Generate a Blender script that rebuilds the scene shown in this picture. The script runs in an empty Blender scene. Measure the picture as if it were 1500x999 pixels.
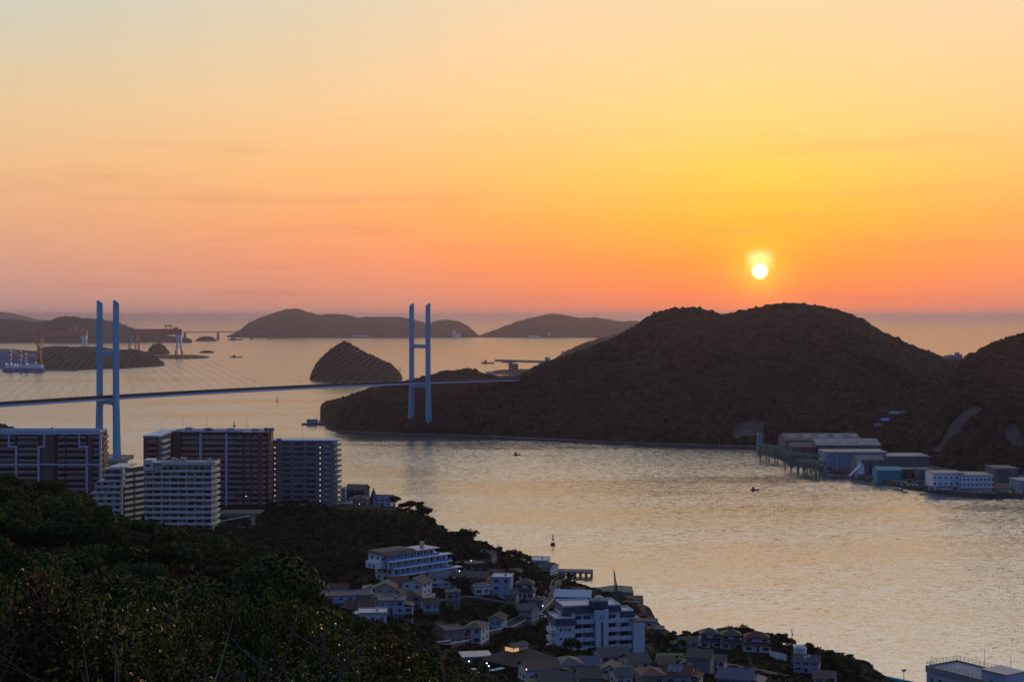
import bpy, math, random
import numpy as np
from mathutils import Vector, Matrix, Euler

random.seed(7)
R = math.radians
C = bpy.context.scene.collection
S = bpy.context.scene
F, CX, HY, EYE = 2180.0, 750.0, 462.0, 155.0     # focal length in photo pixels, centre, eye-level row, eye height above the sea

def P(px, py, Y):                                # a photo pixel at a depth -> a point of the place
    return Vector(((px - CX) / F * Y, Y, EYE - (py - HY) / F * Y))
def sea_depth(py, z=0.0):
    return (EYE - z) * F / (py - HY)

# ------------------------------------------------------------------ camera, sky, sun, exposure
cam_d = bpy.data.cameras.new('camera'); cam = bpy.data.objects.new('camera', cam_d); C.objects.link(cam)
cam.location = (0, 0, EYE); cam.rotation_euler = (R(90), 0, 0)
cam_d.sensor_width = 36; cam_d.lens = F / 1500 * 36
cam_d.shift_y = -(499.5 - HY) / 1500
cam_d.clip_start = 0.5; cam_d.clip_end = 400000
S.camera = cam

SUN_AZ, SUN_EL = math.degrees(math.atan((1113 - CX) / F)), 1.68
sun_dir = Vector((math.sin(R(SUN_AZ)) * math.cos(R(SUN_EL)), math.cos(R(SUN_AZ)) * math.cos(R(SUN_EL)), math.sin(R(SUN_EL))))
sl = bpy.data.lights.new('sun', 'SUN'); sun = bpy.data.objects.new('sun', sl); C.objects.link(sun)
sl.energy = 0.75; sl.angle = R(0.5); sl.color = (1.0, 0.50, 0.22)
sun.rotation_euler = (-sun_dir).to_track_quat('-Z', 'Y').to_euler(); sun.location = (0, 0, 900)

S.view_settings.view_transform = 'Standard'; S.view_settings.look = 'None'
S.view_settings.exposure = 0.0; S.view_settings.gamma = 1.0
S.view_settings.use_curve_mapping = False
S.render.engine = 'CYCLES'
S.cycles.use_denoising = True
S.cycles.max_bounces = 5; S.cycles.diffuse_bounces = 2; S.cycles.glossy_bounces = 3; S.cycles.volume_bounces = 0
S.cycles.transparent_max_bounces = 6; S.cycles.sample_clamp_indirect = 4.0

def lin(r, g, b):
    f = lambda c: (c / 12.92 if c <= 0.04045 else ((c + 0.055) / 1.055) ** 2.4)
    return (f(r / 255), f(g / 255), f(b / 255), 1.0)

W = bpy.data.worlds.new('World'); S.world = W; W.use_nodes = True
nt = W.node_tree; nt.nodes.clear()
def N(t, tree=None, **kw):
    n = (tree or nt).nodes.new(t)
    for k, v in kw.items(): setattr(n, k, v)
    return n
def L(a, b, tree=None): (tree or nt).links.new(a, b)
def M_(op, a, b=None, c=None, tree=None, clamp=False):
    n = N('ShaderNodeMath', tree, operation=op); n.use_clamp = clamp
    for i, v in enumerate((a, b, c)):
        if v is None: continue
        if isinstance(v, (int, float)): n.inputs[i].default_value = v
        else: L(v, n.inputs[i], tree)
    return n.outputs[0]
def maprange(v, a, b, c=0.0, d=1.0, tree=None, smooth=False):
    n = N('ShaderNodeMapRange', tree); n.clamp = True
    if smooth: n.interpolation_type = 'SMOOTHSTEP'
    L(v, n.inputs[0], tree)
    for i, x in enumerate((a, b, c, d)): n.inputs[i + 1].default_value = x
    return n.outputs[0]
def ramp(fac, stops, tree=None):
    n = N('ShaderNodeValToRGB', tree); L(fac, n.inputs[0], tree)
    cr = n.color_ramp
    while len(cr.elements) < len(stops): cr.elements.new(0.5)
    for e, (p, c) in zip(cr.elements, stops):
        e.position = p; e.color = c
    return n.outputs[0]
def mix(fac, a, b, tree=None, mode='MIX'):
    n = N('ShaderNodeMix', tree, data_type='RGBA', blend_type=mode)
    if isinstance(fac, (int, float)): n.inputs[0].default_value = fac
    else: L(fac, n.inputs[0], tree)
    for i, v in ((6, a), (7, b)):
        if isinstance(v, tuple): n.inputs[i].default_value = v
        else: L(v, n.inputs[i], tree)
    return n.outputs[2]

tc = N('ShaderNodeTexCoord'); sep = N('ShaderNodeSeparateXYZ'); L(tc.outputs['Generated'], sep.inputs[0])
dx, dy, dz = sep.outputs
el = M_('MULTIPLY', M_('ARCSINE', dz), 57.2958)
elp = M_('MAXIMUM', el, 0.0)
tt = M_('SQRT', M_('DIVIDE', elp, 90.0))
hl = M_('MAXIMUM', M_('SQRT', M_('ADD', M_('MULTIPLY', dx, dx), M_('MULTIPLY', dy, dy))), 1e-4)
ca = M_('DIVIDE', M_('ADD', M_('MULTIPLY', dx, math.sin(R(SUN_AZ))), M_('MULTIPLY', dy, math.cos(R(SUN_AZ)))), hl)
daz = M_('MULTIPLY', M_('ARCCOSINE', M_('MINIMUM', M_('MAXIMUM', ca, -1.0), 1.0)), 57.2958)
T = lambda e: math.sqrt(e / 90)
sky_near = [(0, lin(228, 122, 92)), (T(.7), lin(252, 128, 80)), (T(2), lin(255, 150, 60)), (T(3.6), lin(255, 180, 62)), (T(5.5), lin(255, 204, 92)),
            (T(8), lin(255, 212, 136)), (T(12), lin(254, 214, 170)), (T(18), lin(255, 238, 216)), (T(34), lin(252, 242, 228)), (T(62), lin(112, 130, 162)), (1.0, lin(76, 102, 150))]
sky_mid = [(0, lin(206, 142, 130)), (T(.7), lin(228, 146, 118)), (T(2), lin(250, 152, 106)), (T(3.6), lin(255, 168, 104)), (T(5.5), lin(255, 190, 120)),
            (T(8), lin(250, 206, 150)), (T(12), lin(234, 212, 178)), (T(18), lin(248, 238, 220)), (T(34), lin(246, 240, 230)), (T(62), lin(112, 130, 162)), (1.0, lin(76, 102, 150))]
sky_side = [(0, lin(170, 142, 142)), (T(.7), lin(194, 152, 142)), (T(2), lin(212, 162, 142)), (T(3.6), lin(228, 174, 138)), (T(5.5), lin(236, 188, 142)),
            (T(8), lin(230, 200, 160)), (T(12), lin(200, 206, 194)), (T(18), lin(234, 234, 224)), (T(34), lin(234, 234, 230)), (T(62), lin(108, 128, 162)), (1.0, lin(76, 102, 150))]
sky_east = [(0, lin(78, 92, 138)), (T(6), lin(86, 108, 170)), (T(15), lin(86, 118, 182)), (T(40), lin(78, 114, 178)), (1.0, lin(72, 104, 158))]
c1 = ramp(tt, sky_near); cm = ramp(tt, sky_mid); c2 = ramp(tt, sky_side); c3 = ramp(tt, sky_east)
colr = mix(maprange(daz, 0.0, 13.0), c1, cm)
colr = mix(maprange(daz, 11.0, 30.0), colr, c2)
colr = mix(maprange(daz, 45.0, 120.0, smooth=True), colr, c3)
# thin cloud streaks low in the west
mp = N('ShaderNodeMapping'); L(tc.outputs['Generated'], mp.inputs[0]); mp.inputs['Scale'].default_value = (5, 5, 60)
ns = N('ShaderNodeTexNoise'); L(mp.outputs[0], ns.inputs[0]); ns.inputs['Scale'].default_value = 1.6; ns.inputs['Detail'].default_value = 5
streak = M_('MULTIPLY', maprange(ns.outputs[0], 0.52, 0.75, smooth=True), maprange(el, 9.0, 3.0))
colr = mix(M_('MULTIPLY', streak, 0.30), colr, lin(190, 120, 110))
# the sun's disc with its aureole
vd = N('ShaderNodeVectorMath', operation='DOT_PRODUCT'); L(tc.outputs['Generated'], vd.inputs[0]); vd.inputs[1].default_value = sun_dir
ang = M_('MULTIPLY', M_('ARCCOSINE', M_('MINIMUM', vd.outputs['Value'], 1.0)), 57.2958)
def glow(width, colour, k):
    g = M_('MULTIPLY', M_('EXPONENT', M_('MULTIPLY', M_('DIVIDE', ang, width), -1.0)), k)
    return mix(1.0, (0, 0, 0, 1), mix(g, (0, 0, 0, 1), colour), mode='ADD')
colr = mix(1.0, colr, glow(3.0, (1.0, .40, .0, 1), 0.10), mode='ADD')
colr = mix(1.0, colr, glow(0.55, (1.0, .60, .02, 1), 0.9), mode='ADD')
disc = maprange(ang, 0.345, 0.16, smooth=True)
cb = M_('MULTIPLY', maprange(M_('ABSOLUTE', M_('SUBTRACT', el, SUN_EL + 0.42)), 0.55, 0.0, smooth=True), maprange(daz, 0.7, 0.0, smooth=True))
disc = M_('MAXIMUM', disc, M_('MULTIPLY', cb, 0.16))
colr = mix(1.0, colr, mix(disc, (0, 0, 0, 1), (4.0, 3.6, 2.2, 1)), mode='ADD')
sky = N('ShaderNodeTexSky'); sky.sky_type = 'NISHITA'; sky.sun_disc = False
sky.sun_elevation = R(SUN_EL); sky.sun_rotation = R(SUN_AZ); sky.altitude = 150; sky.air_density = 1.5; sky.dust_density = 3.0
bg1 = N('ShaderNodeBackground'); L(colr, bg1.inputs[0]); bg1.inputs[1].default_value = 0.97
bg2 = N('ShaderNodeBackground'); L(sky.outputs[0], bg2.inputs[0]); bg2.inputs[1].default_value = 0.02
ad = N('ShaderNodeAddShader'); L(bg1.outputs[0], ad.inputs[0]); L(bg2.outputs[0], ad.inputs[1])
wo = N('ShaderNodeOutputWorld'); L(ad.outputs[0], wo.inputs[0])

# ------------------------------------------------------------------ materials
MATS = {}
def mat(name, col, rough=0.7, var=0.25, scale=0.5, metal=0.0, emit=None, power=0.0, col2=None, spec=0.3, bump=0.0, bscale=2.0, stretch=None):
    if name in MATS: return MATS[name]
    m = bpy.data.materials.new(name); m.use_nodes = True; t = m.node_tree; t.nodes.clear()
    o = N('ShaderNodeOutputMaterial', t); b = N('ShaderNodeBsdfPrincipled', t); L(b.outputs[0], o.inputs[0], t)
    co = N('ShaderNodeTexCoord', t); src = co.outputs['Object']
    if stretch:
        mpn = N('ShaderNodeMapping', t); L(src, mpn.inputs[0], t); mpn.inputs['Scale'].default_value = stretch; src = mpn.outputs[0]
    n = N('ShaderNodeTexNoise', t); L(src, n.inputs[0], t); n.inputs['Scale'].default_value = scale; n.inputs['Detail'].default_value = 6; n.inputs['Roughness'].default_value = 0.65
    c = tuple(col) + (1,)
    lo = tuple(x * (1 - var) for x in col) + (1,)
    hi = (tuple(col2) + (1,)) if col2 else tuple(min(1, x * (1 + var)) for x in col) + (1,)
    r = ramp(n.outputs[0], [(0.3, lo), (0.5, c), (0.7, hi)], t); L(r, b.inputs['Base Color'], t)
    b.inputs['Roughness'].default_value = rough; b.inputs['Metallic'].default_value = metal; b.inputs['Specular IOR Level'].default_value = spec
    if bump:
        n2 = N('ShaderNodeTexNoise', t); L(co.outputs['Object'], n2.inputs[0], t); n2.inputs['Scale'].default_value = bscale; n2.inputs['Detail'].default_value = 4
        bp = N('ShaderNodeBump', t); bp.inputs['Strength'].default_value = bump; bp.inputs['Distance'].default_value = 0.3
        L(n2.outputs[0], bp.inputs['Height'], t); L(bp.outputs[0], b.inputs['Normal'], t)
    if emit:
        b.inputs['Emission Color'].default_value = tuple(emit) + (1,); b.inputs['Emission Strength'].default_value = power
    MATS[name] = m; return m

# ------------------------------------------------------------------ mesh helpers
class MB:
    """collects shapes; build() links them as ONE mesh object"""
    def __init__(s): s.v = []; s.f = []; s.m = []
    def add(s, verts, faces, mi=0):
        o = len(s.v); s.v += [tuple(p) for p in verts]; s.f += [tuple(i + o for i in f) for f in faces]; s.m += [mi] * len(faces); return s
    def box(s, x0, x1, y0, y1, z0, z1, mi=0, rz=0.0, piv=None):
        v = [(x0, y0, z0), (x1, y0, z0), (x1, y1, z0), (x0, y1, z0), (x0, y0, z1), (x1, y0, z1), (x1, y1, z1), (x0, y1, z1)]
        if rz:
            px, py = piv if piv else ((x0 + x1) / 2, (y0 + y1) / 2); c, sn = math.cos(rz), math.sin(rz)
            v = [(px + (x - px) * c - (y - py) * sn, py + (x - px) * sn + (y - py) * c, z) for x, y, z in v]
        return s.add(v, [(3, 2, 1, 0), (4, 5, 6, 7), (0, 1, 5, 4), (1, 2, 6, 5), (2, 3, 7, 6), (3, 0, 4, 7)], mi)
    def bar(s, a, b, w, h=None, mi=0, up=(0, 0, 1)):
        a, b = Vector(a), Vector(b); h = h or w; d = (b - a)
        if d.length < 1e-6: return s
        d.normalize(); u = Vector(up)
        if abs(d.dot(u)) > 0.98: u = Vector((0, 1, 0))
        x = d.cross(u).normalized(); y = x.cross(d)
        v = [p + x * sx * w / 2 + y * sy * h / 2 for p in (a, b) for sx, sy in ((-1, -1), (1, -1), (1, 1), (-1, 1))]
        return s.add(v, [(3, 2, 1, 0), (4, 5, 6, 7), (0, 1, 5, 4), (1, 2, 6, 5), (2, 3, 7, 6), (3, 0, 4, 7)], mi)
    def tube(s, pts, rad, n=6, mi=0, cap=True):
        pts = [Vector(p) for p in pts]; k = len(pts); rads = rad if isinstance(rad, (list, tuple)) else [rad] * k; v = []
        for i, p in enumerate(pts):
            d = (pts[min(i + 1, k - 1)] - pts[max(i - 1, 0)]).normalized(); u = Vector((0, 0, 1)) if abs(d.z) < 0.95 else Vector((1, 0, 0))
            x = d.cross(u).normalized(); y = x.cross(d)
            for j in range(n):
                a = 2 * math.pi * j / n; v.append(p + (x * math.cos(a) + y * math.sin(a)) * rads[i])
        f = [(i * n + j, i * n + (j + 1) % n, (i + 1) * n + (j + 1) % n, (i + 1) * n + j) for i in range(k - 1) for j in range(n)]
        if cap: f += [tuple(range(n - 1, -1, -1)), tuple((k - 1) * n + j for j in range(n))]
        return s.add(v, f, mi)
    def lathe(s, prof, n=12, mi=0, c=(0, 0)):
        v = [(c[0] + r * math.cos(2 * math.pi * j / n), c[1] + r * math.sin(2 * math.pi * j / n), z) for r, z in prof for j in range(n)]
        k = len(prof); f = [(i * n + j, i * n + (j + 1) % n, (i + 1) * n + (j + 1) % n, (i + 1) * n + j) for i in range(k - 1) for j in range(n)]
        f += [tuple(range(n - 1, -1, -1)), tuple((k - 1) * n + j for j in range(n))]
        return s.add(v, f, mi)
    def prism(s, poly, z0, z1, mi=0):
        n = len(poly); v = [(x, y, z0) for x, y in poly] + [(x, y, z1) for x, y in poly]
        return s.add(v, [tuple(range(n - 1, -1, -1)), tuple(range(n, 2 * n))] + [(i, (i + 1) % n, n + (i + 1) % n, n + i) for i in range(n)], mi)
    def gable(s, x0, x1, y0, y1, z0, h, ov=0.4, th=0.18, axis='x', mi=0):
        """two roof slabs, ridge along axis"""
        if axis == 'y':
            t = MB(); t.gable(y0, y1, x0, x1, z0, h, ov, th, 'x')
            return s.add([(q[1], q[0], q[2]) for q in t.v], [f[::-1] for f in t.f], mi)
        ym = (y0 + y1) / 2; sl_ = h / ((y1 - y0) / 2); zo = z0 - ov * sl_
        for sg, ye in ((-1, y0 - ov), (1, y1 + ov)):
            v = [(x0 - ov, ye, zo), (x1 + ov, ye, zo), (x1 + ov, ym, z0 + h), (x0 - ov, ym, z0 + h)]
            v += [(x, y, z + th) for x, y, z in v]
            s.add(v, [(0, 1, 2, 3), (7, 6, 5, 4), (0, 4, 5, 1), (1, 5, 6, 2), (2, 6, 7, 3), (3, 7, 4, 0)], mi)
        return s
    def hip(s, x0, x1, y0, y1, z0, h, ov=0.5, mi=0, ridge=None):
        x0 -= ov; x1 += ov; y0 -= ov; y1 += ov; w, d = x1 - x0, y1 - y0
        if w >= d:
            k = d / 2 if ridge is None else ridge; r = [(x0 + k, (y0 + y1) / 2), (x1 - k, (y0 + y1) / 2)]
        else:
            k = w / 2 if ridge is None else ridge; r = [((x0 + x1) / 2, y0 + k), ((x0 + x1) / 2, y1 - k)]
        e = 0.18; v = [(x0, y0, z0 - e), (x1, y0, z0 - e), (x1, y1, z0 - e), (x0, y1, z0 - e), (x0, y0, z0), (x1, y0, z0), (x1, y1, z0), (x0, y1, z0), (r[0][0], r[0][1], z0 + h), (r[1][0] + 1e-3, r[1][1], z0 + h)]
        f = [(3, 2, 1, 0), (0, 1, 5, 4), (1, 2, 6, 5), (2, 3, 7, 6), (3, 0, 4, 7)]
        f += [(4, 5, 9, 8), (5, 6, 9), (6, 7, 8, 9), (7, 4, 8)] if w >= d else [(4, 5, 8), (5, 6, 9, 8), (6, 7, 9), (7, 4, 8, 9)]
        return s.add(v, f, mi)
    def frustum(s, a0, a1, z0, z1, mi=0):
        """rect a0=(x0,x1,y0,y1) at z0 to rect a1 at z1"""
        q = lambda a, z: [(a[0], a[2], z), (a[1], a[2], z), (a[1], a[3], z), (a[0], a[3], z)]
        return s.add(q(a0, z0) + q(a1, z1), [(3, 2, 1, 0), (4, 5, 6, 7), (0, 1, 5, 4), (1, 2, 6, 5), (2, 3, 7, 6), (3, 0, 4, 7)], mi)
    def mesh(s, name, mats, smooth=False):
        me = bpy.data.meshes.new(name); me.from_pydata(s.v, [], s.f)
        for m in (mats if isinstance(mats, (list, tuple)) else [mats]): me.materials.append(m)
        if any(s.m): me.polygons.foreach_set('material_index', s.m)
        if smooth: me.polygons.foreach_set('use_smooth', [True] * len(s.f))
        me.update(); return me
    def build(s, name, mats, parent=None, loc=(0, 0, 0), rz=0.0, smooth=False):
        o = bpy.data.objects.new(name, s.mesh(name, mats, smooth)); C.objects.link(o)
        o.location = loc; o.rotation_euler = (0, 0, rz)
        if parent: o.parent = parent
        return o

def tag(o, label=None, cat=None, group=None, kind=None):
    for k, v in (('label', label), ('category', cat), ('group', group), ('kind', kind)):
        if v: o[k] = v
    return o
def empty(name, loc, label, cat, group=None, rz=0.0):
    o = bpy.data.objects.new(name, None); C.objects.link(o); o.location = loc; o.rotation_euler = (0, 0, rz)
    o.empty_display_size = 0.5
    return tag(o, label, cat, group)
def put(name, me, parent=None, loc=(0, 0, 0), rz=0.0, sc=None):
    o = bpy.data.objects.new(name, me); C.objects.link(o); o.location = loc; o.rotation_euler = (0, 0, rz)
    if sc: o.scale = sc
    if parent: o.parent = parent
    return o
def copy_tree(o, loc=None, rz=None, sc=None, label=None, group=None, parent=None):
    c = o.copy(); C.objects.link(c)
    if parent: c.parent = parent
    if loc is not None: c.location = loc
    if rz is not None: c.rotation_euler = (0, 0, rz)
    if sc is not None: c.scale = sc if isinstance(sc, (tuple, list, Vector)) else (sc, sc, sc)
    if label: c['label'] = label
    if group: c['group'] = group
    for ch in list(o.children): copy_tree(ch, parent=c)
    return c
def grid_mesh(name, V, nx, ny, mats, smooth=True, keep=None, midx=None):
    """V: (ny,nx,3) array"""
    idx = np.arange(nx * ny).reshape(ny, nx)
    q = np.stack([idx[:-1, :-1], idx[:-1, 1:], idx[1:, 1:], idx[1:, :-1]], -1).reshape(-1, 4)
    if keep is not None: q = q[keep.reshape(-1)]
    used = np.unique(q); re = np.full(nx * ny, -1); re[used] = np.arange(len(used)); q = re[q]
    vv = V.reshape(-1, 3)[used]
    me = bpy.data.meshes.new(name); me.vertices.add(len(vv)); me.vertices.foreach_set('co', vv.astype(np.float32).ravel())
    me.loops.add(q.size); me.loops.foreach_set('vertex_index', q.ravel().astype(np.int32))
    me.polygons.add(len(q)); me.polygons.foreach_set('loop_start', np.arange(0, q.size, 4, dtype=np.int32)); me.polygons.foreach_set('loop_total', np.full(len(q), 4, dtype=np.int32))
    for m in (mats if isinstance(mats, (list, tuple)) else [mats]): me.materials.append(m)
    if midx is not None: me.polygons.foreach_set('material_index', (midx.reshape(-1)[keep.reshape(-1)] if keep is not None else midx.reshape(-1)).astype(np.int32))
    me.polygons.foreach_set('use_smooth', np.full(len(q), smooth)); me.update(calc_edges=True); me.validate()
    return me

# numpy noise
def _h(ix, iy, seed=0):
    n = (ix.astype(np.int64) * 374761393 + iy.astype(np.int64) * 668265263 + seed * 982451653) & 0xffffffff
    n = ((n ^ (n >> 13)) * 1274126177) & 0xffffffff
    return ((n ^ (n >> 16)) & 0xffff) / 65535.0
def vnoise(x, y, seed=0):
    ix, iy = np.floor(x), np.floor(y); fx, fy = x - ix, y - iy; fx = fx * fx * (3 - 2 * fx); fy = fy * fy * (3 - 2 * fy)
    a, b, c, d = _h(ix, iy, seed), _h(ix + 1, iy, seed), _h(ix, iy + 1, seed), _h(ix + 1, iy + 1, seed)
    return (a + (b - a) * fx) * (1 - fy) + (c + (d - c) * fx) * fy
def fbm(x, y, sc, octv=4, seed=0):
    s, a, t = 0, 1.0, 0
    for i in range(octv):
        s = s + a * (vnoise(x / sc * 2 ** i, y / sc * 2 ** i, seed + i) - 0.5); t += a; a *= 0.5
    return s / t * 2
def domes(x, y, cell, amp, seed=0, rr=0.75):
    """tree-crown bumps: one dome per jittered cell"""
    ix, iy = np.floor(x / cell), np.floor(y / cell); out = np.zeros_like(x)
    for i in (-1, 0, 1):
        for j in (-1, 0, 1):
            cx, cy = ix + i, iy + j
            px = (cx + 0.15 + 0.7 * _h(cx, cy, seed)) * cell; py = (cy + 0.15 + 0.7 * _h(cx, cy, seed + 1)) * cell
            r = cell * rr * (0.6 + 0.6 * _h(cx, cy, seed + 2)); hgt = amp * (0.45 + 0.75 * _h(cx, cy, seed + 3))
            d2 = ((x - px) ** 2 + (y - py) ** 2) / r ** 2
            out = np.maximum(out, hgt * np.sqrt(np.maximum(0, 1 - d2)))
    return out

# ------------------------------------------------------------------ sea
WAVE = 0.62
def water_material():
    m = bpy.data.materials.new('sea_water'); m.use_nodes = True; t = m.node_tree; t.nodes.clear()
    o = N('ShaderNodeOutputMaterial', t); g = N('ShaderNodeNewGeometry', t)
    def wave(sx, sy, sc, det, rot=0.0, dist=0.0):
        mp = N('ShaderNodeMapping', t); L(g.outputs['Position'], mp.inputs[0], t); mp.inputs['Scale'].default_value = (sx, sy, 1); mp.inputs['Rotation'].default_value = (0, 0, rot)
        n = N('ShaderNodeTexNoise', t); L(mp.outputs[0], n.inputs[0], t); n.inputs['Scale'].default_value = sc; n.inputs['Detail'].default_value = det; n.inputs['Roughness'].default_value = 0.55; n.inputs['Distortion'].default_value = dist
        return n.outputs[0]
    # wind patches: calm slicks and ruffled water
    pat = wave(0.30, 1.0, 0.0045, 4.0, 0.22, 1.2)
    pat2 = wave(0.16, 1.0, 0.012, 3.0, -0.15, 0.8)
    pv = M_('ADD', M_('MULTIPLY', pat, 0.65, tree=t), M_('MULTIPLY', pat2, 0.35, tree=t), tree=t)
    calm = maprange(pv, 0.42, 0.60, 0.0, 1.0, t, True)
    # wave slopes straight from noise, so that far water stays as ruffled as near water
    def slopes(sx, sy, sc, det, rot, amp):
        mp = N('ShaderNodeMapping', t); L(g.outputs['Position'], mp.inputs[0], t); mp.inputs['Scale'].default_value = (sx, sy, 1); mp.inputs['Rotation'].default_value = (0, 0, rot)
        n = N('ShaderNodeTexNoise', t); L(mp.outputs[0], n.inputs[0], t); n.inputs['Scale'].default_value = sc; n.inputs['Detail'].default_value = det; n.inputs['Roughness'].default_value = 0.6; n.inputs['Distortion'].default_value = 0.4
        sb = N('ShaderNodeVectorMath', t, operation='SUBTRACT'); L(n.outputs['Color'], sb.inputs[0], t); sb.inputs[1].default_value = (0.5, 0.5, 0.5)
        ml = N('ShaderNodeVectorMath', t, operation='MULTIPLY'); L(sb.outputs[0], ml.inputs[0], t); ml.inputs[1].default_value = (amp * 1.5, amp, 0); return ml.outputs[0]
    va = N('ShaderNodeVectorMath', t, operation='ADD'); L(slopes(0.6, 1.0, 1.5, 3.0, 0.3, WAVE), va.inputs[0], t); L(slopes(0.45, 1.0, 0.33, 2.0, 0.25, WAVE * 0.4), va.inputs[1], t)
    vs = N('ShaderNodeVectorMath', t, operation='SCALE'); vb = N('ShaderNodeVectorMath', t, operation='ADD'); L(va.outputs[0], vb.inputs[0], t); vb.inputs[1].default_value = (0, -0.056, 0); L(vb.outputs[0], vs.inputs[0], t); L(maprange(calm, 0, 1, 1.1, 0.5, t), vs.inputs['Scale'], t)
    vz = N('ShaderNodeVectorMath', t, operation='ADD'); L(vs.outputs[0], vz.inputs[0], t); vz.inputs[1].default_value = (0, 0, 1)
    bp = N('ShaderNodeVectorMath', t, operation='NORMALIZE'); L(vz.outputs[0], bp.inputs[0], t)
    gl = N('ShaderNodeBsdfGlossy', t); gl.inputs['Color'].default_value = (0.94, 0.94, 0.95, 1)
    gl.inputs['Roughness'].default_value = 0.10; L(bp.outputs[0], gl.inputs['Normal'], t)
    df = N('ShaderNodeBsdfDiffuse', t); df.inputs['Color'].default_value = (0.03, 0.05, 0.065, 1)
    fr = N('ShaderNodeFresnel', t); fr.inputs['IOR'].default_value = 9.0; L(bp.outputs[0], fr.inputs['Normal'], t)
    mx = N('ShaderNodeMixShader', t); L(fr.outputs[0], mx.inputs[0], t); L(df.outputs[0], mx.inputs[1], t); L(gl.outputs[0], mx.inputs[2], t)
    L(mx.outputs[0], o.inputs[0], t); return m
BIG = 60000.0
tag(MB().add([(-BIG, -3000, 0), (BIG, -3000, 0), (BIG, BIG, 0), (-BIG, BIG, 0)], [(0, 1, 2, 3)]).build('sea', water_material()), 'calm evening sea and harbour channel reflecting the orange sky', None, None, 'structure')

# ------------------------------------------------------------------ haze
def haze_box():
    m = bpy.data.materials.new('haze_air'); m.use_nodes = True; t = m.node_tree; t.nodes.clear()
    o = N('ShaderNodeOutputMaterial', t); v = N('ShaderNodeVolumePrincipled', t)
    v.inputs['Color'].default_value = (0.47, 0.44, 0.60, 1); v.inputs['Density'].default_value = HAZE; v.inputs['Anisotropy'].default_value = HAZE_G
    L(v.outputs[0], o.inputs['Volume'], t)
    b = BIG + 2000
    tag(MB().box(-b, b, -4000, b, -60, 210).build('haze', m), 'thin evening haze over the harbour', None, None, 'stuff')
HAZE, HAZE_G = 3.7e-5, 0.58
haze_box()

# ------------------------------------------------------------------ hills (height fields between a shore line and a ridge line)
def interp(xs, pts): a = sorted(pts); return np.interp(xs, [p[0] for p in a], [p[1] for p in a])
def canopy_mat(name, cols, cell, var=0.5, patches=0.006, rough=0.9):
    m = bpy.data.materials.new(name); m.use_nodes = True; t = m.node_tree; t.nodes.clear()
    o = N('ShaderNodeOutputMaterial', t); b = N('ShaderNodeBsdfPrincipled', t); L(b.outputs[0], o.inputs[0], t); g = N('ShaderNodeNewGeometry', t)
    vo = N('ShaderNodeTexVoronoi', t); L(g.outputs['Position'], vo.inputs[0], t); vo.inputs['Scale'].default_value = 1.0 / cell
    n = N('ShaderNodeTexNoise', t); L(g.outputs['Position'], n.inputs[0], t); n.inputs['Scale'].default_value = patches; n.inputs['Detail'].default_value = 5
    n2 = N('ShaderNodeTexNoise', t); L(g.outputs['Position'], n2.inputs[0], t); n2.inputs['Scale'].default_value = 0.5; n2.inputs['Detail'].default_value = 5
    sp = N('ShaderNodeSeparateColor', t); L(vo.outputs['Color'], sp.inputs[0], t)
    f = M_('ADD', M_('MULTIPLY', sp.outputs[0], 0.45, tree=t), M_('MULTIPLY', n.outputs[0], 0.6, tree=t), tree=t)
    c = ramp(f, [(0.28, cols[0] + (1,)), (0.5, cols[1] + (1,)), (0.72, cols[2] + (1,))], t)
    k = maprange(n2.outputs[0], 0.3, 0.7, 1 - var, 1 + var, t)
    mm = N('ShaderNodeVectorMath', t, operation='SCALE'); L(c, mm.inputs[0], t); L(k, mm.inputs['Scale'], t); L(mm.outputs[0], b.inputs['Base Color'], t)
    b.inputs['Roughness'].default_value = rough; b.inputs['Specular IOR Level'].default_value = 0.05
    bp = N('ShaderNodeBump', t); bp.inputs['Strength'].default_value = 0.8; bp.inputs['Distance'].default_value = 0.8; L(n2.outputs[0], bp.inputs['Height'], t); L(bp.outputs[0], b.inputs['Normal'], t)
    return m
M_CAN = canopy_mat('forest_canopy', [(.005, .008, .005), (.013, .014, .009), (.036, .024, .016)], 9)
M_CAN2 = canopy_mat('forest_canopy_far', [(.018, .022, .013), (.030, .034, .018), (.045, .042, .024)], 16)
M_SOIL = mat('hill_soil', (.035, .032, .02), 0.95, .4, .02, spec=.05)
M_ROCK = mat('bare_rock', (.075, .062, .060), 0.95, .35, .06, spec=.1, bump=.6, bscale=.3)

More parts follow.
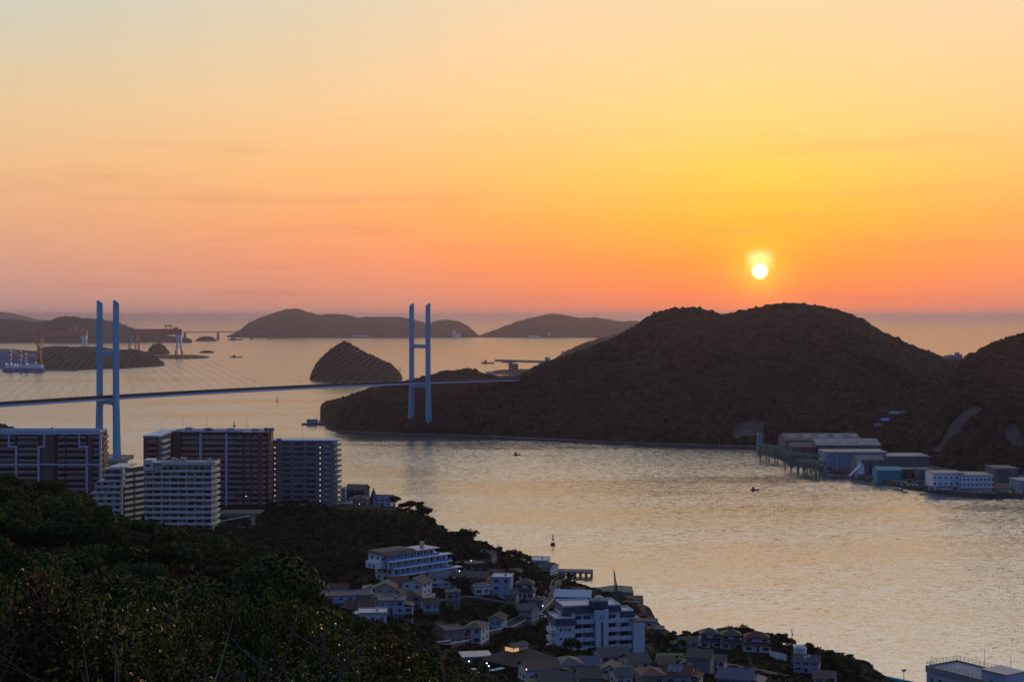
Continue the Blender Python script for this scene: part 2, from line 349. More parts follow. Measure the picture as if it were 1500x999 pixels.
def hill(name, ridge, shore, back, nx, nt, p=1.5, spur=0.0, spur_sc=160, tree=(9, 4.0), seed=1, wood=True, cmat=None, label=None, rough=0.0, scars=(), woodlabel=None):
    """ridge: (px, py, Y); shore: (px, Y); back: depth behind the ridge"""
    pxs = np.linspace(ridge[0][0], ridge[-1][0], nx)
    ry = interp(pxs, [(a, b) for a, b, _ in ridge]); rY = interp(pxs, [(a, c) for a, _, c in ridge]); sY = interp(pxs, shore)
    zr = EYE - (ry - HY) / F * rY
    t = np.concatenate([np.linspace(0, 1, nt), 1 + np.linspace(0, 1, max(6, nt // 4))[1:]]); ny = len(t)
    tt_, pp = np.meshgrid(t, pxs, indexing='ij')
    Y = np.where(tt_ <= 1, sY + (rY - sY) * tt_, rY + back * (tt_ - 1))
    X = (pp - CX) / F * Y
    gz = np.where(tt_ <= 1, 1 - (1 - np.minimum(tt_, 1)) ** p, np.maximum(0, np.cos((np.clip(tt_, 1, 2) - 1) * math.pi / 2)))
    zt = np.maximum(zr - (tree[1] * 0.8 if wood else 0), 0.0)
    env = np.clip(4 * tt_ * (1 - tt_), 0, 1) * np.minimum(1, zt / 40)
    Z = zt * gz + spur * env * fbm(X, Y, spur_sc, 4, seed)
    if rough: Z = Z + rough * np.clip(gz * 3, 0, 1) * fbm(X, Y, 26, 4, seed + 9) * np.minimum(1, zt / 12)
    Z = np.where((tt_ == 0) | (tt_ >= 2) | (Z < 0.4), -1.5, Z)
    V = np.stack([X, Y, Z], -1)
    cen = lambda a: (a[:-1, :-1] + a[1:, 1:]) / 2
    pyc = HY - (cen(Z) - EYE) * F / cen(Y); pxc = cen(pp)
    bare = np.zeros_like(pxc, bool)
    for poly in scars:
        ins = np.zeros_like(bare); n = len(poly); j = n - 1
        jx = pxc + 5 * fbm(cen(X), cen(Y), 22, 3, 77); jy = pyc + 5 * fbm(cen(X), cen(Y), 22, 3, 78)
        for i in range(n):
            (xi, yi), (xj, yj) = poly[i], poly[j]
            c_ = ((yi > jy) != (yj > jy)) & (jx < (xj - xi) * (jy - yi) / (yj - yi + 1e-9) + xi); ins ^= c_; j = i
        bare |= ins & (cen(tt_) <= 1)
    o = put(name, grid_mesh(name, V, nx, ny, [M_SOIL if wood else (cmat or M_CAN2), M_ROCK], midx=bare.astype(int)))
    tag(o, label, None, None, 'structure')
    if wood:
        lift = domes(X, Y, tree[0], tree[1], seed + 20) + 0.35 * domes(X, Y, tree[0] * 1.9, tree[1], seed + 60, .6) + 0.4 * domes(X, Y, tree[0] * 3.1, tree[1], seed + 80, .2) + 0.35 * domes(X + 31, Y + 17, tree[0] * 0.55, tree[1], seed + 40)
        lift = lift * np.clip(Z / 5.0, 0, 1)
        keep = (cen(Z) > 1.0) & ~bare
        W_ = np.stack([X, Y, Z + lift - 0.35], -1)
        w = put('woodland', grid_mesh('woodland', W_, nx, ny, cmat or M_CAN, keep=keep, smooth=False))
        tag(w, woodlabel or 'dark evergreen wood covering the hill across the channel', None, None, 'stuff')
    return o

mainshore = [(462, 2240), (470, 2170), (480, 2050), (492, 1985), (600, 1921), (638, 1919), (750, 1868), (900, 1800), (1060, 1752), (1115, 1740), (1200, 1690), (1300, 1640), (1400, 1600), (1600, 1500)]
main_ridge = [(466, 614, 2270), (469, 609, 2240), (480, 596, 2160), (495, 590, 2090), (520, 581, 2060), (540, 573, 2080), (600, 560, 2110), (650, 546, 2130), (690, 543, 2130), (712, 551, 2120), (735, 556, 2110), (760, 553, 2110), (775, 545, 2120), (790, 536, 2140), (820, 526, 2170), (850, 515, 2200), (880, 504, 2230), (900, 496, 2250),
              (930, 479, 2280), (945, 468, 2290), (960, 460, 2300), (985, 453, 2310), (1010, 451, 2320), (1030, 454, 2320), (1055, 461, 2320), (1075, 459, 2330), (1090, 456, 2340), (1115, 450, 2350), (1140, 446, 2360), (1175, 446, 2370), (1200, 450, 2370), (1225, 454, 2370), (1250, 463, 2360), (1270, 473, 2350), (1290, 486, 2340), (1310, 495, 2330), (1340, 510, 2320),
              (1365, 518, 2310), (1385, 527, 2300), (1410, 530, 2300), (1450, 527, 2300), (1600, 520, 2300)]
hill('hill', main_ridge, mainshore, 420, 620, 190, 1.45, 26, 150, (9, 5.0), 3, label='long wooded hill with two rounded summits under the setting sun',
     scars=[[(1072, 646), (1074, 628), (1088, 616), (1105, 612), (1116, 620), (1120, 646)]], woodlabel='dark woodland covering the two-humped hill beneath the setting sun')
right_ridge = [(1330, 640, 1640), (1355, 618, 1660), (1375, 585, 1690), (1395, 548, 1720), (1408, 529, 1740), (1420, 522, 1750), (1435, 513, 1760), (1455, 503, 1770), (1475, 496, 1780), (1500, 489, 1790), (1560, 478, 1800), (1640, 470, 1800)]
hill('hill', right_ridge, [(1330, 1560), (1360, 1500), (1400, 1450), (1500, 1400), (1640, 1380)], 300, 260, 170, 1.25, 24, 100, (8, 4.5), 5, label='steep wooded headland with bare rock scars at the right edge',
     scars=[[(1362, 662), (1378, 648), (1392, 622), (1408, 604), (1424, 592), (1440, 598), (1430, 612), (1412, 622), (1402, 638), (1388, 652), (1372, 668)], [(1470, 642), (1478, 618), (1492, 624), (1500, 655), (1486, 660)]], woodlabel='scrubby woodland on the steep headland at the right edge')
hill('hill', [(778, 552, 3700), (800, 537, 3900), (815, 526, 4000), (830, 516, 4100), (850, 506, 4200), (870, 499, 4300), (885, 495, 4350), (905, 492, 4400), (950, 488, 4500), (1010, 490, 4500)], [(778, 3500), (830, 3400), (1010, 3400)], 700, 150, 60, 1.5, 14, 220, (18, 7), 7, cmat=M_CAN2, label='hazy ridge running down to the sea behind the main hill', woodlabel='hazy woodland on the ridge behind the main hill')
# cone island
hill('island', [(450, 557, 3560), (454, 553, 3590), (460, 540, 3640), (468, 528, 3690), (478, 518, 3720), (490, 508, 3740), (503, 501.5, 3750), (512, 504, 3750), (525, 511, 3740), (540, 520, 3730), (548, 523, 3720), (560, 529, 3700), (572, 534, 3680), (580, 541, 3650), (588, 551, 3610), (594, 557, 3580)],
     [(450, 3550), (475, 3510), (520, 3480), (570, 3510), (594, 3560)], 200, 220, 110, 1.6, 12, 70, (10, 5.5), 9, label='small cone shaped island in the middle of the channel', woodlabel='woodland cloaking the small cone island')
# far islands
hill('island', [(332, 494, 10560), (340, 490, 10700), (352, 483, 10800), (365, 473, 10900), (385, 464, 11000), (405, 457, 11100), (418, 453, 11100), (430, 452, 11100), (442, 453.5, 11100), (455, 458, 11100), (470, 462, 11100), (485, 460, 11100), (505, 461, 11000), (525, 465, 11000), (545, 464, 11000), (565, 465, 11000), (580, 464.5, 11000), (600, 466, 11000), (615, 471, 11000), (625, 474, 11000), (640, 470, 11000), (655, 468, 11000), (672, 471, 11000), (685, 477, 10900), (695, 486, 10800), (702, 493, 10600)],
     [(332, 10500), (500, 10300), (702, 10500)], 900, 240, 40, 1.5, 22, 420, wood=False, rough=9, seed=11, label='long hazy island with one high summit on the horizon')
hill('island', [(698, 494, 10500), (712, 488, 10700), (735, 480, 10900), (757, 471, 11000), (780, 465, 11100), (800, 461, 11200), (812, 460, 11200), (830, 462, 11200), (850, 466, 11200), (875, 465, 11200), (890, 468, 11200), (910, 471, 11200), (930, 470, 11200), (960, 474, 11200), (1000, 480, 11000), (1040, 490, 10800)],
     [(698, 10450), (850, 10350), (1040, 10500)], 900, 220, 40, 1.5, 22, 420, wood=False, rough=9, seed=13, label='hazy low island behind the right bridge tower')
hill('hill', [(-160, 450, 19000), (-60, 452, 19000), (0, 457, 19000), (18, 459, 19000), (35, 463, 19000), (50, 467, 18800), (70, 470, 18700), (100, 474, 18600)], [(-160, 18000), (100, 18000)], 1500, 120, 24, 1.5, 12, 700, wood=False, rough=10, seed=15, label='palest distant coast at the left edge')
hill('hill', [(-200, 470, 9200), (0, 467, 9200), (30, 469, 9200), (55, 472, 9100), (75, 469, 9000), (85, 465, 9000), (95, 463.5, 9000), (115, 465, 9000), (140, 467, 9000), (165, 470, 9000), (185, 477, 8900), (200, 483, 8850), (220, 488, 8800), (245, 492, 8700), (268, 494, 8600), (281, 498, 8450)],
     [(-200, 8300), (281, 8380)], 700, 240, 50, 1.4, 22, 360, wood=False, rough=9, seed=17, label='broad hazy hill behind the shipyard on the left')
hill('island', [(286, 498.5, 9000), (292, 494, 9020), (298, 492.5, 9040), (305, 492.7, 9040), (312, 493.5, 9040), (318, 498.6, 9000)], [(286, 8950), (318, 8950)], 120, 60, 16, 2, 3, 100, wood=False, rough=3, seed=19, label='tiny dark islet off the end of the hazy hill')
hill('hill', [(60, 512, 4700), (66, 509, 4720), (85, 508, 4740), (110, 509, 4750), (130, 508, 4750), (150, 510, 4760), (175, 513, 4760), (195, 512, 4780), (210, 515, 4780), (225, 520, 4760), (236, 530, 4700), (243, 534, 4640)],
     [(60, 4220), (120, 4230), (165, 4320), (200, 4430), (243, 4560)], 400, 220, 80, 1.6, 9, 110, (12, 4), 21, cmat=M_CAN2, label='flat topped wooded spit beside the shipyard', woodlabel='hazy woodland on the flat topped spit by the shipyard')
hill('hill', [(-220, 519, 5200), (0, 511, 5200), (30, 513, 5200), (60, 514, 5150), (70, 524, 5000)], [(-220, 4500), (70, 4500)], 300, 100, 30, 1.5, 6, 150, wood=False, rough=3, seed=22, label='low shipyard shore at the left edge')
hill('island', [(214, 519, 6100), (219, 509, 6130), (225, 504, 6150), (233, 503, 6150), (240, 506, 6150), (246, 513, 6150), (252, 518, 6120)], [(214, 5950), (252, 5950)], 120, 70, 24, 2, 4, 90, (14, 5), 23, cmat=M_CAN2, label='small domed islet next to the gantry crane', woodlabel='trees on the small domed islet')
hill('hill', [(225, 521, 5700), (260, 520, 5750), (285, 520.5, 5700), (300, 522, 5600), (315, 524, 5450), (321, 525.5, 5360)], [(225, 5250), (260, 5200), (300, 5290), (321, 5330)], 150, 90, 12, 2.2, 1, 90, wood=False, rough=2, seed=24, label='low rocky spit carrying the gantry crane')
# ------------------------------------------------------------------ cable-stayed bridge
M_BLUE = mat('bridge_blue_paint', (.05, .27, .43), 0.45, .10, .05, spec=.4)
M_DECK = mat('deck_asphalt', (.05, .05, .055), 0.9, .2, .3)
M_GIRD = mat('girder_blue_paint', (.25, .42, .66), 0.45, .08, .05, spec=.4)
M_CABLE = mat('cable_sheath', (.42, .42, .44), 0.6, .1, .2)
M_CONC = mat('concrete', (.27, .26, .25), 0.9, .25, .25, bump=.2)
M_DARKC = mat('dark_concrete', (.13, .125, .12), 0.92, .3, .2)
M_STEEL = mat('grey_steel', (.20, .21, .22), 0.6, .2, .5)
M_DKHULL = mat('dark_hull', (.03, .032, .04), 0.6, .2, .5)
M_LAMP = mat('lamp_glow', (.9, .85, .7), 0.4, .0, 1, emit=(1, .80, .5), power=2.5)
M_LAMPW = mat('white_lamp_glow', (.9, .9, .9), 0.4, .0, 1, emit=(.92, .96, 1), power=3)

A1, A2 = Vector((-431, 1587, 0)), Vector((-121, 1953, 0))
bu = (A2 - A1).normalized(); bn = Vector((bu.y, -bu.x, 0)); SPAN = (A2 - A1).length
bridge = empty('cable_stayed_bridge', A1, 'pale blue cable stayed bridge with two twin-legged towers crossing the channel', 'bridge')
brot = math.atan2(bu.y, bu.x)               # local x runs along the deck
bridge.rotation_euler = (0, 0, brot)
DZ = 66.0; HT = 171.0; LEG = 14.8
def deck_z(x): return DZ + 3.0 - 3.2 * ((x - SPAN / 2) / (SPAN / 2)) ** 2 * 0.35
xs = np.linspace(-560, SPAN + 235, 60)
def deck_strip(y0, y1, dz0, dz1):
    b = MB(); v = []
    for x in xs:
        z = deck_z(x) if -220 < x < SPAN + 240 else deck_z(-220) - (-220 - x) * 0.012
        v += [(x, y0, z + dz0), (x, y1, z + dz0), (x, y1, z + dz1), (x, y0, z + dz1)]
    f = [(i * 4 + k, i * 4 + (k + 1) % 4, i * 4 + 4 + (k + 1) % 4, i * 4 + 4 + k) for i in range(len(xs) - 1) for k in range(4)]
    return b.add(v, [q[::-1] for q in f] + [(0, 1, 2, 3), tuple(len(xs) * 4 - 4 + k for k in (3, 2, 1, 0))])
deck_strip(-9.4, 9.4, -0.6, 0.0).build('deck', M_DECK, bridge)
for sg in (-1, 1):
    deck_strip(*sorted((sg * 9.41, sg * 10.6)), -2.3, -0.7).build('edge_girder', M_GIRD, bridge)
    deck_strip(*sorted((sg * 9.9, sg * 10.15)), -0.69, 1.5).build('railing', M_DKHULL, bridge)
deck_strip(-7.5, 7.5, -2.9, -0.6).build('box_girder', M_GIRD, bridge)
for x in (-300, -400, -500):
    MB().box(x - 3, x + 3, -6, 6, 0, deck_z(-220) + (x + 220) * .012 - 2.9).build('pier', M_CONC, bridge)
for tx in (0, SPAN):
    tw = MB()
    tw.box(tx - 9, tx + 9, -LEG - 8, LEG + 8, -4, 4)
    base = tw.build('tower_footing', M_CONC, bridge)
    tower = MB()
    tower.box(tx - 2, tx + 2, -LEG + 2.3, LEG - 2.3, 112, 117)
    tower = tower.build('cross_beam', M_BLUE, bridge)
    lb = MB()
    zb = deck_z(tx) - 3.4
    lb.add([(tx + s * 2, y, z) for s in (-1, 1) for y, z in ((-LEG + 2.4, zb), (LEG - 2.4, zb), (LEG - 2.4, zb - 7), (LEG - 5.5, zb - 4.2), (-LEG + 5.5, zb - 4.2), (-LEG + 2.4, zb - 7))],
           [(0, 1, 2, 3, 4, 5), (11, 10, 9, 8, 7, 6)] + [(i, i + 6, (i + 1) % 6 + 6, (i + 1) % 6) for i in range(6)])
    lb.build('cross_beam', M_BLUE, bridge)
    for sg in (-1, 1):
        b = MB(); y = sg * LEG; yo = sg * (LEG + 1.6)
        b.frustum((tx - 3.3, tx + 3.3, yo - 2.7, yo + 2.7), (tx - 2.6, tx + 2.6, y - 2.3, y + 2.3), 4, 66)
        b.frustum((tx - 2.6, tx + 2.6, y - 2.3, y + 2.3), (tx - 2.4, tx + 2.4, y - 2.1, y + 2.1), 66, HT - 6)
        b.add([(tx - 2.4, y - 2.1, HT - 6), (tx + 2.4, y - 2.1, HT - 6), (tx + 2.4, y + 2.1, HT - 6), (tx - 2.4, y + 2.1, HT - 6),
               (tx - 2.4, y - 2.1, HT), (tx + 2.4, y - 2.1, HT - 3.5), (tx + 2.4, y + 2.1, HT - 3.5), (tx - 2.4, y + 2.1, HT)] if tx == 0 else
              [(tx - 2.4, y - 2.1, HT - 6), (tx + 2.4, y - 2.1, HT - 6), (tx + 2.4, y + 2.1, HT - 6), (tx - 2.4, y + 2.1, HT - 6),
               (tx - 2.4, y - 2.1, HT - 3.5), (tx + 2.4, y - 2.1, HT), (tx + 2.4, y + 2.1, HT), (tx - 2.4, y + 2.1, HT - 3.5)],
              [(4, 5, 6, 7), (0, 1, 5, 4), (1, 2, 6, 5), (2, 3, 7, 6), (3, 0, 4, 7)])
        lg = b.build('tower_leg', M_BLUE, bridge)
        NCAB = 12
        for d in (-1, 1):
            for k in range(NCAB):
                reach = (232 if (d > 0) == (tx == 0) else 205) * (k + 1.6) / (NCAB + 0.6)
                zt = 122 + (HT - 10 - 122) * ((k + .5) / NCAB) ** 0.9
                x1 = tx + d * reach
                MB().tube([(tx, y, zt), (x1, sg * 10.2, deck_z(x1))], 0.065, 4, cap=False).build('stay_cable', M_CABLE, bridge)
# lamp posts along the deck
lp = empty('street_lamp', A1 + bu * (-180) + bn * 9.8 + Vector((0, 0, DZ + 2)), 'slim grey lamp post standing on the edge of the blue bridge deck', 'street lamp', 'lamp posts along the bridge deck', brot)
MB().tube([(0, 0, 0), (0, 0, 8), (0, 1.6, 8.4)], .11, 5).build('pole', M_STEEL, lp); MB().box(-.2, .2, 1.4, 2.3, 8.3, 8.5).build('lamp_head', M_STEEL, lp)
for i in range(1, 26):
    x = -180 + i * 34
    copy_tree(lp, A1 + bu * x + bn * 9.8 + Vector((0, 0, deck_z(x) + .25)))
lp.location.z = deck_z(-180) + .25

# quay around the near tower foot and its little yard
MB().prism([(-470, 1545), (-412, 1560), (-414, 1630), (-520, 1660), (-900, 1600), (-900, 1480)], -4, 2.5).build('quay', M_DARKC)['kind'] = 'structure'
q = bpy.data.objects['quay']; tag(q, 'low concrete quay at the foot of the near bridge tower')
# far road bridge on the horizon
def flat_bridge():
    a, b = P(262, 487, 9300), P(425, 492, 10100); a.z = 48; b.z = 30
    root = empty('beam_bridge', (a.x, a.y, 0), 'thin distant beam bridge leading to the long island on the horizon', 'bridge')
    n = 30; pts = [a.lerp(b, i / n) + Vector((0, 0, 9 * math.sin(math.pi * i / n * .9))) - Vector((a.x, a.y, 0)) for i in range(n + 1)]
    m = MB()
    for p, q_ in zip(pts, pts[1:]): m.bar(p, q_, 14, 5.5 )
    m.build('deck', M_DARKC, root)
    for k in (1.5, 10, 19, 24):
        p = a.lerp(b, k / n) - Vector((a.x, a.y, 0)); MB().frustum((p.x - 9, p.x + 9, p.y - 6, p.y + 6), (p.x - 5, p.x + 5, p.y - 5, p.y + 5), -3, p.z + 3).build('pier', M_DARKC, root)
flat_bridge()
# breakwater with a light at its end
def wall_between(name, a, b, w, h, m, label, cat, z0=-3):
    a, b = Vector((a.x, a.y, 0)), Vector((b.x, b.y, 0)); d = b - a
    return tag(MB().box(0, d.length, -w / 2, w / 2, z0, h).build(name, m, None, a, math.atan2(d.y, d.x)), label, cat)
Yb = sea_depth(530)
wall_between('breakwater', P(727, 530, sea_depth(529)), P(812, 530, sea_depth(531.5)), 16, 6, M_DARKC, 'long straight dark breakwater lying off the hazy ridge', 'breakwater')
# ------------------------------------------------------------------ shipyard at the left
M_RED = mat('faded_red_paint', (.50, .12, .07), 0.6, .2, .1)
M_ORANGE = mat('orange_paint', (.55, .17, .09), 0.6, .2, .1)
M_WHITE = mat('white_paint', (.55, .57, .60), 0.6, .08, .3)
M_NAVY = mat('navy_paint', (.05, .09, .18), 0.6, .2, .2)
M_TEAL = mat('teal_paint', (.02, .22, .25), 0.6, .15, .2)
M_GREEN = mat('green_steel_paint', (.055, .12, .095), 0.7, .25, .3)
def gantry(px0, px1, pyb, pyt, Y, legh, label, rich=True):
    a = P(px0, pyb, Y); b = P(px1, pyb, Y); zt = EYE - (pyt - HY) / F * Y; w = b.x - a.x
    root = empty('gantry_crane', (a.x, Y, 4), label, 'crane')
    zt -= 4
    MB().box(0, w, -6, 6, zt - 23, zt).build('girder', M_ORANGE, root)
    l = MB()
    for sx in (-1, 1):
        l.bar((w - 12 + sx * 3, 0, zt - 23), (w - 12 + sx * 12, 0, 0), 6, 10)
    l.bar((w - 24, 0, 30), (w, 0, 30), 4); l.box(w - 24, w - 2, -8, 8, zt - 40, zt - 23.2)
    l.build('leg', M_WHITE, root)
    l = MB()
    for sx in (-1, 1): l.bar((6 + sx * 2, 0, zt - 23), (6 + sx * 9, 0, 0), 4, 6)
    l.build('leg', M_ORANGE, root)
    for sx in (-1, 1):
        MB().bar((w - 12 + sx * 10.5, 0, 16), (w - 12 + sx * 12.2, 0, .2), 6.6, 10.6).build('leg_foot', M_RED, root)
    t = MB(); tx0 = w * .64
    for x in (tx0, tx0 + 20): t.box(x, x + 3, -5, 5, zt + .1, zt + 10)
    t.box(tx0 - 4, tx0 + 26, -5, 5, zt + 10, zt + 15); t.box(tx0 + 30, tx0 + 48, -4, 4, zt + .1, zt + 6)
    t.build('trolley', M_RED, root)
    return root
gantry(199, 267, 520, 482, 5700, 0, 'red and white gantry crane standing on the low rocky spit')
gantry(59, 128, 511, 484, 6200, 0, 'faded orange gantry crane behind the shipyard spit')
def jib_crane(px, pyb, Y, h, jib, ang, label, m, name='jib_crane', zb=None, w=5):
    p = P(px, pyb, Y); root = empty(name, (p.x, Y, p.z if zb is None else zb), label, 'crane')
    b = MB()
    for sx in (-1, 1):
        for sy in (-1, 1): b.bar((sx * w, sy * w, 0), (sx * w * .4, sy * w * .4, h * .55), w * .22)
    for k in range(4):
        z0, z1 = h * .55 * k / 4, h * .55 * (k + 1) / 4; r0, r1 = w * (1 - .6 * k / 4), w * (1 - .6 * (k + 1) / 4)
        b.bar((-r0, -r0, z0), (r1, -r1, z1), w * .12); b.bar((r0, -r0, z0), (-r1, -r1, z1), w * .12)
    b.build('tower', m, root)
    MB().box(-w * .9, w * .9, -w * .7, w * .7, h * .55, h * .72).build('cab', m, root)
    j = MB(); c, s_ = math.cos(ang), math.sin(ang); a0 = Vector((0, 0, h * .7)); a1 = Vector((c * jib, 0, h * .7 + s_ * jib))
    for sy in (-1, 1): j.bar(a0 + Vector((0, sy * w * .45, 0)), a1 + Vector((0, sy * w * .12, 0)), w * .16)
    off = Vector((-s_, 0, c)) * w * .7; j.bar(a0 + off, a1, w * .14)
    for k in range(7):
        q0 = a0.lerp(a1, k / 7); q1 = (a0 + off).lerp(a1, (k + .5) / 7); q2 = a0.lerp(a1, (k + 1) / 7); j.bar(q0, q1, w * .09); j.bar(q1, q2, w * .09)
    j.build('jib', m, root)
    MB().bar((-w * .3, 0, h * .72), (-w * .5, 0, h), w * .2).bar((-w * .5, 0, h), a1, w * .05).build('stay_mast', m, root)
    return root
jib_crane(190, 519, 5000, 62, 40, 1.35, 'teal jib crane rising behind the flat topped spit', M_TEAL, zb=34)
jib_crane(203, 515, 5000, 58, 44, 1.75, 'thin rust coloured jib crane right of the teal crane', M_RED, zb=34, w=3)
# crane barge and ship
def crane_ship():
    Y = sea_depth(544.5); a = P(7, 545, Y); b = P(64, 545, Y); w = b.x - a.x
    root = empty('crane_ship', (a.x, Y, 0), 'blue hulled work ship with three striped legs and a red crane at the left edge', 'ship')
    MB().add([(0, -14, 0), (w, -14, 0), (w, 14, 0), (0, 14, 0), (-3, -15, 10), (w, -15, 10), (w, 15, 10), (-3, 15, 10)], [(3, 2, 1, 0), (4, 5, 6, 7), (0, 1, 5, 4), (1, 2, 6, 5), (2, 3, 7, 6), (3, 0, 4, 7)]).build('hull', M_NAVY, root)
    h = MB().box(5, 22, -11, 11, 10, 21).box(23, 52, -10, 10, 10, 17).box(60, 104, -12, 12, 10, 20); h.build('deck_house', M_WHITE, root)
    for x in (16, 44, 58):
        l = MB(); t = 62 if x < 50 else 52
        for k in range(8): l.box(x - 2.2, x + 2.2, -2.2, 2.2, 10 + k * (t - 10) / 8, 10 + (k + 1) * (t - 10) / 8 - .02, 0 if k % 2 else 1)
        l.build('jack_up_leg', [M_WHITE, M_RED], root)
    cr = MB()
    for sx in (-1, 1):
        for sy in (-1, 1): cr.bar((92 + sx * 9, sy * 6, 20), (95 + sx * 2, sy * 2, 70), 2.2)
    for k in range(5): cr.bar((83 + k * 2, -6 + k, 20 + k * 10), (101 - k * 1.5, -6 + k, 30 + k * 10), 1.4)
    cr.build('crane_tower', M_RED, root)
    MB().bar((94, 0, 62), (68, 0, 118), 2.5).bar((94, 4, 66), (70, 3, 118), 2.2).build('crane_jib', M_RED, root)
    for x, z in ((9, 23), (22, 23), (33, 19.4), (40, 19.4), (66, 22), (90, 25)): MB().lathe([(.01, z - .9), (.9, z), (.01, z + .9)], 6, c=(x, -13)).build('deck_lamp', M_LAMPW, root)
crane_ship()
def shed(name, px0, px1, pyb, h, Y, depth, wall, roof, label, cat='building', rf='gable', rz=0, z=4, doors=0, stripes=False):
    a, b = P(px0, pyb, Y), P(px1, pyb, Y); w = (b.x - a.x)
    r = empty(name, ((a.x + b.x) / 2, Y, z), label, cat, None, rz)
    x0, x1 = -w / 2, w / 2
    MB().box(x0, x1, 0, depth, -4, h).build('wall', wall, r)
    if rf == 'gable': MB().gable(x0, x1, 0, depth, h + .02, depth * .13, .5, .3).build('roof', roof, r); g = depth * .13
    elif rf == 'gabley': MB().gable(x0, x1, 0, depth, h + .02, w * .13, .5, .3, 'y').build('roof', roof, r)
    else: MB().box(x0 - .4, x1 + .4, -.4, depth + .4, h + .01, h + .7).build('roof', roof, r)
    if rf == 'gable':
        for s in (x0, x1 - .3): MB().add([(s, .1, h + .01), (s, depth - .1, h + .01), (s, depth / 2, h + depth * .125), (s + .3, .1, h + .01), (s + .3, depth - .1, h + .01), (s + .3, depth / 2, h + depth * .125)], [(0, 2, 1), (3, 4, 5), (0, 1, 4, 3), (1, 2, 5, 4), (2, 0, 3, 5)]).build('gable_end', wall, r)
    for k in range(doors):
        x = x0 + w * (k + .5) / doors; MB().box(x - w / doors * .22, x + w / doors * .22, -.12, .02, 0, h * .62).build('door', M_DARKDOOR, r)
    return r
M_DARKDOOR = mat('dark_door', (.03, .035, .045), 0.8, .2, .3)  # one plain dark tone for doors, openings, cabins and small windows
M_GREYWALL = mat('grey_cladding', (.10, .11, .125), 0.75, .4, .25, stretch=(1, 1, .1))
M_BLUEWALL = mat('pale_blue_cladding', (.19, .24, .29), 0.75, .35, .25, stretch=(1, 1, .1))
M_ROOFG = mat('weathered_grey_roof', (.11, .11, .12), 0.75, .55, .12)
M_ROOFL = mat('pale_metal_roof', (.20, .20, .215), 0.6, .5, .14)
M_BROWNROOF = mat('rusty_roof', (.12, .085, .07), 0.8, .3, .15)
# shipyard halls
for px0, px1, pyb, h, lb in ((-60, -18, 537, 30, 'grey shipyard hall with the lowest roof'), (-16, 16, 538, 42, 'tallest pale shipyard hall behind the work ship'), (18, 50, 536, 26, 'wide grey shipyard hall right of the tall one')):
    Y = 4500; shed('shipyard_hall', px0, px1, pyb, h, Y, 60, M_BLUEWALL, M_ROOFG, lb, z=3)
wall_between('quay_arm', P(62, 546, 4180), P(112, 546, 4150), 22, 3.5, M_DARKC, 'low dark quay arm stretching right from the work ship', 'jetty')
tag(MB().lathe([(120, -2), (95, 4), (40, 9), (2, 10)], 14).build('islet', M_ROCK), 'dark reef'); bpy.data.objects['islet']['kind'] = 'structure'
isl = bpy.data.objects['islet']; isl.location = P(303, 515, sea_depth(516.6)); isl.location.z = 0; isl.scale = (.3, .2, 1)
# boats and buoys
def boat(name, px, py, ln, hull, house, label, cat='boat', rz=0.0, hs=1.0, deck=None):
    Y = sea_depth(py); p = P(px, py, Y); r = empty(name, (p.x, Y, 0), label, cat, None, rz)
    w = ln * .26; h = ln * .10 * hs
    V = []
    for t, k, up in ((-.5, .75, 1), (-.2, 1, .9), (.2, 1, .9), (.38, .66, 1.1), (.5, .04, 1.5)):
        for s, z, kk in ((-1, h * up, 1), (-1, -.4, .7), (1, -.4, .7), (1, h * up, 1)): V.append((t * ln, s * w / 2 * k * kk, z))
    f = [(i * 4 + k, i * 4 + 4 + k, i * 4 + 4 + k + 1, i * 4 + k + 1) for i in range(4) for k in range(3)] + [(i * 4 + 3, i * 4 + 7, i * 4 + 4, i * 4) for i in range(4)] + [(0, 1, 2, 3), (19, 18, 17, 16)]
    MB().add(V, f).build('hull', hull, r)
    MB().box(-ln * .3, -ln * .02, -w * .3, w * .3, h * .9, h * 2.1).box(-ln * .24, -ln * .06, -w * .24, w * .24, h * 2.1, h * 2.9).build('cabin', house, r)
    MB().tube([(-ln * .14, 0, h * 2.9), (-ln * .14, 0, h * 4.6)], ln * .012, 5).build('mast', M_STEEL, r)
    return r
boat('fishing_boat', 757, 666.5, 8, M_DKHULL, M_DARKDOOR, 'small dark fishing boat alone in the channel below the bridge tower', rz=.1, hs=1.4)
boat('fishing_boat', 1105.5, 718, 7.5, M_DKHULL, M_DARKDOOR, 'small dark fishing boat off the factory quay', rz=-.1, hs=1.4)
boat('cargo_ship', 714, 532.5, 42, M_DKHULL, M_STEEL, 'grey cargo ship with a stern house left of the breakwater', 'ship', .05, .9)
boat('cargo_ship', 746, 531, 50, M_DKHULL, M_STEEL, 'low grey cargo ship just under the breakwater', 'ship', .02, .6)
boat('barge', 346, 523.5, 46, M_DKHULL, M_STEEL, 'flat dark barge between the gantry crane spit and the cone island', 'boat', 0, .6)
boat('ferry', 345, 498.2, 90, M_DKHULL, M_STEEL, 'faint ferry below the distant beam bridge', 'ship', 0, .8)
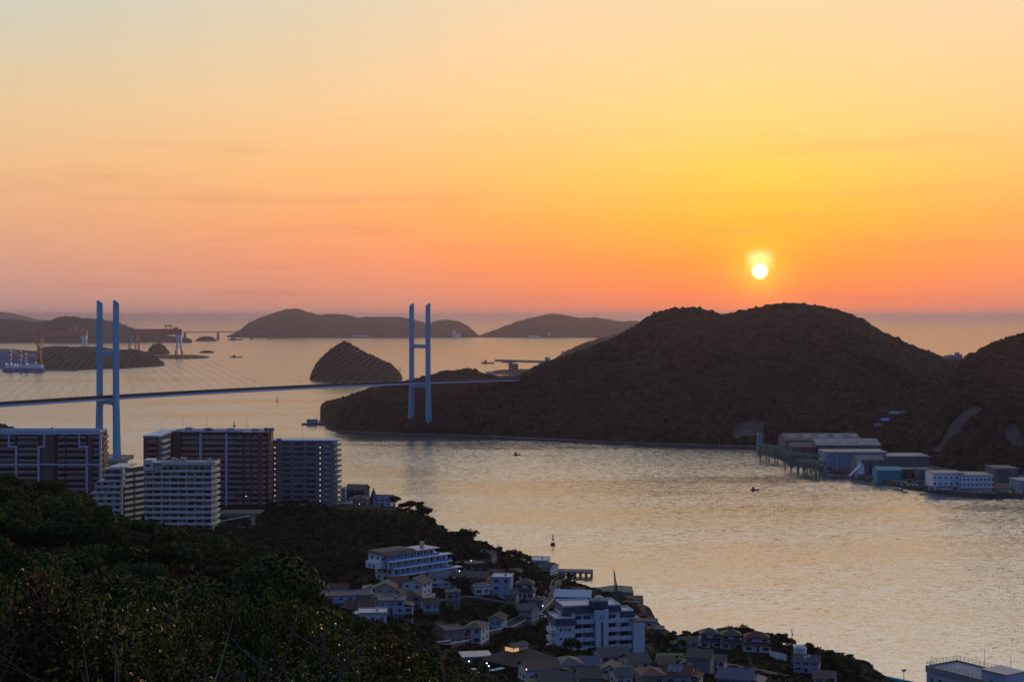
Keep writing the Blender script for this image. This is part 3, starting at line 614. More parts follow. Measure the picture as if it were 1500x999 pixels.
def buoy(px, py, hgt, m, label):
    Y = sea_depth(py); p = P(px, py, Y); r = empty('buoy', (p.x, Y, 0), label, 'buoy')
    k = hgt / 7
    MB().lathe([(1.0 * k, -.5 * k), (1.5 * k, .0), (1.5 * k, 1.2 * k), (.5 * k, 1.6 * k)], 10).build('float', m, r)
    b = MB()
    for a in range(4):
        c, s_ = math.cos(a * 1.57 + .78), math.sin(a * 1.57 + .78); b.bar((c * .9 * k, s_ * .9 * k, 1.5 * k), (c * .35 * k, s_ * .35 * k, 5 * k), .16 * k)
    b.box(-.6 * k, .6 * k, -.6 * k, .6 * k, 3.0 * k, 4.0 * k); b.build('cage', m, r)
    MB().lathe([(.35 * k, 5 * k), (.5 * k, 5.4 * k), (.3 * k, 6.2 * k), (.05 * k, 7 * k)], 8).build('lantern', m, r)
M_BUOYRED = mat('red_buoy_paint', (.28, .04, .03), 0.6, .2, .5)
buoy(810, 798, 7.5, M_BUOYRED, 'red light buoy with a cage tower in front of the pier')
buoy(406, 588, 8, M_DKHULL, 'dark buoy floating between the bridge towers')
buoy(343, 624, 8, M_DKHULL, 'dark buoy floating above the big brown apartment block')
buoy(586, 542, 10, M_DKHULL, 'faint buoy right of the cone island')
# wharf hut on the tip of the hill
def hut():
    Y = sea_depth(622); p = P(459, 622, Y); r = empty('wharf_house', (p.x, Y, 0), 'small pale wharf house on a jetty at the tip of the wooded hill', 'building')
    MB().box(-16, 24, -6, 10, -3, 2).build('jetty', M_DARKC, r); MB().box(-9, 6, -3, 5, 2, 7).box(8, 20, -3, 5, 2, 5.5).build('wall', M_BLUEWALL, r)
    MB().box(-9.4, 6.4, -3.4, 5.4, 7, 7.5).box(7.6, 20.4, -3.4, 5.4, 5.5, 5.9).build('roof', M_ROOFG, r); MB().tube([(3, 2, 7.5), (3, 2, 13)], .15, 5).build('mast', M_STEEL, r)
hut()
def lookout():
    p = P(685, 545, 2130); r = empty('lookout_house', (p.x, 2130, p.z - 3), 'tiny dark lookout house on the low wooded knoll behind the right tower', 'building')
    MB().box(-4, 4, -3, 3, 0, 8).build('wall', M_DARKC, r); MB().box(-5, 5, -4, 4, 8, 8.6).build('roof', M_DARKC, r); MB().tube([(0, 0, 8.6), (0, 0, 13)], .2, 5).build('mast', M_STEEL, r)
lookout()
# coast behind the knoll
hill('hill', [(705, 549, 4020), (718, 546, 4040), (730, 543, 4060), (744, 541.5, 4080), (762, 541, 4080), (785, 541, 4080), (800, 540, 4080), (840, 538, 4080)], [(705, 3900), (840, 3850)], 160, 90, 14, 2, 1, 80, wood=False, rough=2, seed=31, label='low headland with buildings beyond the knoll')
hill('hill', [(690, 552, 3560), (740, 549.5, 3600), (765, 550, 3600), (790, 548, 3600), (815, 546, 3600)], [(690, 3480), (815, 3440)], 80, 70, 10, 2, 1, 80, wood=False, rough=1, seed=32, label='narrow strip of flat shore beyond the bridge end')
for px0, px1, h, Y, lb in ((745, 750, 30, 4010, 'slim dark tower block on the low headland'), (749, 759, 20, 4015, 'wide dark block beside the slim tower block on the headland')):
    shed('headland_building', px0, px1, 548, h, Y, 24, M_DARKC, M_DARKC, lb, rf='flat', z=4)
for i, (px, pyb, w, h, Y, lb) in enumerate(((716, 552, 9, 8, 3490, 'low pale shed on the strip of shore beyond the bridge end'), (724, 553, 8, 7, 3480, 'pale shed second from the left on the strip of shore'), (802, 529, 7, 6, 3960, 'white roofed house where the breakwater meets the hazy ridge'), (794, 537, 8, 6, 3880, 'pale house below the white roofed one on the hazy ridge'), (826, 519.5, 6, 5, 4040, 'small house with a mast high on the hazy ridge'))):
    p = P(px, pyb, Y); r = empty('coast_house', (p.x, Y, p.z), lb, 'house'); ww = w / F * Y / 2
    MB().box(-ww, ww, 0, 12, -6, h).build('wall', M_BLUEWALL, r); MB().gable(-ww, ww, 0, 12, h + .02, 4, .5, .4).build('roof', M_ROOFL, r)
# white blocks on the far islands
for px, pyb, w, h, Y, lb in ((665, 492.5, 4, 48, 10420, 'pale tower block on the right end of the long island'), (671, 492.5, 7, 30, 10420, 'pale wide block right of the tower block on the long island'), (805, 492.5, 4, 30, 10420, 'lone pale block at the foot of the low island'), (784, 492.6, 18, 12, 10400, 'long pale hall at the waterline of the low island'), (833, 492.6, 24, 12, 10400, 'longest pale hall at the waterline of the low island'), (528, 492.6, 22, 16, 10350, 'pale strip of buildings at the foot of the long island')):
    p = P(px, pyb, Y); r = empty('distant_block', (p.x, Y, 2), lb, 'building'); ww = w / F * Y / 2
    MB().box(-ww, ww, 0, 60, -3, h).build('wall', M_WHITE, r); MB().box(-ww - 1, ww + 1, -1, 61, h + .1, h + 2).build('roof', M_ROOFG, r)
p = P(776, 466, 11080); MB()
tag(MB().tube([(0, 0, -10), (0, 0, 45)], [3, 1.5], 6).build('radio_mast', M_STEEL, None, (p.x, p.y, p.z)), 'thin radio mast on the slope of the low island', 'mast')
p = P(95, 464, 9000); tag(MB().tube([(0, 0, -10), (0, 0, 16)], [3, 2], 6).build('radio_mast', M_STEEL, None, (p.x, p.y, p.z)), 'stubby mast on the summit of the hill behind the shipyard', 'mast')

# ------------------------------------------------------------------ shore and factory across the channel
def strip(name, pts, w, z0, z1, m, label):
    v = []; n = len(pts)
    for (px, Y) in pts:
        X = (px - CX) / F * Y; v += [(X, Y - w, z0), (X, Y - w, z1), (X, Y + 14, z1 + .3), (X, Y + 14, z0)]
    f = [(i * 4 + k, i * 4 + 4 + k, i * 4 + 5 + k, i * 4 + 1 + k) for i in range(n - 1) for k in range(3)] + [(0, 1, 2, 3), tuple((n - 1) * 4 + k for k in (3, 2, 1, 0))]
    return tag(MB().add(v, [q[::-1] for q in f]).build(name, m), label, None, None, 'structure')
strip('shore', [(492, 1983), (560, 1945), (600, 1920), (638, 1917), (700, 1890), (750, 1866), (830, 1828), (900, 1798), (980, 1772), (1060, 1750), (1110, 1738)], 5, -2, 2.2, mat('sea_wall_stone', (.065, .055, .052), 0.95, .4, .05), 'stone sea wall along the foot of the wooded hill')
quay_pts = [(1108, 661), (1135, 670), (1165, 680), (1200, 688), (1235, 694), (1270, 702), (1300, 709), (1330, 715), (1380, 722), (1430, 728), (1480, 728.5), (1540, 727), (1640, 725)]
def quay():
    v = []; n = len(quay_pts)
    for px, py in quay_pts:
        Y = sea_depth(py); Yb = Y + (70 if px < 1140 else 150 if px < 1330 else 230)
        for yy, z in ((Y, -3), (Y, 3.2), (Yb, 4.2)): v.append(((px - CX) / F * yy, yy, z))
    f = [(i * 3 + k, i * 3 + 3 + k, i * 3 + 4 + k, i * 3 + 1 + k) for i in range(n - 1) for k in range(2)]
    tag(MB().add(v, f).build('quay', mat('dark_quay_concrete', (.055, .052, .05), 0.95, .4, .06)), 'dark factory quay across the channel', None, None, 'structure')
quay()
def fac(px, py, z=4.0): return P(px, py, sea_depth(py, z))
def fshed(name, px0, px1, pyb, hpx, depth, wall, roof, label, **k):
    Y = sea_depth(pyb, 4.0); return shed(name, px0, px1, pyb, hpx / F * Y, Y, depth, wall, roof, label, **k)
M_GRNWALL = mat('greenish_cladding', (.085, .115, .105), 0.75, .25, .15)
def skylights(r, w, depth, h, n):
    for k in range(n):
        x = -w / 2 + w * (k + .3) / n; z0 = h + depth * .13 * .35; z1 = h + depth * .13 * .8
        MB().add([(x, depth * .175, z0 + .4), (x + w / n * .55, depth * .175, z0 + .4), (x + w / n * .55, depth * .4, z1 + .4), (x, depth * .4, z1 + .4)], [(0, 1, 2, 3)]).build('skylight', M_ROOFL, r)
f1 = fshed('factory_hall', 1151, 1262, 664, 19, 46, M_GRNWALL, M_ROOFG, 'rearmost long factory hall with pale streaked roof at the foot of the hill'); skylights(f1, 111 / F * 1660, 46, 19 / F * 1660, 5)
f2 = fshed('factory_hall', 1196, 1290, 672, 20, 40, M_GRNWALL, M_ROOFL, 'greenish factory hall with the pale rounded roof in front of the rear hall'); skylights(f2, 94 / F * 1600, 40, 20 / F * 1600, 4)
fshed('factory_hall', 1160, 1200, 672, 17, 30, M_BROWNROOF, M_BROWNROOF, 'small brown roofed hall at the left of the factory')
f3 = fshed('warehouse', 1209, 1299, 685, 22, 34, M_BLUEWALL, M_ROOFL, 'large pale blue warehouse with one dark doorway on the quay', rf='flat')
MB().box(4, 14, -.2, -.02, .1, 9).build('door', M_NAVY, f3)
for k in range(7): MB().box(-26 + k * 8.2, -22.5 + k * 8.2, -.15, -.02, 11.4, 12.6).build('window', M_NAVY, f3)
f4 = fshed('warehouse', 1256, 1296, 694, 20, 26, M_GREYWALL, M_ROOFG, 'grey workshop with a white gable end right of the pale blue warehouse', rf='gable', doors=3)
a = P(1256, 690, 1440)
MB().add([(-13.2, -.3, 0), (-13.2, -.3, 13), (-10.5, -.3, 13.6), (-7, -.3, 8), (-6.2, -.3, 0), (-13.2, -.1, 0), (-13.2, -.1, 13), (-10.5, -.1, 13.6), (-7, -.1, 8), (-6.2, -.1, 0)], [(0, 4, 3, 2, 1), (5, 6, 7, 8, 9)] + [(i, (i + 1) % 5, (i + 1) % 5 + 5, i + 5) for i in range(5)]).build('gable_end', M_WHITE, f4)
fshed('warehouse', 1300, 1362, 687, 18, 36, M_GREYWALL, M_ROOFL, 'long dark grey warehouse with a pale roof edge under the rock scar', rf='flat')
fshed('warehouse', 1285, 1321, 701, 12, 20, M_TEAL, M_TEAL, 'bright teal warehouse close to the water', rf='gable')
fshed('warehouse', 1319, 1344, 700, 12, 16, M_DARKC, M_ROOFG, 'small dark open shed right of the teal warehouse', rf='flat', doors=2)
fshed('warehouse', 1346, 1366, 703, 15, 16, M_GREYWALL, M_GREYWALL, 'plain grey box shed left of the white office block', rf='flat')
w1 = fshed('office_block', 1367, 1412, 713, 19, 26, M_WHITE, M_ROOFL, 'white office block with green window bands at the quay road', rf='flat')
w2 = fshed('office_block', 1406, 1455, 714, 17, 30, M_WHITE, M_ROOFL, 'white two storey block with rows of small dark windows beside the office block', rf='flat')
for r, n, wd, hh in ((w1, 6, 29, (2.2, 7.4)), (w2, 9, 32, (1.8, 6.2))):
    for z in hh:
        for k in range(n):
            x = -wd / 2 + wd * (k + .5) / n; MB().box(x - .9, x + .9, -.1, -.01, z, z + 1.6).build('window', M_DARKDOOR, r)
fshed('warehouse', 1458, 1492, 705, 18, 30, M_GREYWALL, M_ROOFG, 'large blue grey hall behind the parked cars at the right edge', rf='flat')
fshed('warehouse', 1493, 1530, 717, 12, 26, M_BLUEWALL, M_ROOFL, 'pale blue shed cut by the right edge of the photo', rf='flat')
# green gantry trestles over the water
def trestle(px0, px1, py, h, n, label):
    Y = sea_depth(py + 1, 2); a, b = P(px0, py, Y), P(px1, py, Y - 40); d = Vector((b.x - a.x, b.y - a.y, 0)); r = empty('loading_trestle', (a.x, a.y, 0), label, 'trestle', None, math.atan2(d.y, d.x)); ln = d.length
    t = MB()
    for y in (-4, 4):
        t.box(0, ln, y - .5, y + .5, h - 2.5, h)
        k = 0
        while k * 3.0 < ln - 3: t.bar((k * 3.0, y, h - 2.4), (k * 3.0 + 3, y, h - .2) if k % 2 else (k * 3.0 + 3, y, h - 2.4), .3); k += 1
    t.build('girder', M_GREEN, r)
    for k in range(n):
        x = ln * (k + .5) / n; l = MB()
        for y in (-4, 4): l.box(x - .5, x + .5, y - .5, y + .5, -4, h - 2.5)
        l.bar((x, -4, 3), (x, 4, h - 3), .4); l.build('leg', M_GREEN, r)
trestle(1112, 1150, 668, 16, 3, 'green steel loading trestle reaching out over the water at the left of the factory')
trestle(1150, 1196, 681, 17, 5, 'green steel trestle with many legs in front of the brown roofed hall')
trestle(1172, 1205, 686, 13, 5, 'lowest green trestle nearest the pale blue warehouse')
trestle(1288, 1336, 681, 11, 4, 'thin green pipe rack between the grey warehouses')
shed('conveyor_house', 1110, 1118, 668, 16, 1690, 6, M_BLUEWALL, M_ROOFL, 'pale box at the tip of the green loading trestle', rf='flat', z=4)
# sloping white chute
p = fac(1252, 697); r = empty('loading_chute', (p.x, p.y, 3), 'white sloping loading chute on the quay edge', 'chute'); MB().bar((-5, 0, 1), (6, 2, 11), 2.4, 1).build('ramp', M_WHITE, r); MB().bar((5, -1, 0), (5, -1, 10), .8).bar((1, -1, 0), (1, -1, 6), .6).build('leg', M_WHITE, r)
tag(MB().box(-16, 16, -4, 4, -1, 1.4).build('barge', M_DARKC, None, (fac(1252, 700).x, sea_depth(698), 0), -.35), 'dark flat barge moored below the white chute', 'boat')
# houses in the valley behind the factory
for px, py, w, h, Y, mw, mr, lb in ((1310, 612, 12, 5, 1770, M_BLUEWALL, M_ROOFL, 'pale house with two windows high in the valley behind the factory'), (1321, 611, 9, 5, 1775, M_GREYWALL, M_ROOFG, 'grey house right of the pale valley house'), (1297, 622, 11, 5, 1740, M_GREYWALL, mat('blue_sheet_roof', (.10, .24, .55), .5, .1, .3), 'house with a bright blue roof below the pale valley house'), (1286, 630, 9, 5, 1720, M_GREYWALL, M_NAVY, 'dark blue house at the bottom of the valley')):
    p = P(px, py, Y); r = empty('valley_house', (p.x, Y, p.z), lb, 'house'); ww = w / F * Y / 2
    MB().box(-ww, ww, 0, 8, -10, h).build('wall', mw, r); MB().gable(-ww, ww, 0, 8, h + .02, 2.4, .5, .3).build('roof', mr, r)
    for k in (-1, 1): MB().box(ww * .5 * k - .8, ww * .5 * k + .8, -.1, -.01, 1.4, 3.2).build('window', M_DARKDOOR, r)
for px, py, w, lb in ((1387, 526.5, 4.5, 'leftmost pale house in the gap between the hill and the headland'), (1393, 525.5, 4, 'second pale house from the left in the gap above the valley'), (1399, 526, 5, 'widest pale house in the gap between the hill and the headland'), (1403, 522, 4.5, 'highest pale house in the gap above the valley'), (1408, 525, 4, 'rightmost pale house in the gap against the headland')):
    p = P(px, py, 2280); r = empty('saddle_house', (p.x, 2280, p.z), lb, 'house'); ww = w / F * 2280 / 2
    MB().box(-ww, ww, 0, 8, -14, 4).build('wall', M_BLUEWALL, r); MB().gable(-ww, ww, 0, 8, 4.02, 2.0, .5, .3).build('roof', M_ROOFL, r)
# parked cars and stacks on the far quay
def car_mesh(root, paint):
    b = MB(); b.frustum((-2.1, 2.1, -.85, .85), (-2.15, 2.15, -.88, .88), .35, .85).build('body', paint, root)
    MB().frustum((-1.5, 1.3, -.8, .8), (-1.0, .8, -.66, .66), .85, 1.45).build('cabin', M_DARKDOOR, root)
    MB().box(-.98, .78, -.64, .64, 1.45, 1.5).build('roof', paint, root)
    for x in (-1.3, 1.3):
        for y in (-.8, .8): MB().tube([(x, y - .1, .33), (x, y + .1, .33)], .33, 10).build('wheel', M_DKHULL, root)
M_CARW = mat('white_car_paint', (.75, .76, .78), .3, .03, 1, spec=.5); M_CARS = mat('silver_car_paint', (.42, .44, .47), .3, .05, 1, metal=.5, spec=.5); M_CARD = mat('dark_car_paint', (.04, .05, .07), .3, .1, 1, spec=.5)
cars = []
for nm, m in (('white', M_CARW), ('silver', M_CARS), ('dark', M_CARD)):
    c = empty('parked_car', (0, 0, 0), nm, 'car', 'cars parked on the far quay'); car_mesh(c, m); cars.append(c)
carspots = []
rr = random.Random(4)
for px in list(np.linspace(1362, 1404, 11)) + list(np.linspace(1430, 1446, 4)) + list(np.linspace(1470, 1494, 6)) + list(np.linspace(1322, 1344, 4)):
    for dpy in (0,) if px > 1410 else (0, 3.5):
        py = 717.5 - dpy + (3.5 if px > 1410 else 0) - (6 if px < 1350 else 0); p = fac(px + rr.uniform(-1, 1), py + rr.uniform(-.5, .5), 3.5); carspots.append((p, rr.uniform(-.3, .3) + 1.3))
used = set()
for p, a in carspots:
    k = rr.choice((0, 0, 1, 1, 2)); lb = ('white car parked in the row on the far quay', 'silver car parked in the row on the far quay', 'dark car parked in the row on the far quay')[k]
    if k not in used: used.add(k); cars[k].location = p; cars[k].rotation_euler = (0, 0, a); cars[k]['label'] = lb
    else: copy_tree(cars[k], p, a, label=lb)
# yard clutter on the factory quay
crng = random.Random(31)
M_CONT = [mat('container_%s' % n, c, .7, .2, .4) for n, c in (('rust', (.16, .06, .04)), ('green', (.04, .12, .08)), ('grey', (.16, .17, .18)), ('blue', (.05, .10, .2)))]
cn = ('rust red', 'dark green', 'pale grey', 'dull blue')
spots_ = [(1216, 688), (1224, 690), (1236, 692), (1246, 694), (1262, 699), (1274, 702), (1312, 708), (1318, 709), (1327, 711), (1334, 706), (1348, 709), (1352, 714), (1448, 722), (1458, 719), (1464, 722), (1178, 680), (1190, 683), (1203, 686)]
for i, (px, py) in enumerate(spots_):
    k = crng.randrange(4); p = fac(px, py, 3.6); near = 'by the pale blue warehouse' if px < 1250 else 'beside the teal warehouse' if px < 1330 else 'left of the white office block' if px < 1400 else 'right of the white blocks'
    r = empty('storage_container', (p.x, p.y, 3.5), '%s storage container on the factory quay %s' % (cn[k], near), 'container', 'containers on the factory quay', crng.uniform(-.6, .6))
    MB().box(-3, 3, -1.2, 1.2, 0, 2.6).build('body', M_CONT[k], r); b = MB()
    for q in range(9): b.box(-2.8 + q * .68, -2.6 + q * .68, -1.26, -1.201, .2, 2.4)
    b.build('ribs', M_CONT[k], r)
for px, py, lb in ((1120, 656, 'thin lamp mast at the left end of the factory'), (1208, 690, 'lamp mast in front of the pale blue warehouse'), (1280, 704, 'lamp mast by the teal warehouse'), (1356, 712, 'lamp mast left of the white office block'), (1462, 722, 'lamp mast at the right end of the quay')):
    p = fac(px, py, 3.6); r = empty('lamp_mast', (p.x, p.y, 3.4), lb, 'lamp mast'); MB().tube([(0, 0, 0), (0, 0, 13)], [.2, .12], 6).build('pole', M_STEEL, r); MB().box(-.9, .9, -.3, .3, 13, 13.4).build('lamp_head', M_STEEL, r)
for px0, px1, Y0, n, lb in ((1120, 1060, 1748, 5, ''),):
    for k in range(n):
        px = px0 + (px1 - px0) * k / (n - 1) - 6; p = P(px, 655, Y0 + 4); upx = empty('utility_pole', (p.x, p.y, 2), 'thin pole on the sea wall %s the bare rock face' % ('right of' if px > 1096 else 'left of' if px < 1075 else 'in front of'), 'pole', 'poles along the sea wall'); MB().tube([(0, 0, -1), (0, 0, 9)], .12, 5).build('pole', M_STEEL, upx); MB().bar((-.8, 0, 8.4), (.8, 0, 8.4), .1).build('cross_arm', M_STEEL, upx)
# ------------------------------------------------------------------ near shore: houses table first, the ground is fitted under it
W_WHITE = mat('white_render', (0.508, 0.517, 0.525), .8, .12, .4); W_CREAM = mat('cream_render', (0.410, 0.377, 0.312), .8, .15, .4); W_TAN = mat('tan_render', (0.279, 0.205, 0.156), .85, .2, .4)
W_BLUE = mat('pale_blue_render', (0.295, 0.377, 0.476), .8, .12, .4); W_PINK = mat('pink_render', (0.295, 0.197, 0.189), .85, .15, .4); W_GREY = mat('grey_render', (0.221, 0.230, 0.238), .85, .18, .4)
W_GREEN = mat('grey_green_render', (0.197, 0.221, 0.197), .85, .15, .4); W_ORANGE = mat('orange_timber', (0.246, 0.107, 0.049), .8, .2, .6); W_DARK = mat('dark_timber', (0.049, 0.045, 0.045), .85, .3, .6)
R_NAVY = mat('dark_blue_tiles', (0.022, 0.037, 0.062), .6, .25, .8); R_BLUE = mat('blue_tiles', (0.025, 0.050, 0.119), .55, .2, .8); R_GREY = mat('grey_tiles', (0.045, 0.048, 0.053), .7, .25, .8)
R_BROWN = mat('brown_tiles', (0.040, 0.027, 0.025), .75, .3, .8); R_RED = mat('dull_red_tiles', (0.069, 0.026, 0.024), .75, .25, .8); R_PINK = mat('faded_pink_tiles', (0.100, 0.054, 0.050), .75, .2, .8)
R_PALE = mat('pale_sheet_roof', (0.310, 0.310, 0.335), .5, .12, .5); R_TAN = mat('tan_flat_roof', (0.077, 0.062, 0.052), .85, .25, .5); R_GREEN = mat('dark_green_tiles', (0.025, 0.040, 0.037), .65, .25, .8)
M_GLASS = mat('dark_window_glass', (.025, .03, .04), .12, .1, .5, spec=.6); M_CURT = mat('curtained_glass', (.16, .155, .14), .35, .25, 2, spec=.5); M_GLASS2 = mat('blue_window_glass', (.05, .08, .12), .15, .2, .5, spec=.6); M_FRAME = mat('window_frame', (.34, .36, .38), .6, .1, 1)
M_ROAD = mat('village_asphalt', (.055, .055, .06), .9, .3, .3); M_RAIL = mat('white_guard_rail', (.6, .62, .64), .5, .1, 1)
# px, py (middle of the front foot), Y, width in px, depth m, storeys, turn, roof, wall, roof material, label
HOUSES = [
 (466, 879, 545, 15, 6, 2, .1, 'hip', W_WHITE, R_NAVY, 'narrow white two storey house with a dark blue hip roof beside the tall shrub'),
 (491, 875, 565, 34, 7, 1, .05, 'gx', W_TAN, R_BROWN, 'long low house with a dark brown roof behind the narrow white house'),
 (513, 892, 530, 68, 9, 1.6, .22, 'flat', W_BLUE, R_TAN, 'long flat house with a brown roof and orange timber front'),
 (546, 914, 505, 40, 8, 1.2, .08, 'flat', W_WHITE, R_PALE, 'small white house with a pale flat roof just above the leafy shrubs'),
 (527, 902, 520, 40, 8, 1, .1, 'gx', W_TAN, R_BROWN, 'brown roofed shed behind the pale flat roofed house'),
 (573, 901, 520, 38, 8, 1.7, .02, 'flat', W_BLUE, R_GREY, 'pale blue box house with four small windows and a planted roof'),
 (564, 880, 555, 30, 8, 1.6, 0, 'gy', W_CREAM, R_GREY, 'cream house with its grey gable facing the camera below the hotel'),
 (584, 868, 575, 26, 8, 1.3, .3, 'gx', W_TAN, R_RED, 'dull red roofed house left of the double gabled white house'),
 (604, 874, 565, 32, 9, 1.7, -.35, 'gy', W_WHITE, R_GREY, 'white house with a big grey gable in front of the terraced hotel'),
 (602, 894, 540, 28, 8, 1.8, .1, 'hip', W_PINK, R_BROWN, 'red brown house below the white gabled house'),
 (645, 862, 585, 32, 8, 1.5, .15, 'gx', W_WHITE, R_BLUE, 'white house with a blue roof at the right foot of the terraced hotel'),
 (692, 840, 640, 38, 9, 1.3, .2, 'flat', W_DARK, R_TAN, 'dark low house with a tan flat roof at the edge of the wood'),
 (712, 823, 665, 18, 7, 1, -.3, 'gx', W_TAN, R_GREY, 'small shed highest up the slope behind the tan flat roof'),
 (676, 858, 600, 24, 7, 1.3, .1, 'gx', W_TAN, R_TAN, 'tan house right of the blue roofed white house'),
 (698, 861, 595, 28, 7, 1.5, -.3, 'gx', W_ORANGE, R_GREY, 'orange tan house under a grey gable roof in the middle of the village'),
 (707, 872, 580, 22, 6, 1.1, .3, 'flat', W_WHITE, R_BROWN, 'white house with a long balcony parapet on a retaining wall'),
 (734, 878, 585, 28, 9, 3, -.12, 'flat', W_BLUE, R_PALE, 'tall narrow house with a pale lilac flat roof stepping down the slope'),
 (768, 878, 590, 27, 8, 1.8, -.1, 'skirt', W_WHITE, R_GREY, 'white house with two stacked grey gables facing the camera by the road'),
 (770, 911, 560, 20, 7, 1.6, -.4, 'gx', W_GREY, R_NAVY, 'small dark house with a blue roof beside the bend of the road'),
 (784, 896, 585, 22, 7, 1.5, -.15, 'flat', W_PINK, R_TAN, 'pink tan flat house at the roadside with white vehicles parked by it'),
 (725, 929, 545, 20, 8, 1.9, -.25, 'gy', W_BLUE, R_BROWN, 'pale blue house with a curved brown roof on the dark slope'),
 (667, 945, 500, 28, 8, 1.7, .35, 'flat', W_PINK, R_TAN, 'pinkish tan flat house left of the grey gabled one above the hall'),
 (692, 944, 505, 26, 9, 2, -.3, 'hip', W_WHITE, R_GREY, 'white house under a grey hip roof standing against the pinkish house'),
 (796, 1000, 432, 52, 8, 1.4, .3, 'gx', W_WHITE, R_PINK, 'white house with a faded pink roof in front of the brown hall'),
 (838, 994, 440, 34, 9, 1.4, .2, 'hip', W_GREY, R_NAVY, 'dark blue hip roofed house right of the pink roofed one'),
 (815, 1018, 405, 46, 8, 1.2, .15, 'gx', W_BLUE, R_GREY, 'pale roofed house cut by the bottom edge below the pink roof'),
 (902, 986, 472, 44, 8, 2, .25, 'gx', W_CREAM, R_NAVY, 'cream two storey house with a dark blue gable roof in front of the turret block'),
 (938, 995, 462, 31, 8, 1.9, .3, 'gx', W_CREAM, R_GREY, 'small cream house with a grey roof and neat square windows'),
 (862, 994, 455, 26, 8, 1.4, -.1, 'gx', W_GREY, R_BLUE, 'low house with a dull blue roof left of the cream two storey house'),
 (893, 1003, 440, 22, 7, 1.6, -.2, 'gy', W_WHITE, R_GREY, 'little white gable house below the cream two storey house'),
 (864, 1012, 425, 32, 8, 1.3, .1, 'gx', W_TAN, R_TAN, 'tan roofed house cut by the bottom edge left of the little white gable'),
 (957, 1006, 442, 34, 8, 1.2, .15, 'hip', W_TAN, R_PINK, 'low house with a faded pink hip roof at the bottom edge'),
 (992, 1006, 448, 38, 9, 1.3, -.3, 'gx', W_CREAM, R_RED, 'house with dark solar panels on a dull red roof at the bottom edge'),
 (1014, 1003, 455, 14, 6, 1.5, 0, 'gy', W_WHITE, R_BROWN, 'narrow white gable annex right of the solar panel house'),
 (1023, 988, 490, 34, 8, 2, -.3, 'gx', W_GREEN, R_TAN, 'grey green two storey house with a tan roof below the three hip roofed houses'),
 (1074, 1008, 470, 50, 10, 1, -.35, 'gx', W_GREY, R_BLUE, 'low hall with a large bright blue roof at the bottom edge'),
 (1041, 950, 622, 30, 9, 1.9, 0, 'skirt', W_WHITE, R_NAVY, 'white house with dark blue hip roofs, leftmost of the three on the knoll'),
 (1072, 952, 618, 31, 9, 1.9, -.05, 'skirt', W_CREAM, R_GREEN, 'cream house with dark green hip roofs in the middle of the three on the knoll'),
 (1109, 956, 612, 40, 9, 1.9, -.12, 'skirt', W_WHITE, R_RED, 'white house with dull red hip roofs, rightmost of the three on the knoll'),
 (1009, 951, 615, 28, 7, 1, .1, 'gx', W_GREY, R_GREY, 'low grey house half hidden by bushes left of the knoll houses'),
 (1181, 986, 560, 36, 8, 1.5, -.3, 'gx', W_BLUE, R_NAVY, 'blue house with a skylight on its dark roof at the end of the knoll'),
 (1207, 1006, 520, 30, 8, 1, -.3, 'gx', W_WHITE, R_PINK, 'pink roofed house cut by the bottom edge below the blue house'),
 (524, 742, 868, 28, 10, 1.4, -.1, 'hip', W_PINK, R_GREY, 'pink house with a grey hip roof on the ridge right of the grey tower block'),
 (520, 738, 884, 28, 11, 3, -.2, 'gx', W_DARK, R_GREY, 'tall dark house behind the pink house on the ridge'),
 (502, 738, 874, 7, 8, 3, 0, 'gy', W_BLUE, R_NAVY, 'narrow pale blue house against the foot of the grey tower block'),
 (560, 742, 872, 26, 9, 1.5, -.2, 'gx', W_WHITE, R_BLUE, 'white house with a long blue roof at the right end of the ridge'),
 (655, 848, 615, 18, 6, 1, .2, 'gx', W_TAN, R_BROWN, 'small brown shed behind the blue roofed white house'),
 (664, 880, 560, 20, 6, 1, .1, 'flat', W_GREY, R_TAN, 'low grey garage beside the lane below the blue roofed white house'),
 (748, 884, 572, 16, 6, 1.2, -.2, 'gx', W_TAN, R_NAVY, 'small tan hut between the pale lilac roofed house and the stacked gables'),
 (632, 896, 535, 22, 6, 1, .2, 'gx', W_BLUE, R_BROWN, 'low pale blue cottage right of the red brown house'),
 (542, 878, 556, 18, 7, 1.3, .1, 'hip', W_GREY, R_NAVY, 'small grey house with a dark hip roof left of the cream gable house'),
 (724, 856, 625, 20, 7, 1.4, -.2, 'gx', W_CREAM, R_GREY, 'cream house behind the pale lilac roofed house'),
 (752, 850, 650, 18, 7, 1.2, -.2, 'hip', W_GREY, R_BROWN, 'grey house with a brown hip roof at the wood edge above the stacked gables'),
 (642, 932, 515, 18, 6, 1, .4, 'gx', W_TAN, R_BROWN, 'brown shed alone on the dark bank left of the pinkish tan house'),
 (915, 1008, 430, 24, 7, 1.2, .2, 'gx', W_WHITE, R_NAVY, 'white cottage with a dark blue roof at the bottom edge below the cream house'),
 (976, 986, 470, 22, 7, 1, -.1, 'gx', W_TAN, R_PINK, 'faded pink roofed cottage between the small cream house and the solar panel house'),
 (1052, 980, 510, 18, 6, 1, -.3, 'gx', W_WHITE, R_GREY, 'little white cottage right of the grey green house'),
 (788, 836, 830, 26, 14, 1.9, -.15, 'flat', W_BLUE, R_PALE, 'dark blue harbour warehouse with a pale roof at the root of the pier'),
 (800, 843, 800, 14, 9, 1.5, -.5, 'gx', W_WHITE, R_GREY, 'small white house in front of the harbour warehouse'),
]
def ray(px, py, Y): p = P(px, py, Y); return (p.x, p.y, p.z)
GP = [ray(h[0], h[1], h[2]) for h in HOUSES]
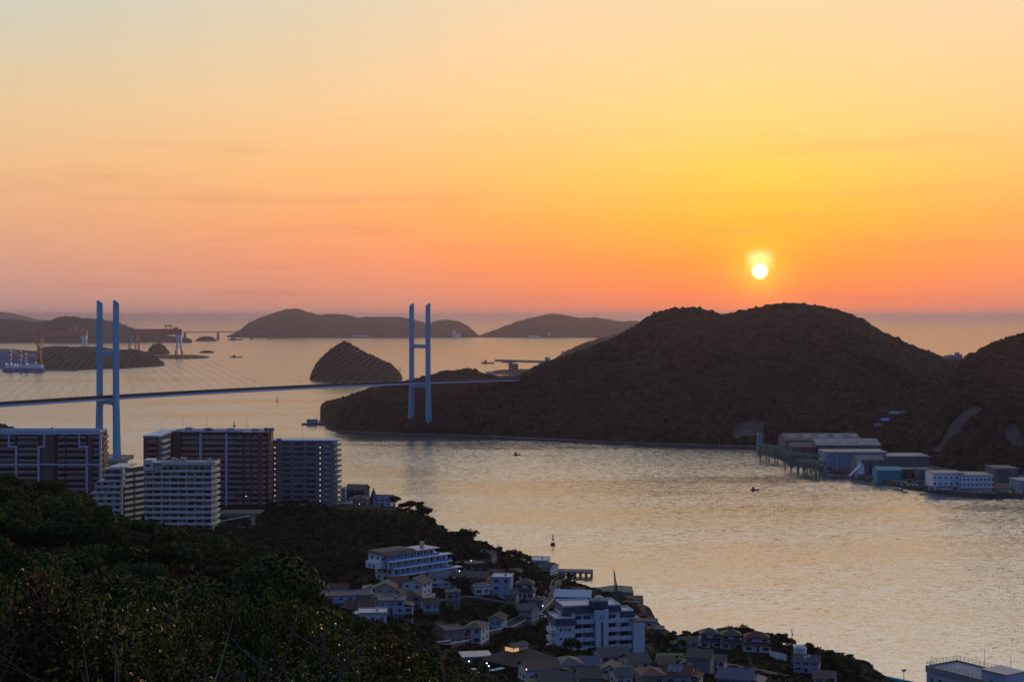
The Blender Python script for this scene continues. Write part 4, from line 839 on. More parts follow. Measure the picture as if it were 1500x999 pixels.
GP += [(0, 0, 150), (-25, 0, 150), (25, 0, 148), (-12, 18, 148.2), (0, 18, 147.5), (12, 18, 146), (-60, 40, 143), (60, 40, 140), (-10, 32, 145.5), (60, 110, 124), (120, 100, 125), (80, 200, 100), (140, 220, 96), (30, 200, 101), (30, 320, 68), (100, 320, 66), (200, 330, 64), (0, 400, 51), (60, 420, 48),
       (-18, 60, 139), (-36, 120, 128), (-60, 200, 120), (-90, 300, 113.5), (-105, 300, 114.5), (-60, 120, 129), (-100, 200, 121), (-140, 300, 115), (-57, 280, 107), (-42, 200, 112), (-24, 120, 122), (-9, 60, 136), (-36, 230, 107), (-20, 150, 112), (-14, 100, 123),
       (-10, 200, 100), (-20, 300, 83), (-30, 400, 66), (-130, 400, 98), (-90, 400, 88), (-60, 400, 76), (-150, 500, 82), (-220, 400, 104), (-100, 500, 74), (-190, 620, 62)]
GP += [ray(*a) for a in ((260, 777, 722), (165, 765, 745), (320, 762, 760), (380, 745, 810), (440, 742, 848), (498, 738, 852), (600, 752, 830), (640, 784, 800), (690, 802, 780), (740, 822, 790), (775, 837, 800), (430, 790, 740), (480, 800, 700), (520, 815, 690), (420, 800, 640), (545, 838, 640), (620, 838, 640), (660, 838, 645), (700, 822, 690), (735, 833, 700),
       (450, 835, 660), (815, 848, 770), (806, 875, 640), (790, 905, 580), (740, 915, 560), (845, 900, 640), (880, 962, 545), (945, 962, 565), (820, 955, 530), (800, 940, 520), (720, 985, 455), (780, 985, 455), (860, 975, 480), (960, 975, 520), (1000, 965, 560), (1090, 980, 545), (1140, 990, 560), (1150, 965, 600), (640, 900, 560), (640, 930, 520), (680, 900, 560), (600, 930, 480), (1215, 990, 590), (620, 960, 400), (660, 1000, 400), (1100, 1020, 450), (1200, 1040, 450), (1300, 1060, 450))]
GP += [(X, Y, z) for X, Y, z in ((-330, 780, 50), (-330, 900, 50), (-250, 900, 48), (-180, 920, 44), (-110, 930, 40), (-90, 960, 26), (-150, 1020, 26), (-60, 900, 30), (-120, 1080, -5), (-60, 1000, -5), (-20, 930, -5), (-300, 1050, 46), (-380, 1100, 72), (-362, 1100, 66), (-345, 1110, 56), (-300, 1180, 30), (-420, 1150, 76), (-420, 1100, 78), (-480, 1120, 84), (-240, 1100, 20), (-220, 1200, -5), (-300, 1280, -5), (-420, 1300, -3), (-560, 1250, 40), (-560, 1400, -5), (-560, 900, 60), (-560, 600, 80), (-420, 500, 96), (-420, 300, 112))]
GP += [(X, Y, z) for X, Y, z in ((6, 880, -4), (36, 905, -6), (24, 870, 1.2), (40, 845, 1.5), (56, 815, 1.5), (60, 858, -4), (70, 790, 1.5), (60, 740, 4), (84, 780, -4), (66, 700, 6), (76, 690, 3), (100, 745, -5), (88, 670, 4), (120, 705, -5), (140, 690, -5), (104, 655, 8), (150, 640, 8), (165, 645, -4), (128, 620, 14), (136, 590, 12), (158, 605, -3), (128, 560, 17), (152, 565, -3), (205, 575, -6), (130, 500, 24), (155, 510, 4), (190, 520, -5), (230, 540, -6), (180, 420, 26), (210, 450, 4), (250, 470, -4), (280, 420, -3), (150, 400, 44), (110, 440, 40), (240, 360, 40), (330, 330, 30), (360, 420, -4))]
GP = np.array(GP); gx, gy, gz_ = GP.T / 100
def _k(d2): return np.where(d2 > 1e-9, d2 * np.log(np.maximum(d2, 1e-12)) * 0.5, 0.0)
A_ = _k((gx[:, None] - gx) ** 2 + (gy[:, None] - gy) ** 2) + np.eye(len(gx)) * 0.02
Q_ = np.stack([np.ones_like(gx), gx, gy], 1)
wts = np.linalg.solve(np.block([[A_, Q_], [Q_.T, np.zeros((3, 3))]]), np.concatenate([gz_, np.zeros(3)]))
def ground(X, Y):
    X = np.atleast_1d(np.asarray(X, float)) / 100; Y = np.atleast_1d(np.asarray(Y, float)) / 100; out = np.zeros(X.shape); sh = X.shape
    X, Y, out = X.ravel(), Y.ravel(), out.ravel()
    for i in range(0, len(X), 20000):
        sl_ = slice(i, i + 20000)
        out[sl_] = _k((X[sl_, None] - gx) ** 2 + (Y[sl_, None] - gy) ** 2) @ wts[:-3] + wts[-3] + wts[-2] * X[sl_] + wts[-1] * Y[sl_]
    return np.clip(out.reshape(sh) * 100, -8, 160)
def gz1(x, y): return float(ground(x, y)[0])
FOOT = []                                          # footprints kept free of trees: x, y, radius
def near_land():
    nx, ny = 300, 380
    X, Y = np.meshgrid(np.linspace(-560, 380, nx), np.linspace(-30, 1420, ny)); Z = ground(X, Y)
    Z = Z + np.where(Z > 3, 0.5 * fbm(X, Y, 14, 3, 5), 0)
    cz = (Z[:-1, :-1] + Z[1:, 1:]) / 2; keep = cz > -7.5
    m = canopy_mat('hillside_scrub', [(.007, .008, .006), (.014, .013, .009), (.026, .021, .014)], 2.2, .6, .03)
    tag(put('near_hillside', grid_mesh('near_hillside', np.stack([X, Y, Z], -1), nx, ny, m, keep=keep)), 'scrubby hillside falling from the viewpoint to the harbour', None, None, 'structure')
near_land()
# ------------------------------------------------------------------ windows, doors: shared meshes
WIN = {}
def window(parent, x, y, z, w, h, face='f', glass=None, name='window'):
    """face f: looks to -y, b: +y, r: +x, l: -x"""
    key = (round(w, 1), round(h, 1), (glass or M_GLASS).name)
    if key not in WIN:
        w_, h_ = key[:2]; b = MB().box(-w_ / 2, w_ / 2, -.03, .02, 0, h_, 0); f = .07
        for x0, x1, z0, z1 in ((-w_ / 2 - f, -w_ / 2, -f, h_ + f), (w_ / 2, w_ / 2 + f, -f, h_ + f), (-w_ / 2, w_ / 2, h_, h_ + f), (-w_ / 2 - .06, w_ / 2 + .06, -f - .03, 0), (-.03, .03, 0, h_)): b.box(x0, x1, -.09, .015, z0, z1, 1)
        WIN[key] = b.mesh('window', [glass or M_GLASS, M_FRAME])
    return put(name, WIN[key], parent, (x, y, z), {'f': 0, 'r': R(90), 'l': R(-90), 'b': R(180)}[face])
DOOR = MB().box(-.5, .5, -.06, .02, 0, 2.05, 0).box(-.6, -.5, -.1, .02, 0, 2.15, 1).box(.5, .6, -.1, .02, 0, 2.15, 1).box(-.6, .6, -.1, .02, 2.05, 2.15, 1).mesh('door', [M_DARKDOOR, M_FRAME])
M_SOLAR = mat('solar_panel', (.03, .06, .13), .15, .15, .8, spec=.6)
hrng = random.Random(11); HOUSE_OBJ = {}
def house(px, py, Y, wpx, d, st, rz, kind, wm, rm, label):
    w = wpx / F * Y; p = P(px, py, Y); c = Vector((p.x - math.sin(rz) * d / 2, Y + math.cos(rz) * d / 2, p.z)); fh = 2.75; h = fh * st
    r = empty('house', c, label, 'house', None, rz); FOOT.append((c.x, c.y, max(w, d) * .62)); HOUSE_OBJ[label] = r
    x0, x1, y0, y1 = -w / 2, w / 2, -d / 2, d / 2
    MB().box(x0 - .15, x1 + .15, y0 - .15, y1 + .15, -6, .3).build('plinth', M_DARKC, r)
    fl = 0.3
    if kind == 'skirt':
        MB().box(x0, x1, y0, y1, fl, fl + fh).build('wall', wm, r)
        ux0, ux1, uy0, uy1 = x0 + w * .08, x1 - w * .08, y0 + d * .22, y1 - d * .05
        MB().box(ux0, ux1, uy0, uy1, fl + fh, fl + fh * 2).build('wall', wm, r)
        MB().frustum((x0 - .7, x1 + .7, y0 - .7, y1 + .5), (ux0 + .02, ux1 - .02, uy0 + .02, uy1 - .02), fl + fh - .1, fl + fh + 1.1).build('lower_roof', rm, r)
        MB().hip(ux0, ux1, uy0, uy1, fl + fh * 2 + .02, 2.0, .7).build('roof', rm, r)
        for x in (-.27, .27): window(r, w * x, uy0 - .02, fl + fh + 1.3, min(2.0, w * .26), .95)
        for x in (-.3, .32): window(r, w * x, y0 - .02, fl + .8, min(2.2, w * .26), 1.25)
        put('door', DOOR, r, (w * .03, y0 - .01, fl)); window(r, ux1 + .02, (uy0 + uy1) / 2, fl + fh + 1.2, 1.6, 1.0, 'r'); window(r, ux0 - .02, (uy0 + uy1) / 2, fl + fh + 1.2, 1.6, 1.0, 'l')
        return r
    top = fl + h
    MB().box(x0, x1, y0, y1, fl, top).build('wall', wm, r)
    rh = {'gx': d * .22, 'gy': w * .24, 'hip': min(w, d) * .22}.get(kind, 0)
    if kind == 'gx':
        MB().gable(x0, x1, y0, y1, top + .03, rh, .55, .2).build('roof', rm, r)
        for xx in (x0 + .01, x1 - .21): MB().add([(xx, y0 + .05, top), (xx, y1 - .05, top), (xx, 0, top + rh - .06), (xx + .2, y0 + .05, top), (xx + .2, y1 - .05, top), (xx + .2, 0, top + rh - .06)], [(0, 2, 1), (3, 4, 5), (0, 3, 5, 2), (1, 2, 5, 4), (0, 1, 4, 3)]).build('gable_end', wm, r)
    elif kind == 'gy':
        MB().gable(x0, x1, y0, y1, top + .03, rh, .55, .2, 'y').build('roof', rm, r)
        for yy in (y0 + .01, y1 - .21): MB().add([(x0 + .05, yy, top), (x1 - .05, yy, top), (0, yy, top + rh - .06), (x0 + .05, yy + .2, top), (x1 - .05, yy + .2, top), (0, yy + .2, top + rh - .06)], [(0, 1, 2), (5, 4, 3), (0, 2, 5, 3), (1, 4, 5, 2), (0, 3, 4, 1)]).build('gable_end', wm, r)
    elif kind == 'hip': MB().hip(x0, x1, y0, y1, top + .03, rh, .6).build('roof', rm, r)
    else:
        MB().box(x0 - .25, x1 + .25, y0 - .25, y1 + .25, top + .01, top + .22).build('roof', rm, r)
        b = MB()
        for q in ((x0 - .25, x1 + .25, y0 - .25, y0 - .1), (x0 - .25, x1 + .25, y1 + .1, y1 + .25), (x0 - .25, x0 - .1, y0 - .1, y1 + .1), (x1 + .1, x1 + .25, y0 - .1, y1 + .1)): b.box(*q, top + .225, top + .5)
        b.build('parapet', wm, r)
    if w > 6 and hrng.random() < .6:
        sd = hrng.choice((-1, 1)); aw = w * .32; ax0, ax1 = (x1 + .01, x1 + aw) if sd > 0 else (x0 - aw, x0 - .01); ah = min(h * .62, 2.5)
        MB().box(ax0, ax1, y0 + d * .15, y1 - d * .1, -5, fl + ah).build('annex_wall', wm, r)
        hi, lo = fl + ah + .9, fl + ah + .05; xa, xb = (ax0, ax1 + .4) if sd > 0 else (ax1, ax0 - .4); ya, yb = y0 + d * .15 - .4, y1 - d * .1 + .4
        q = [(xa, ya, hi), (xb, ya, lo), (xb, yb, lo), (xa, yb, hi)]; v = q + [(a, b, c + .16) for a, b, c in q]
        MB().add(v, [(3, 2, 1, 0), (4, 5, 6, 7), (0, 1, 5, 4), (1, 2, 6, 5), (2, 3, 7, 6), (3, 0, 4, 7)]).build('annex_roof', rm, r); window(r, (ax0 + ax1) / 2, y0 + d * .15 - .02, fl + .8, aw * .5, 1.0)
    if kind in ('gx', 'hip'): MB().bar((x0 - .4, y0 - .58, top - (rh * .12 if kind == 'gx' else .1)), (x1 + .4, y0 - .58, top - (rh * .12 if kind == 'gx' else .1)), .12).build('gutter', M_FRAME, r)
    nst = max(1, int(round(st))); sh = h / nst; n = max(2, int(w / 2.9))
    for s in range(nst):
        for k in range(n):
            g_ = hrng.choice((M_GLASS, M_GLASS, M_GLASS2, M_CURT))
            if s == 0 and k == n // 2 and n > 2: put('door', DOOR, r, (x0 + w * (k + .5) / n, y0 - .01, fl)); continue
            ww = min(w / n * .6, hrng.choice((1.1, 1.5, 1.8))); window(r, x0 + w * (k + .5) / n, y0 - .02, fl + s * sh + .85, ww, min(1.2, sh * .42), 'f', g_)
        for face, xx in (('r', x1 + .02), ('l', x0 - .02)):
            for yy in ((-d * .2, d * .22) if hrng.random() < .6 else (0,)): window(r, xx, yy, fl + s * sh + .9, hrng.choice((.9, 1.3)), min(1.1, sh * .4), face)
    if nst >= 2 and hrng.random() < .6:
        MB().box(x0 + .2, x0 + w * .55, y0 - 1.1, y0 - .05, fl + sh - .12, fl + sh).box(x0 + .2, x0 + w * .55, y0 - 1.1, y0 - 1.02, fl + sh, fl + sh + .9).build('balcony', wm, r)
    if hrng.random() < .6 and kind != 'flat': MB().tube([(w * .2, 0, top + rh * .5), (w * .2, 0, top + rh + 2.2)], .03, 4).bar((w * .2 - .6, 0, top + rh + 2.0), (w * .2 + .6, 0, top + rh + 2.0), .04).build('aerial', M_STEEL, r)
    if kind == 'flat' and hrng.random() < .8: MB().box(w * .1, w * .1 + .9, 0, .9, top + .23, top + 1.0).build('air_conditioner', M_FRAME, r)
    return r
for h in HOUSES: house(*h)
def on_roof(lbl, x0, x1, t0, t1, m, name):        # a thin panel on the camera side of a gable roof
    h = next(q for q in HOUSES if q[-1] == lbl); r = HOUSE_OBJ[lbl]; d = h[4]; top = .3 + 2.75 * h[5] + .03; rh = d * .22; w = h[3] / F * h[2]
    z = lambda t: top + rh * t + .23; y = lambda t: -d / 2 * (1 - t)
    MB().add([(w * x0, y(t0), z(t0)), (w * x1, y(t0), z(t0)), (w * x1, y(t1), z(t1)), (w * x0, y(t1), z(t1)), (w * x0, y(t0), z(t0) + .1), (w * x1, y(t0), z(t0) + .1), (w * x1, y(t1), z(t1) + .1), (w * x0, y(t1), z(t1) + .1)], [(3, 2, 1, 0), (4, 5, 6, 7), (0, 1, 5, 4), (1, 2, 6, 5), (2, 3, 7, 6), (3, 0, 4, 7)]).build(name, m, r)
lb = 'house with dark solar panels on a dull red roof at the bottom edge'
for k in range(3): on_roof(lb, -.42 + k * .2, -.24 + k * .2, .1, .85, M_SOLAR, 'solar_panel')
on_roof('blue house with a skylight on its dark roof at the end of the knoll', -.1, .0, .4, .7, R_PALE, 'skylight'); on_roof('blue house with a skylight on its dark roof at the end of the knoll', .03, .12, .55, .85, R_PALE, 'skylight')
h = HOUSE_OBJ['long flat house with a brown roof and orange timber front']; MB().box(3.2, 7.6, -4.62, -4.5, 1.8, 4.4).build('timber_cladding', W_ORANGE, h)
h = HOUSE_OBJ['white house with a long blue roof at the right end of the ridge']; MB().lathe([(2.2, 0), (2.2, 5.0), (.05, 10.5)], 8, c=(-6.4, -1)).build('corner_spire', R_BLUE, h)

# ------------------------------------------------------------------ apartment blocks
B_BROWN = mat('brown_tile_wall', (.15, .085, .07), .8, .15, .3); B_SLAB = mat('balcony_front_brown', (.32, .19, .14), .8, .12, .3); B_CAP = mat('balcony_cap', (.52, .50, .51), .7, .1, .4)
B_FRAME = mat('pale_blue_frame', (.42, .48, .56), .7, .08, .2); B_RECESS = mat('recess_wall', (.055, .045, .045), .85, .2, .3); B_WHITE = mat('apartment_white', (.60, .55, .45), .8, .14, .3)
B_GREY = mat('apartment_grey', (.19, .20, .20), .8, .15, .3); B_GREY2 = mat('apartment_pale_grey', (.38, .36, .32), .8, .15, .3); B_ROOF = mat('apartment_roof', (.26, .27, .29), .8, .2, .2)
arng = random.Random(99)
def GL(): return arng.choice((M_GLASS, M_GLASS, M_GLASS2, M_CURT))
def wx(px, Y): return (px - CX) / F * Y
def bays(r, X0, spans, yf, z0, fh, n, front, cap, depth=1.5, proud=0.0, win=True, rail=1.1, slab=None, skip=()):
    """spans in world X, X0 = root x; balconies of n floors on the front plane yf"""
    for a, b in spans:
        a, b = a - X0, b - X0
        for k in range(n):
            if k in skip: continue
            z = z0 + k * fh
            bb = MB().box(a + .08, b - .08, yf - proud, yf + .12 - proud, z - .25, z + rail - .12, 0).box(a + .06, b - .06, yf - .04 - proud, yf + .16 - proud, z + rail - .119, z + rail, 1)
            bb.box(a + .08, b - .08, yf + .121 - proud, yf + depth - .02, z - .25, z - .05, 0); bb.build('balcony', [front, cap], r)
            if win:
                gb = MB().box(a + .5, b - .5, yf + depth - .10, yf + depth - .01, z + .05, z + 2.1)
                gb.build('window', GL(), r)
def foot(x, y, rad): FOOT.append((x, y, rad))
def aerials(r, pts):
    for x, y, z, hh in pts: MB().tube([(x, y, z), (x, y, z + hh)], .06, 4).build('lightning_rod', M_STEEL, r)
# 1 left brown block
def block_left():
    Y = 790; X0 = wx(60, Y); z0 = 50.0; fh = 3.06; n = 14; top = n * fh; r = empty('apartment_block', (X0, Y, z0), 'brown apartment block framed by pale blue bands at the left edge', 'apartment block')
    xl, xr = wx(-60, Y) - X0, wx(147.5, Y) - X0
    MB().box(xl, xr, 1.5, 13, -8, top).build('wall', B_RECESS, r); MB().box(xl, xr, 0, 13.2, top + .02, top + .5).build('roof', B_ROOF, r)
    MB().box(xl, xr, 0, .3, top + .52, top + 1.3).box(xr - .3, xr, .31, 13.2, top + .52, top + 1.3).box(xl, xr - .31, 12.9, 13.2, top + .52, top + 1.3).build('parapet', B_FRAME, r)
    g = lambda p: wx(p, Y)
    bays(r, X0, [(g(-58), g(22)), (g(25), g(56))], 0, 0, fh, n, B_SLAB, B_CAP); bays(r, X0, [(g(97), g(126))], 0, 0, fh, n, B_SLAB, B_CAP); bays(r, X0, [(g(136), g(146))], 0, 0, fh, n, B_SLAB, B_CAP)
    bays(r, X0, [(g(85), g(96))], 0, 0, fh, n, B_SLAB, B_CAP, proud=.9)
    for a, b in ((60, 79), (129, 135)): MB().box(g(a) - X0, g(b) - X0, -.02, 1.49, -8, top).build('wall_panel', B_BROWN, r)
    for p0, zt in ((22.2, 11.4), (55.4, 11.4), (126, 11.4), (145.6, 13.6)):
        x = g(p0) - X0; MB().box(x, x + 1.0, -.5, 1.49, -8, fh * zt).build('frame_post', B_FRAME, r)
    MB().box(xl, xr, -.45, -.03, fh * 8.35, fh * 8.35 + .9).build('frame_band', B_FRAME, r)
    MB().box(xl, xr, -.45, -.03, top - 1.0, top + .9).build('frame_band', B_FRAME, r)
    for a, b in ((12, 26), (55, 66), (115, 130)): MB().box(g(a) - X0, g(b) - X0, -.48, -.04, fh * 11.4 + .01, fh * 11.4 + 1.0).build('frame_band', B_FRAME, r)
    for a in (12, 64, 115): MB().box(g(a) - X0, g(a) - X0 + .9, -.48, -.04, fh * 11.4 + 1.01, top - 1.01).build('frame_post', B_FRAME, r)
    for k in range(n): MB().box(xr + .01, xr + 1.2, 2, 12, k * fh - .2, k * fh + .95).build('side_balcony', B_SLAB, r)
    for k in range(n):
        for yy in (3.5, 7, 10.5): MB().box(xr - .02, xr + .03, yy - .8, yy + .8, k * fh + .96, k * fh + 2.2).build('window', GL(), r)
    MB().box(4, 5.2, 4, 5.2, top + .5, top + 2.6).build('roof_vent', B_FRAME, r); aerials(r, [(6, 5, top + .5, 4)])
    for x in np.linspace(xl, xr, 6): foot(X0 + x, Y + 6, 11)
block_left()
# 2 middle brown block
def block_mid():
    Y = 830; X0 = wx(300, Y); z0 = 48.6; fh = 3.05; n = 13; top = n * fh + 1.4; r = empty('apartment_block', (X0, Y, z0), 'widest brown apartment block with white vertical piers behind the pale slab block', 'apartment block')
    g = lambda p: wx(p, Y) - X0; G = lambda p: wx(p, Y)
    xl, xr = g(250), g(392)
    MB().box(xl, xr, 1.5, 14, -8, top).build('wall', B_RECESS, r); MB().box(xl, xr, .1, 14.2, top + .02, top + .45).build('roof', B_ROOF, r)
    MB().box(xl, g(357), .0, .3, top + .46, top + 1.1).box(xl, xr, 13.9, 14.2, top + .46, top + 1.1).build('parapet', B_FRAME, r)
    bays(r, X0, [(G(266), G(292)), (G(295.5), G(329.5)), (G(333), G(347))], 0, 1.2, fh, n, B_SLAB, B_CAP); bays(r, X0, [(G(347.5), G(356))], 0, 1.2, fh, n, B_SLAB, B_CAP, proud=1.0)
    bays(r, X0, [(G(358), G(367)), (G(369), G(377))], 0, 1.2, fh, n, B_SLAB, B_CAP, win=True)
    for a in (292.3, 330): MB().box(g(a), g(a) + 1.1, -.5, 1.49, -8, top - .6).build('frame_post', B_FRAME, r)
    MB().box(g(254), g(264), -.3, 1.49, -8, top + .8).build('wall_panel', B_BROWN, r)
    for a, b in ((356.5, 358), (367.2, 368.8), (377.2, 380.5)): MB().box(g(a), g(b), -.1, 1.49, -8, top).build('wall_panel', B_BROWN, r)
    # right end, turned away
    e = MB(); e.add([(g(380.5), .0, -8), (xr + 1.0, 5, -8), (xr + 1.0, 14, -8), (g(380.5), 14, -8), (g(380.5), .0, top), (xr + 1.0, 5, top), (xr + 1.0, 14, top), (g(380.5), 14, top)], [(3, 2, 1, 0), (4, 5, 6, 7), (0, 1, 5, 4), (1, 2, 6, 5), (2, 3, 7, 6), (3, 0, 4, 7)]); e.build('wall', B_BROWN, r)
    d = Vector((xr + 1.0 - g(380.5), 5, 0)); nn = Vector((d.y, -d.x, 0)).normalized()
    for k in range(n):
        z = 1.2 + k * fh; a = Vector((g(380.5), 0, z + .4)) + nn * .6; MB().bar(a + d * .12, a + d * .92, 1.2, 1.1).build('side_balcony', B_SLAB, r)
    # left wing that comes forward
    wl, wr = wx(210, 800) - X0, wx(233, 800) - X0; yw = -30
    MB().box(wl, wr, yw + .02, 14, -8, top).box(wr + .01, xl + .5, -8, 13.9, -8, top - .1).build('wing_wall', B_BROWN, r); MB().box(wl - .2, wr + .2, yw - .2, 14.3, top + .02, top + .8).build('roof', B_FRAME, r)
    for k in range(n):
        z = 1.2 + k * fh
        MB().box(wl + 2.4, wr - 1.2, yw - .7, yw - .02, z - .2, z + .95).build('balcony', B_SLAB, r); MB().box(wl + 2.6, wr - 1.4, yw - .06, yw, z + 1.0, z + 2.3).build('window', GL(), r)
        MB().box(wr + .02, wr + 1.6, yw + 3, yw + 20, z - .2, z + .95).build('side_balcony', B_CAP, r)
        MB().box(wr - .02, wr + .04, yw + 4, yw + 19, z + .98, z + 2.4).build('window', GL(), r)
    for x in (g(268), g(296), g(300), g(330), g(366), g(388)): MB().box(x, x + 4, 5, 9, top + .45, top + 1.6 + (x % 1)).build('roof_unit', B_ROOF, r)
    MB().box(g(386), g(388), 3, 5, top + .46, top + 2.6).build('roof_vent', B_RECESS, r)
    aerials(r, [(g(236), 0, top, 9), (g(265), 4, top, 9), (g(301), 4, top, 9), (g(360), 4, top, 9)])
    for x in np.linspace(wl, xr, 6): foot(X0 + x, Y + 5, 12)
    foot(X0 + wl + 4, Y - 22, 12)
block_mid()
# 3 grey block with stair lights
def block_grey():
    Y = 850; X0 = wx(445, Y); z0 = 46.0; fh = 3.05; n = 12; top = n * fh + .6; r = empty('apartment_block', (X0, Y, z0), 'grey apartment block with two columns of lit stair lamps', 'apartment block')
    g = lambda p: wx(p, Y) - X0; G = lambda p: wx(p, Y)
    MB().box(g(393), g(490), .9, 15, -8, top).build('wall', B_GREY, r); MB().box(g(393), g(490) + .2, .2, 15.2, top + .02, top + .6).build('roof', B_FRAME, r)
    for a, b, t in ((393, 400, 0), (405, 412, 1.4), (427, 429, 0), (445, 447, 0), (463, 466, 0), (471.5, 474.5, 0), (484, 490, 0)): MB().box(g(a), g(b), -.1, .89, -8, top + t).build('wall_panel', B_GREY, r)
    bays(r, X0, [(G(412.5), G(426.5)), (G(429.5), G(444.5)), (G(447.5), G(462.5))], .0, .4, fh, n, B_GREY, B_GREY2, depth=.9); bays(r, X0, [(G(475), G(483.5))], -.2, .4, fh, n, B_GREY2, B_GREY2, depth=1.0, win=False)
    for px in (402.5, 468.8):
        for k in range(n - 1):
            z = 1.2 + k * fh + fh * .62; MB().lathe([(.01, z - .3), (.21, z), (.01, z + .3)], 8, c=(g(px), .45)).build('stair_lamp', M_LAMP, r)
            MB().box(g(px) - .9, g(px) + .9, .3, .88, k * fh + .2, k * fh + .9).build('landing', B_GREY, r)
    xr = g(490)
    for k in range(n):
        z = .4 + k * fh; MB().add([(xr + .02, 1, z - .2), (xr + 1.3, 1, z - .2), (xr + 2.6, 14, z - .2), (xr + .02, 14, z - .2), (xr + .02, 1, z + 1.0), (xr + 1.3, 1, z + 1.0), (xr + 2.6, 14, z + 1.0), (xr + .02, 14, z + 1.0)], [(3, 2, 1, 0), (4, 5, 6, 7), (0, 1, 5, 4), (1, 2, 6, 5), (2, 3, 7, 6), (3, 0, 4, 7)]).build('side_balcony', W_GREEN, r)
        MB().box(xr - .02, xr + .04, 2, 13, z + 1.02, z + 2.5).build('window', GL(), r)
    MB().box(xr + .05, xr + 2.4, 4, 14, top, top + .5).build('side_roof', B_FRAME, r)
    aerials(r, [(g(409), 3, top, 9), (g(441), 6, top, 10), (g(476), 6, top, 8), (g(424), 5, top, 2)])
    for x in np.linspace(g(393), g(492), 5): foot(X0 + x, Y + 7, 11)
block_grey()
# 4 pale slab block
def block_slab():
    Y = 720; X0 = wx(262, Y); z0 = 50.5; fh = 2.84; n = 12; top = 11 * fh + 1.6; r = empty('apartment_block', (X0, Y, z0), 'pale slab block with long white balcony bands in front of the brown blocks', 'apartment block')
    g = lambda p: wx(p, Y) - X0
    xl, xr = g(212), g(309.5)
    MB().box(xl, xr, 1.1, 12, -8, top).build('wall', B_GREY2, r); MB().box(xl, xr + 2, 0, 12.2, top + .02, top + .4).build('roof', B_ROOF, r)
    MB().box(g(236), xr + 1.6, -.05, .2, top - .7, top + 1.0).box(xr + 1.61, xr + 1.9, .0, 12, top - .7, top + 1.0).build('parapet', B_WHITE, r)
    for k in range(n - 1):
        z = k * fh + .6; x0 = xl if k < 10 else g(236)
        MB().box(x0, xr + .2, -.1, .06, z - .3, z + .92).box(x0, xr + .2, .061, 1.08, z - .3, z - .1).build('balcony', B_WHITE, r)
        MB().add([(xr + .21, -.1, z - .3), (xr + 2.0, 3, z - .3), (xr + 2.0, 12, z - .3), (xr + .21, 12, z - .3), (xr + .21, -.1, z + .92), (xr + 2.0, 3, z + .92), (xr + 2.0, 12, z + .92), (xr + .21, 12, z + .92)], [(3, 2, 1, 0), (4, 5, 6, 7), (0, 1, 5, 4), (1, 2, 6, 5), (2, 3, 7, 6), (3, 0, 4, 7)]).build('side_balcony', B_WHITE, r)
        m = 8
        for q in range(m):
            a, b = x0 + (xr - x0) * (q + .10) / m, x0 + (xr - x0) * (q + .86) / m
            MB().box(a, b, .98, 1.08, z + .0, z + 2.05).build('window', GL(), r)
        if k % 1 == 0:
            for q in (2, 5): x = xl + (xr - xl) * q / m; MB().box(x - .12, x + .12, .07, 1.07, z - .09, z + 2.5).build('partition', B_WHITE, r)
        MB().box(xr - .02, xr + .05, 4, 11, z + .95, z + 2.2).build('window', GL(), r)
    MB().box(g(210.5), g(224), -.3, 8, top - 3.2, top + 1.9).build('stair_house', B_WHITE, r); MB().box(g(213), g(220), -.36, -.29, top - 1.4, top - .2).build('window', GL(), r)
    for p0, h_ in ((250, 2.4), (255, 1.6), (263, 2.6), (267, 2.2), (303, 1.8)): MB().lathe([(1.0, top + .4), (1.0, top + .4 + h_ * .7), (.2, top + .4 + h_)], 10, c=(g(p0), 6)).build('roof_tank', B_GREY2, r)
    aerials(r, [(g(285), 5, top, 9)])
    for x in np.linspace(xl, xr, 4): foot(X0 + x, Y + 6, 10)
block_slab()
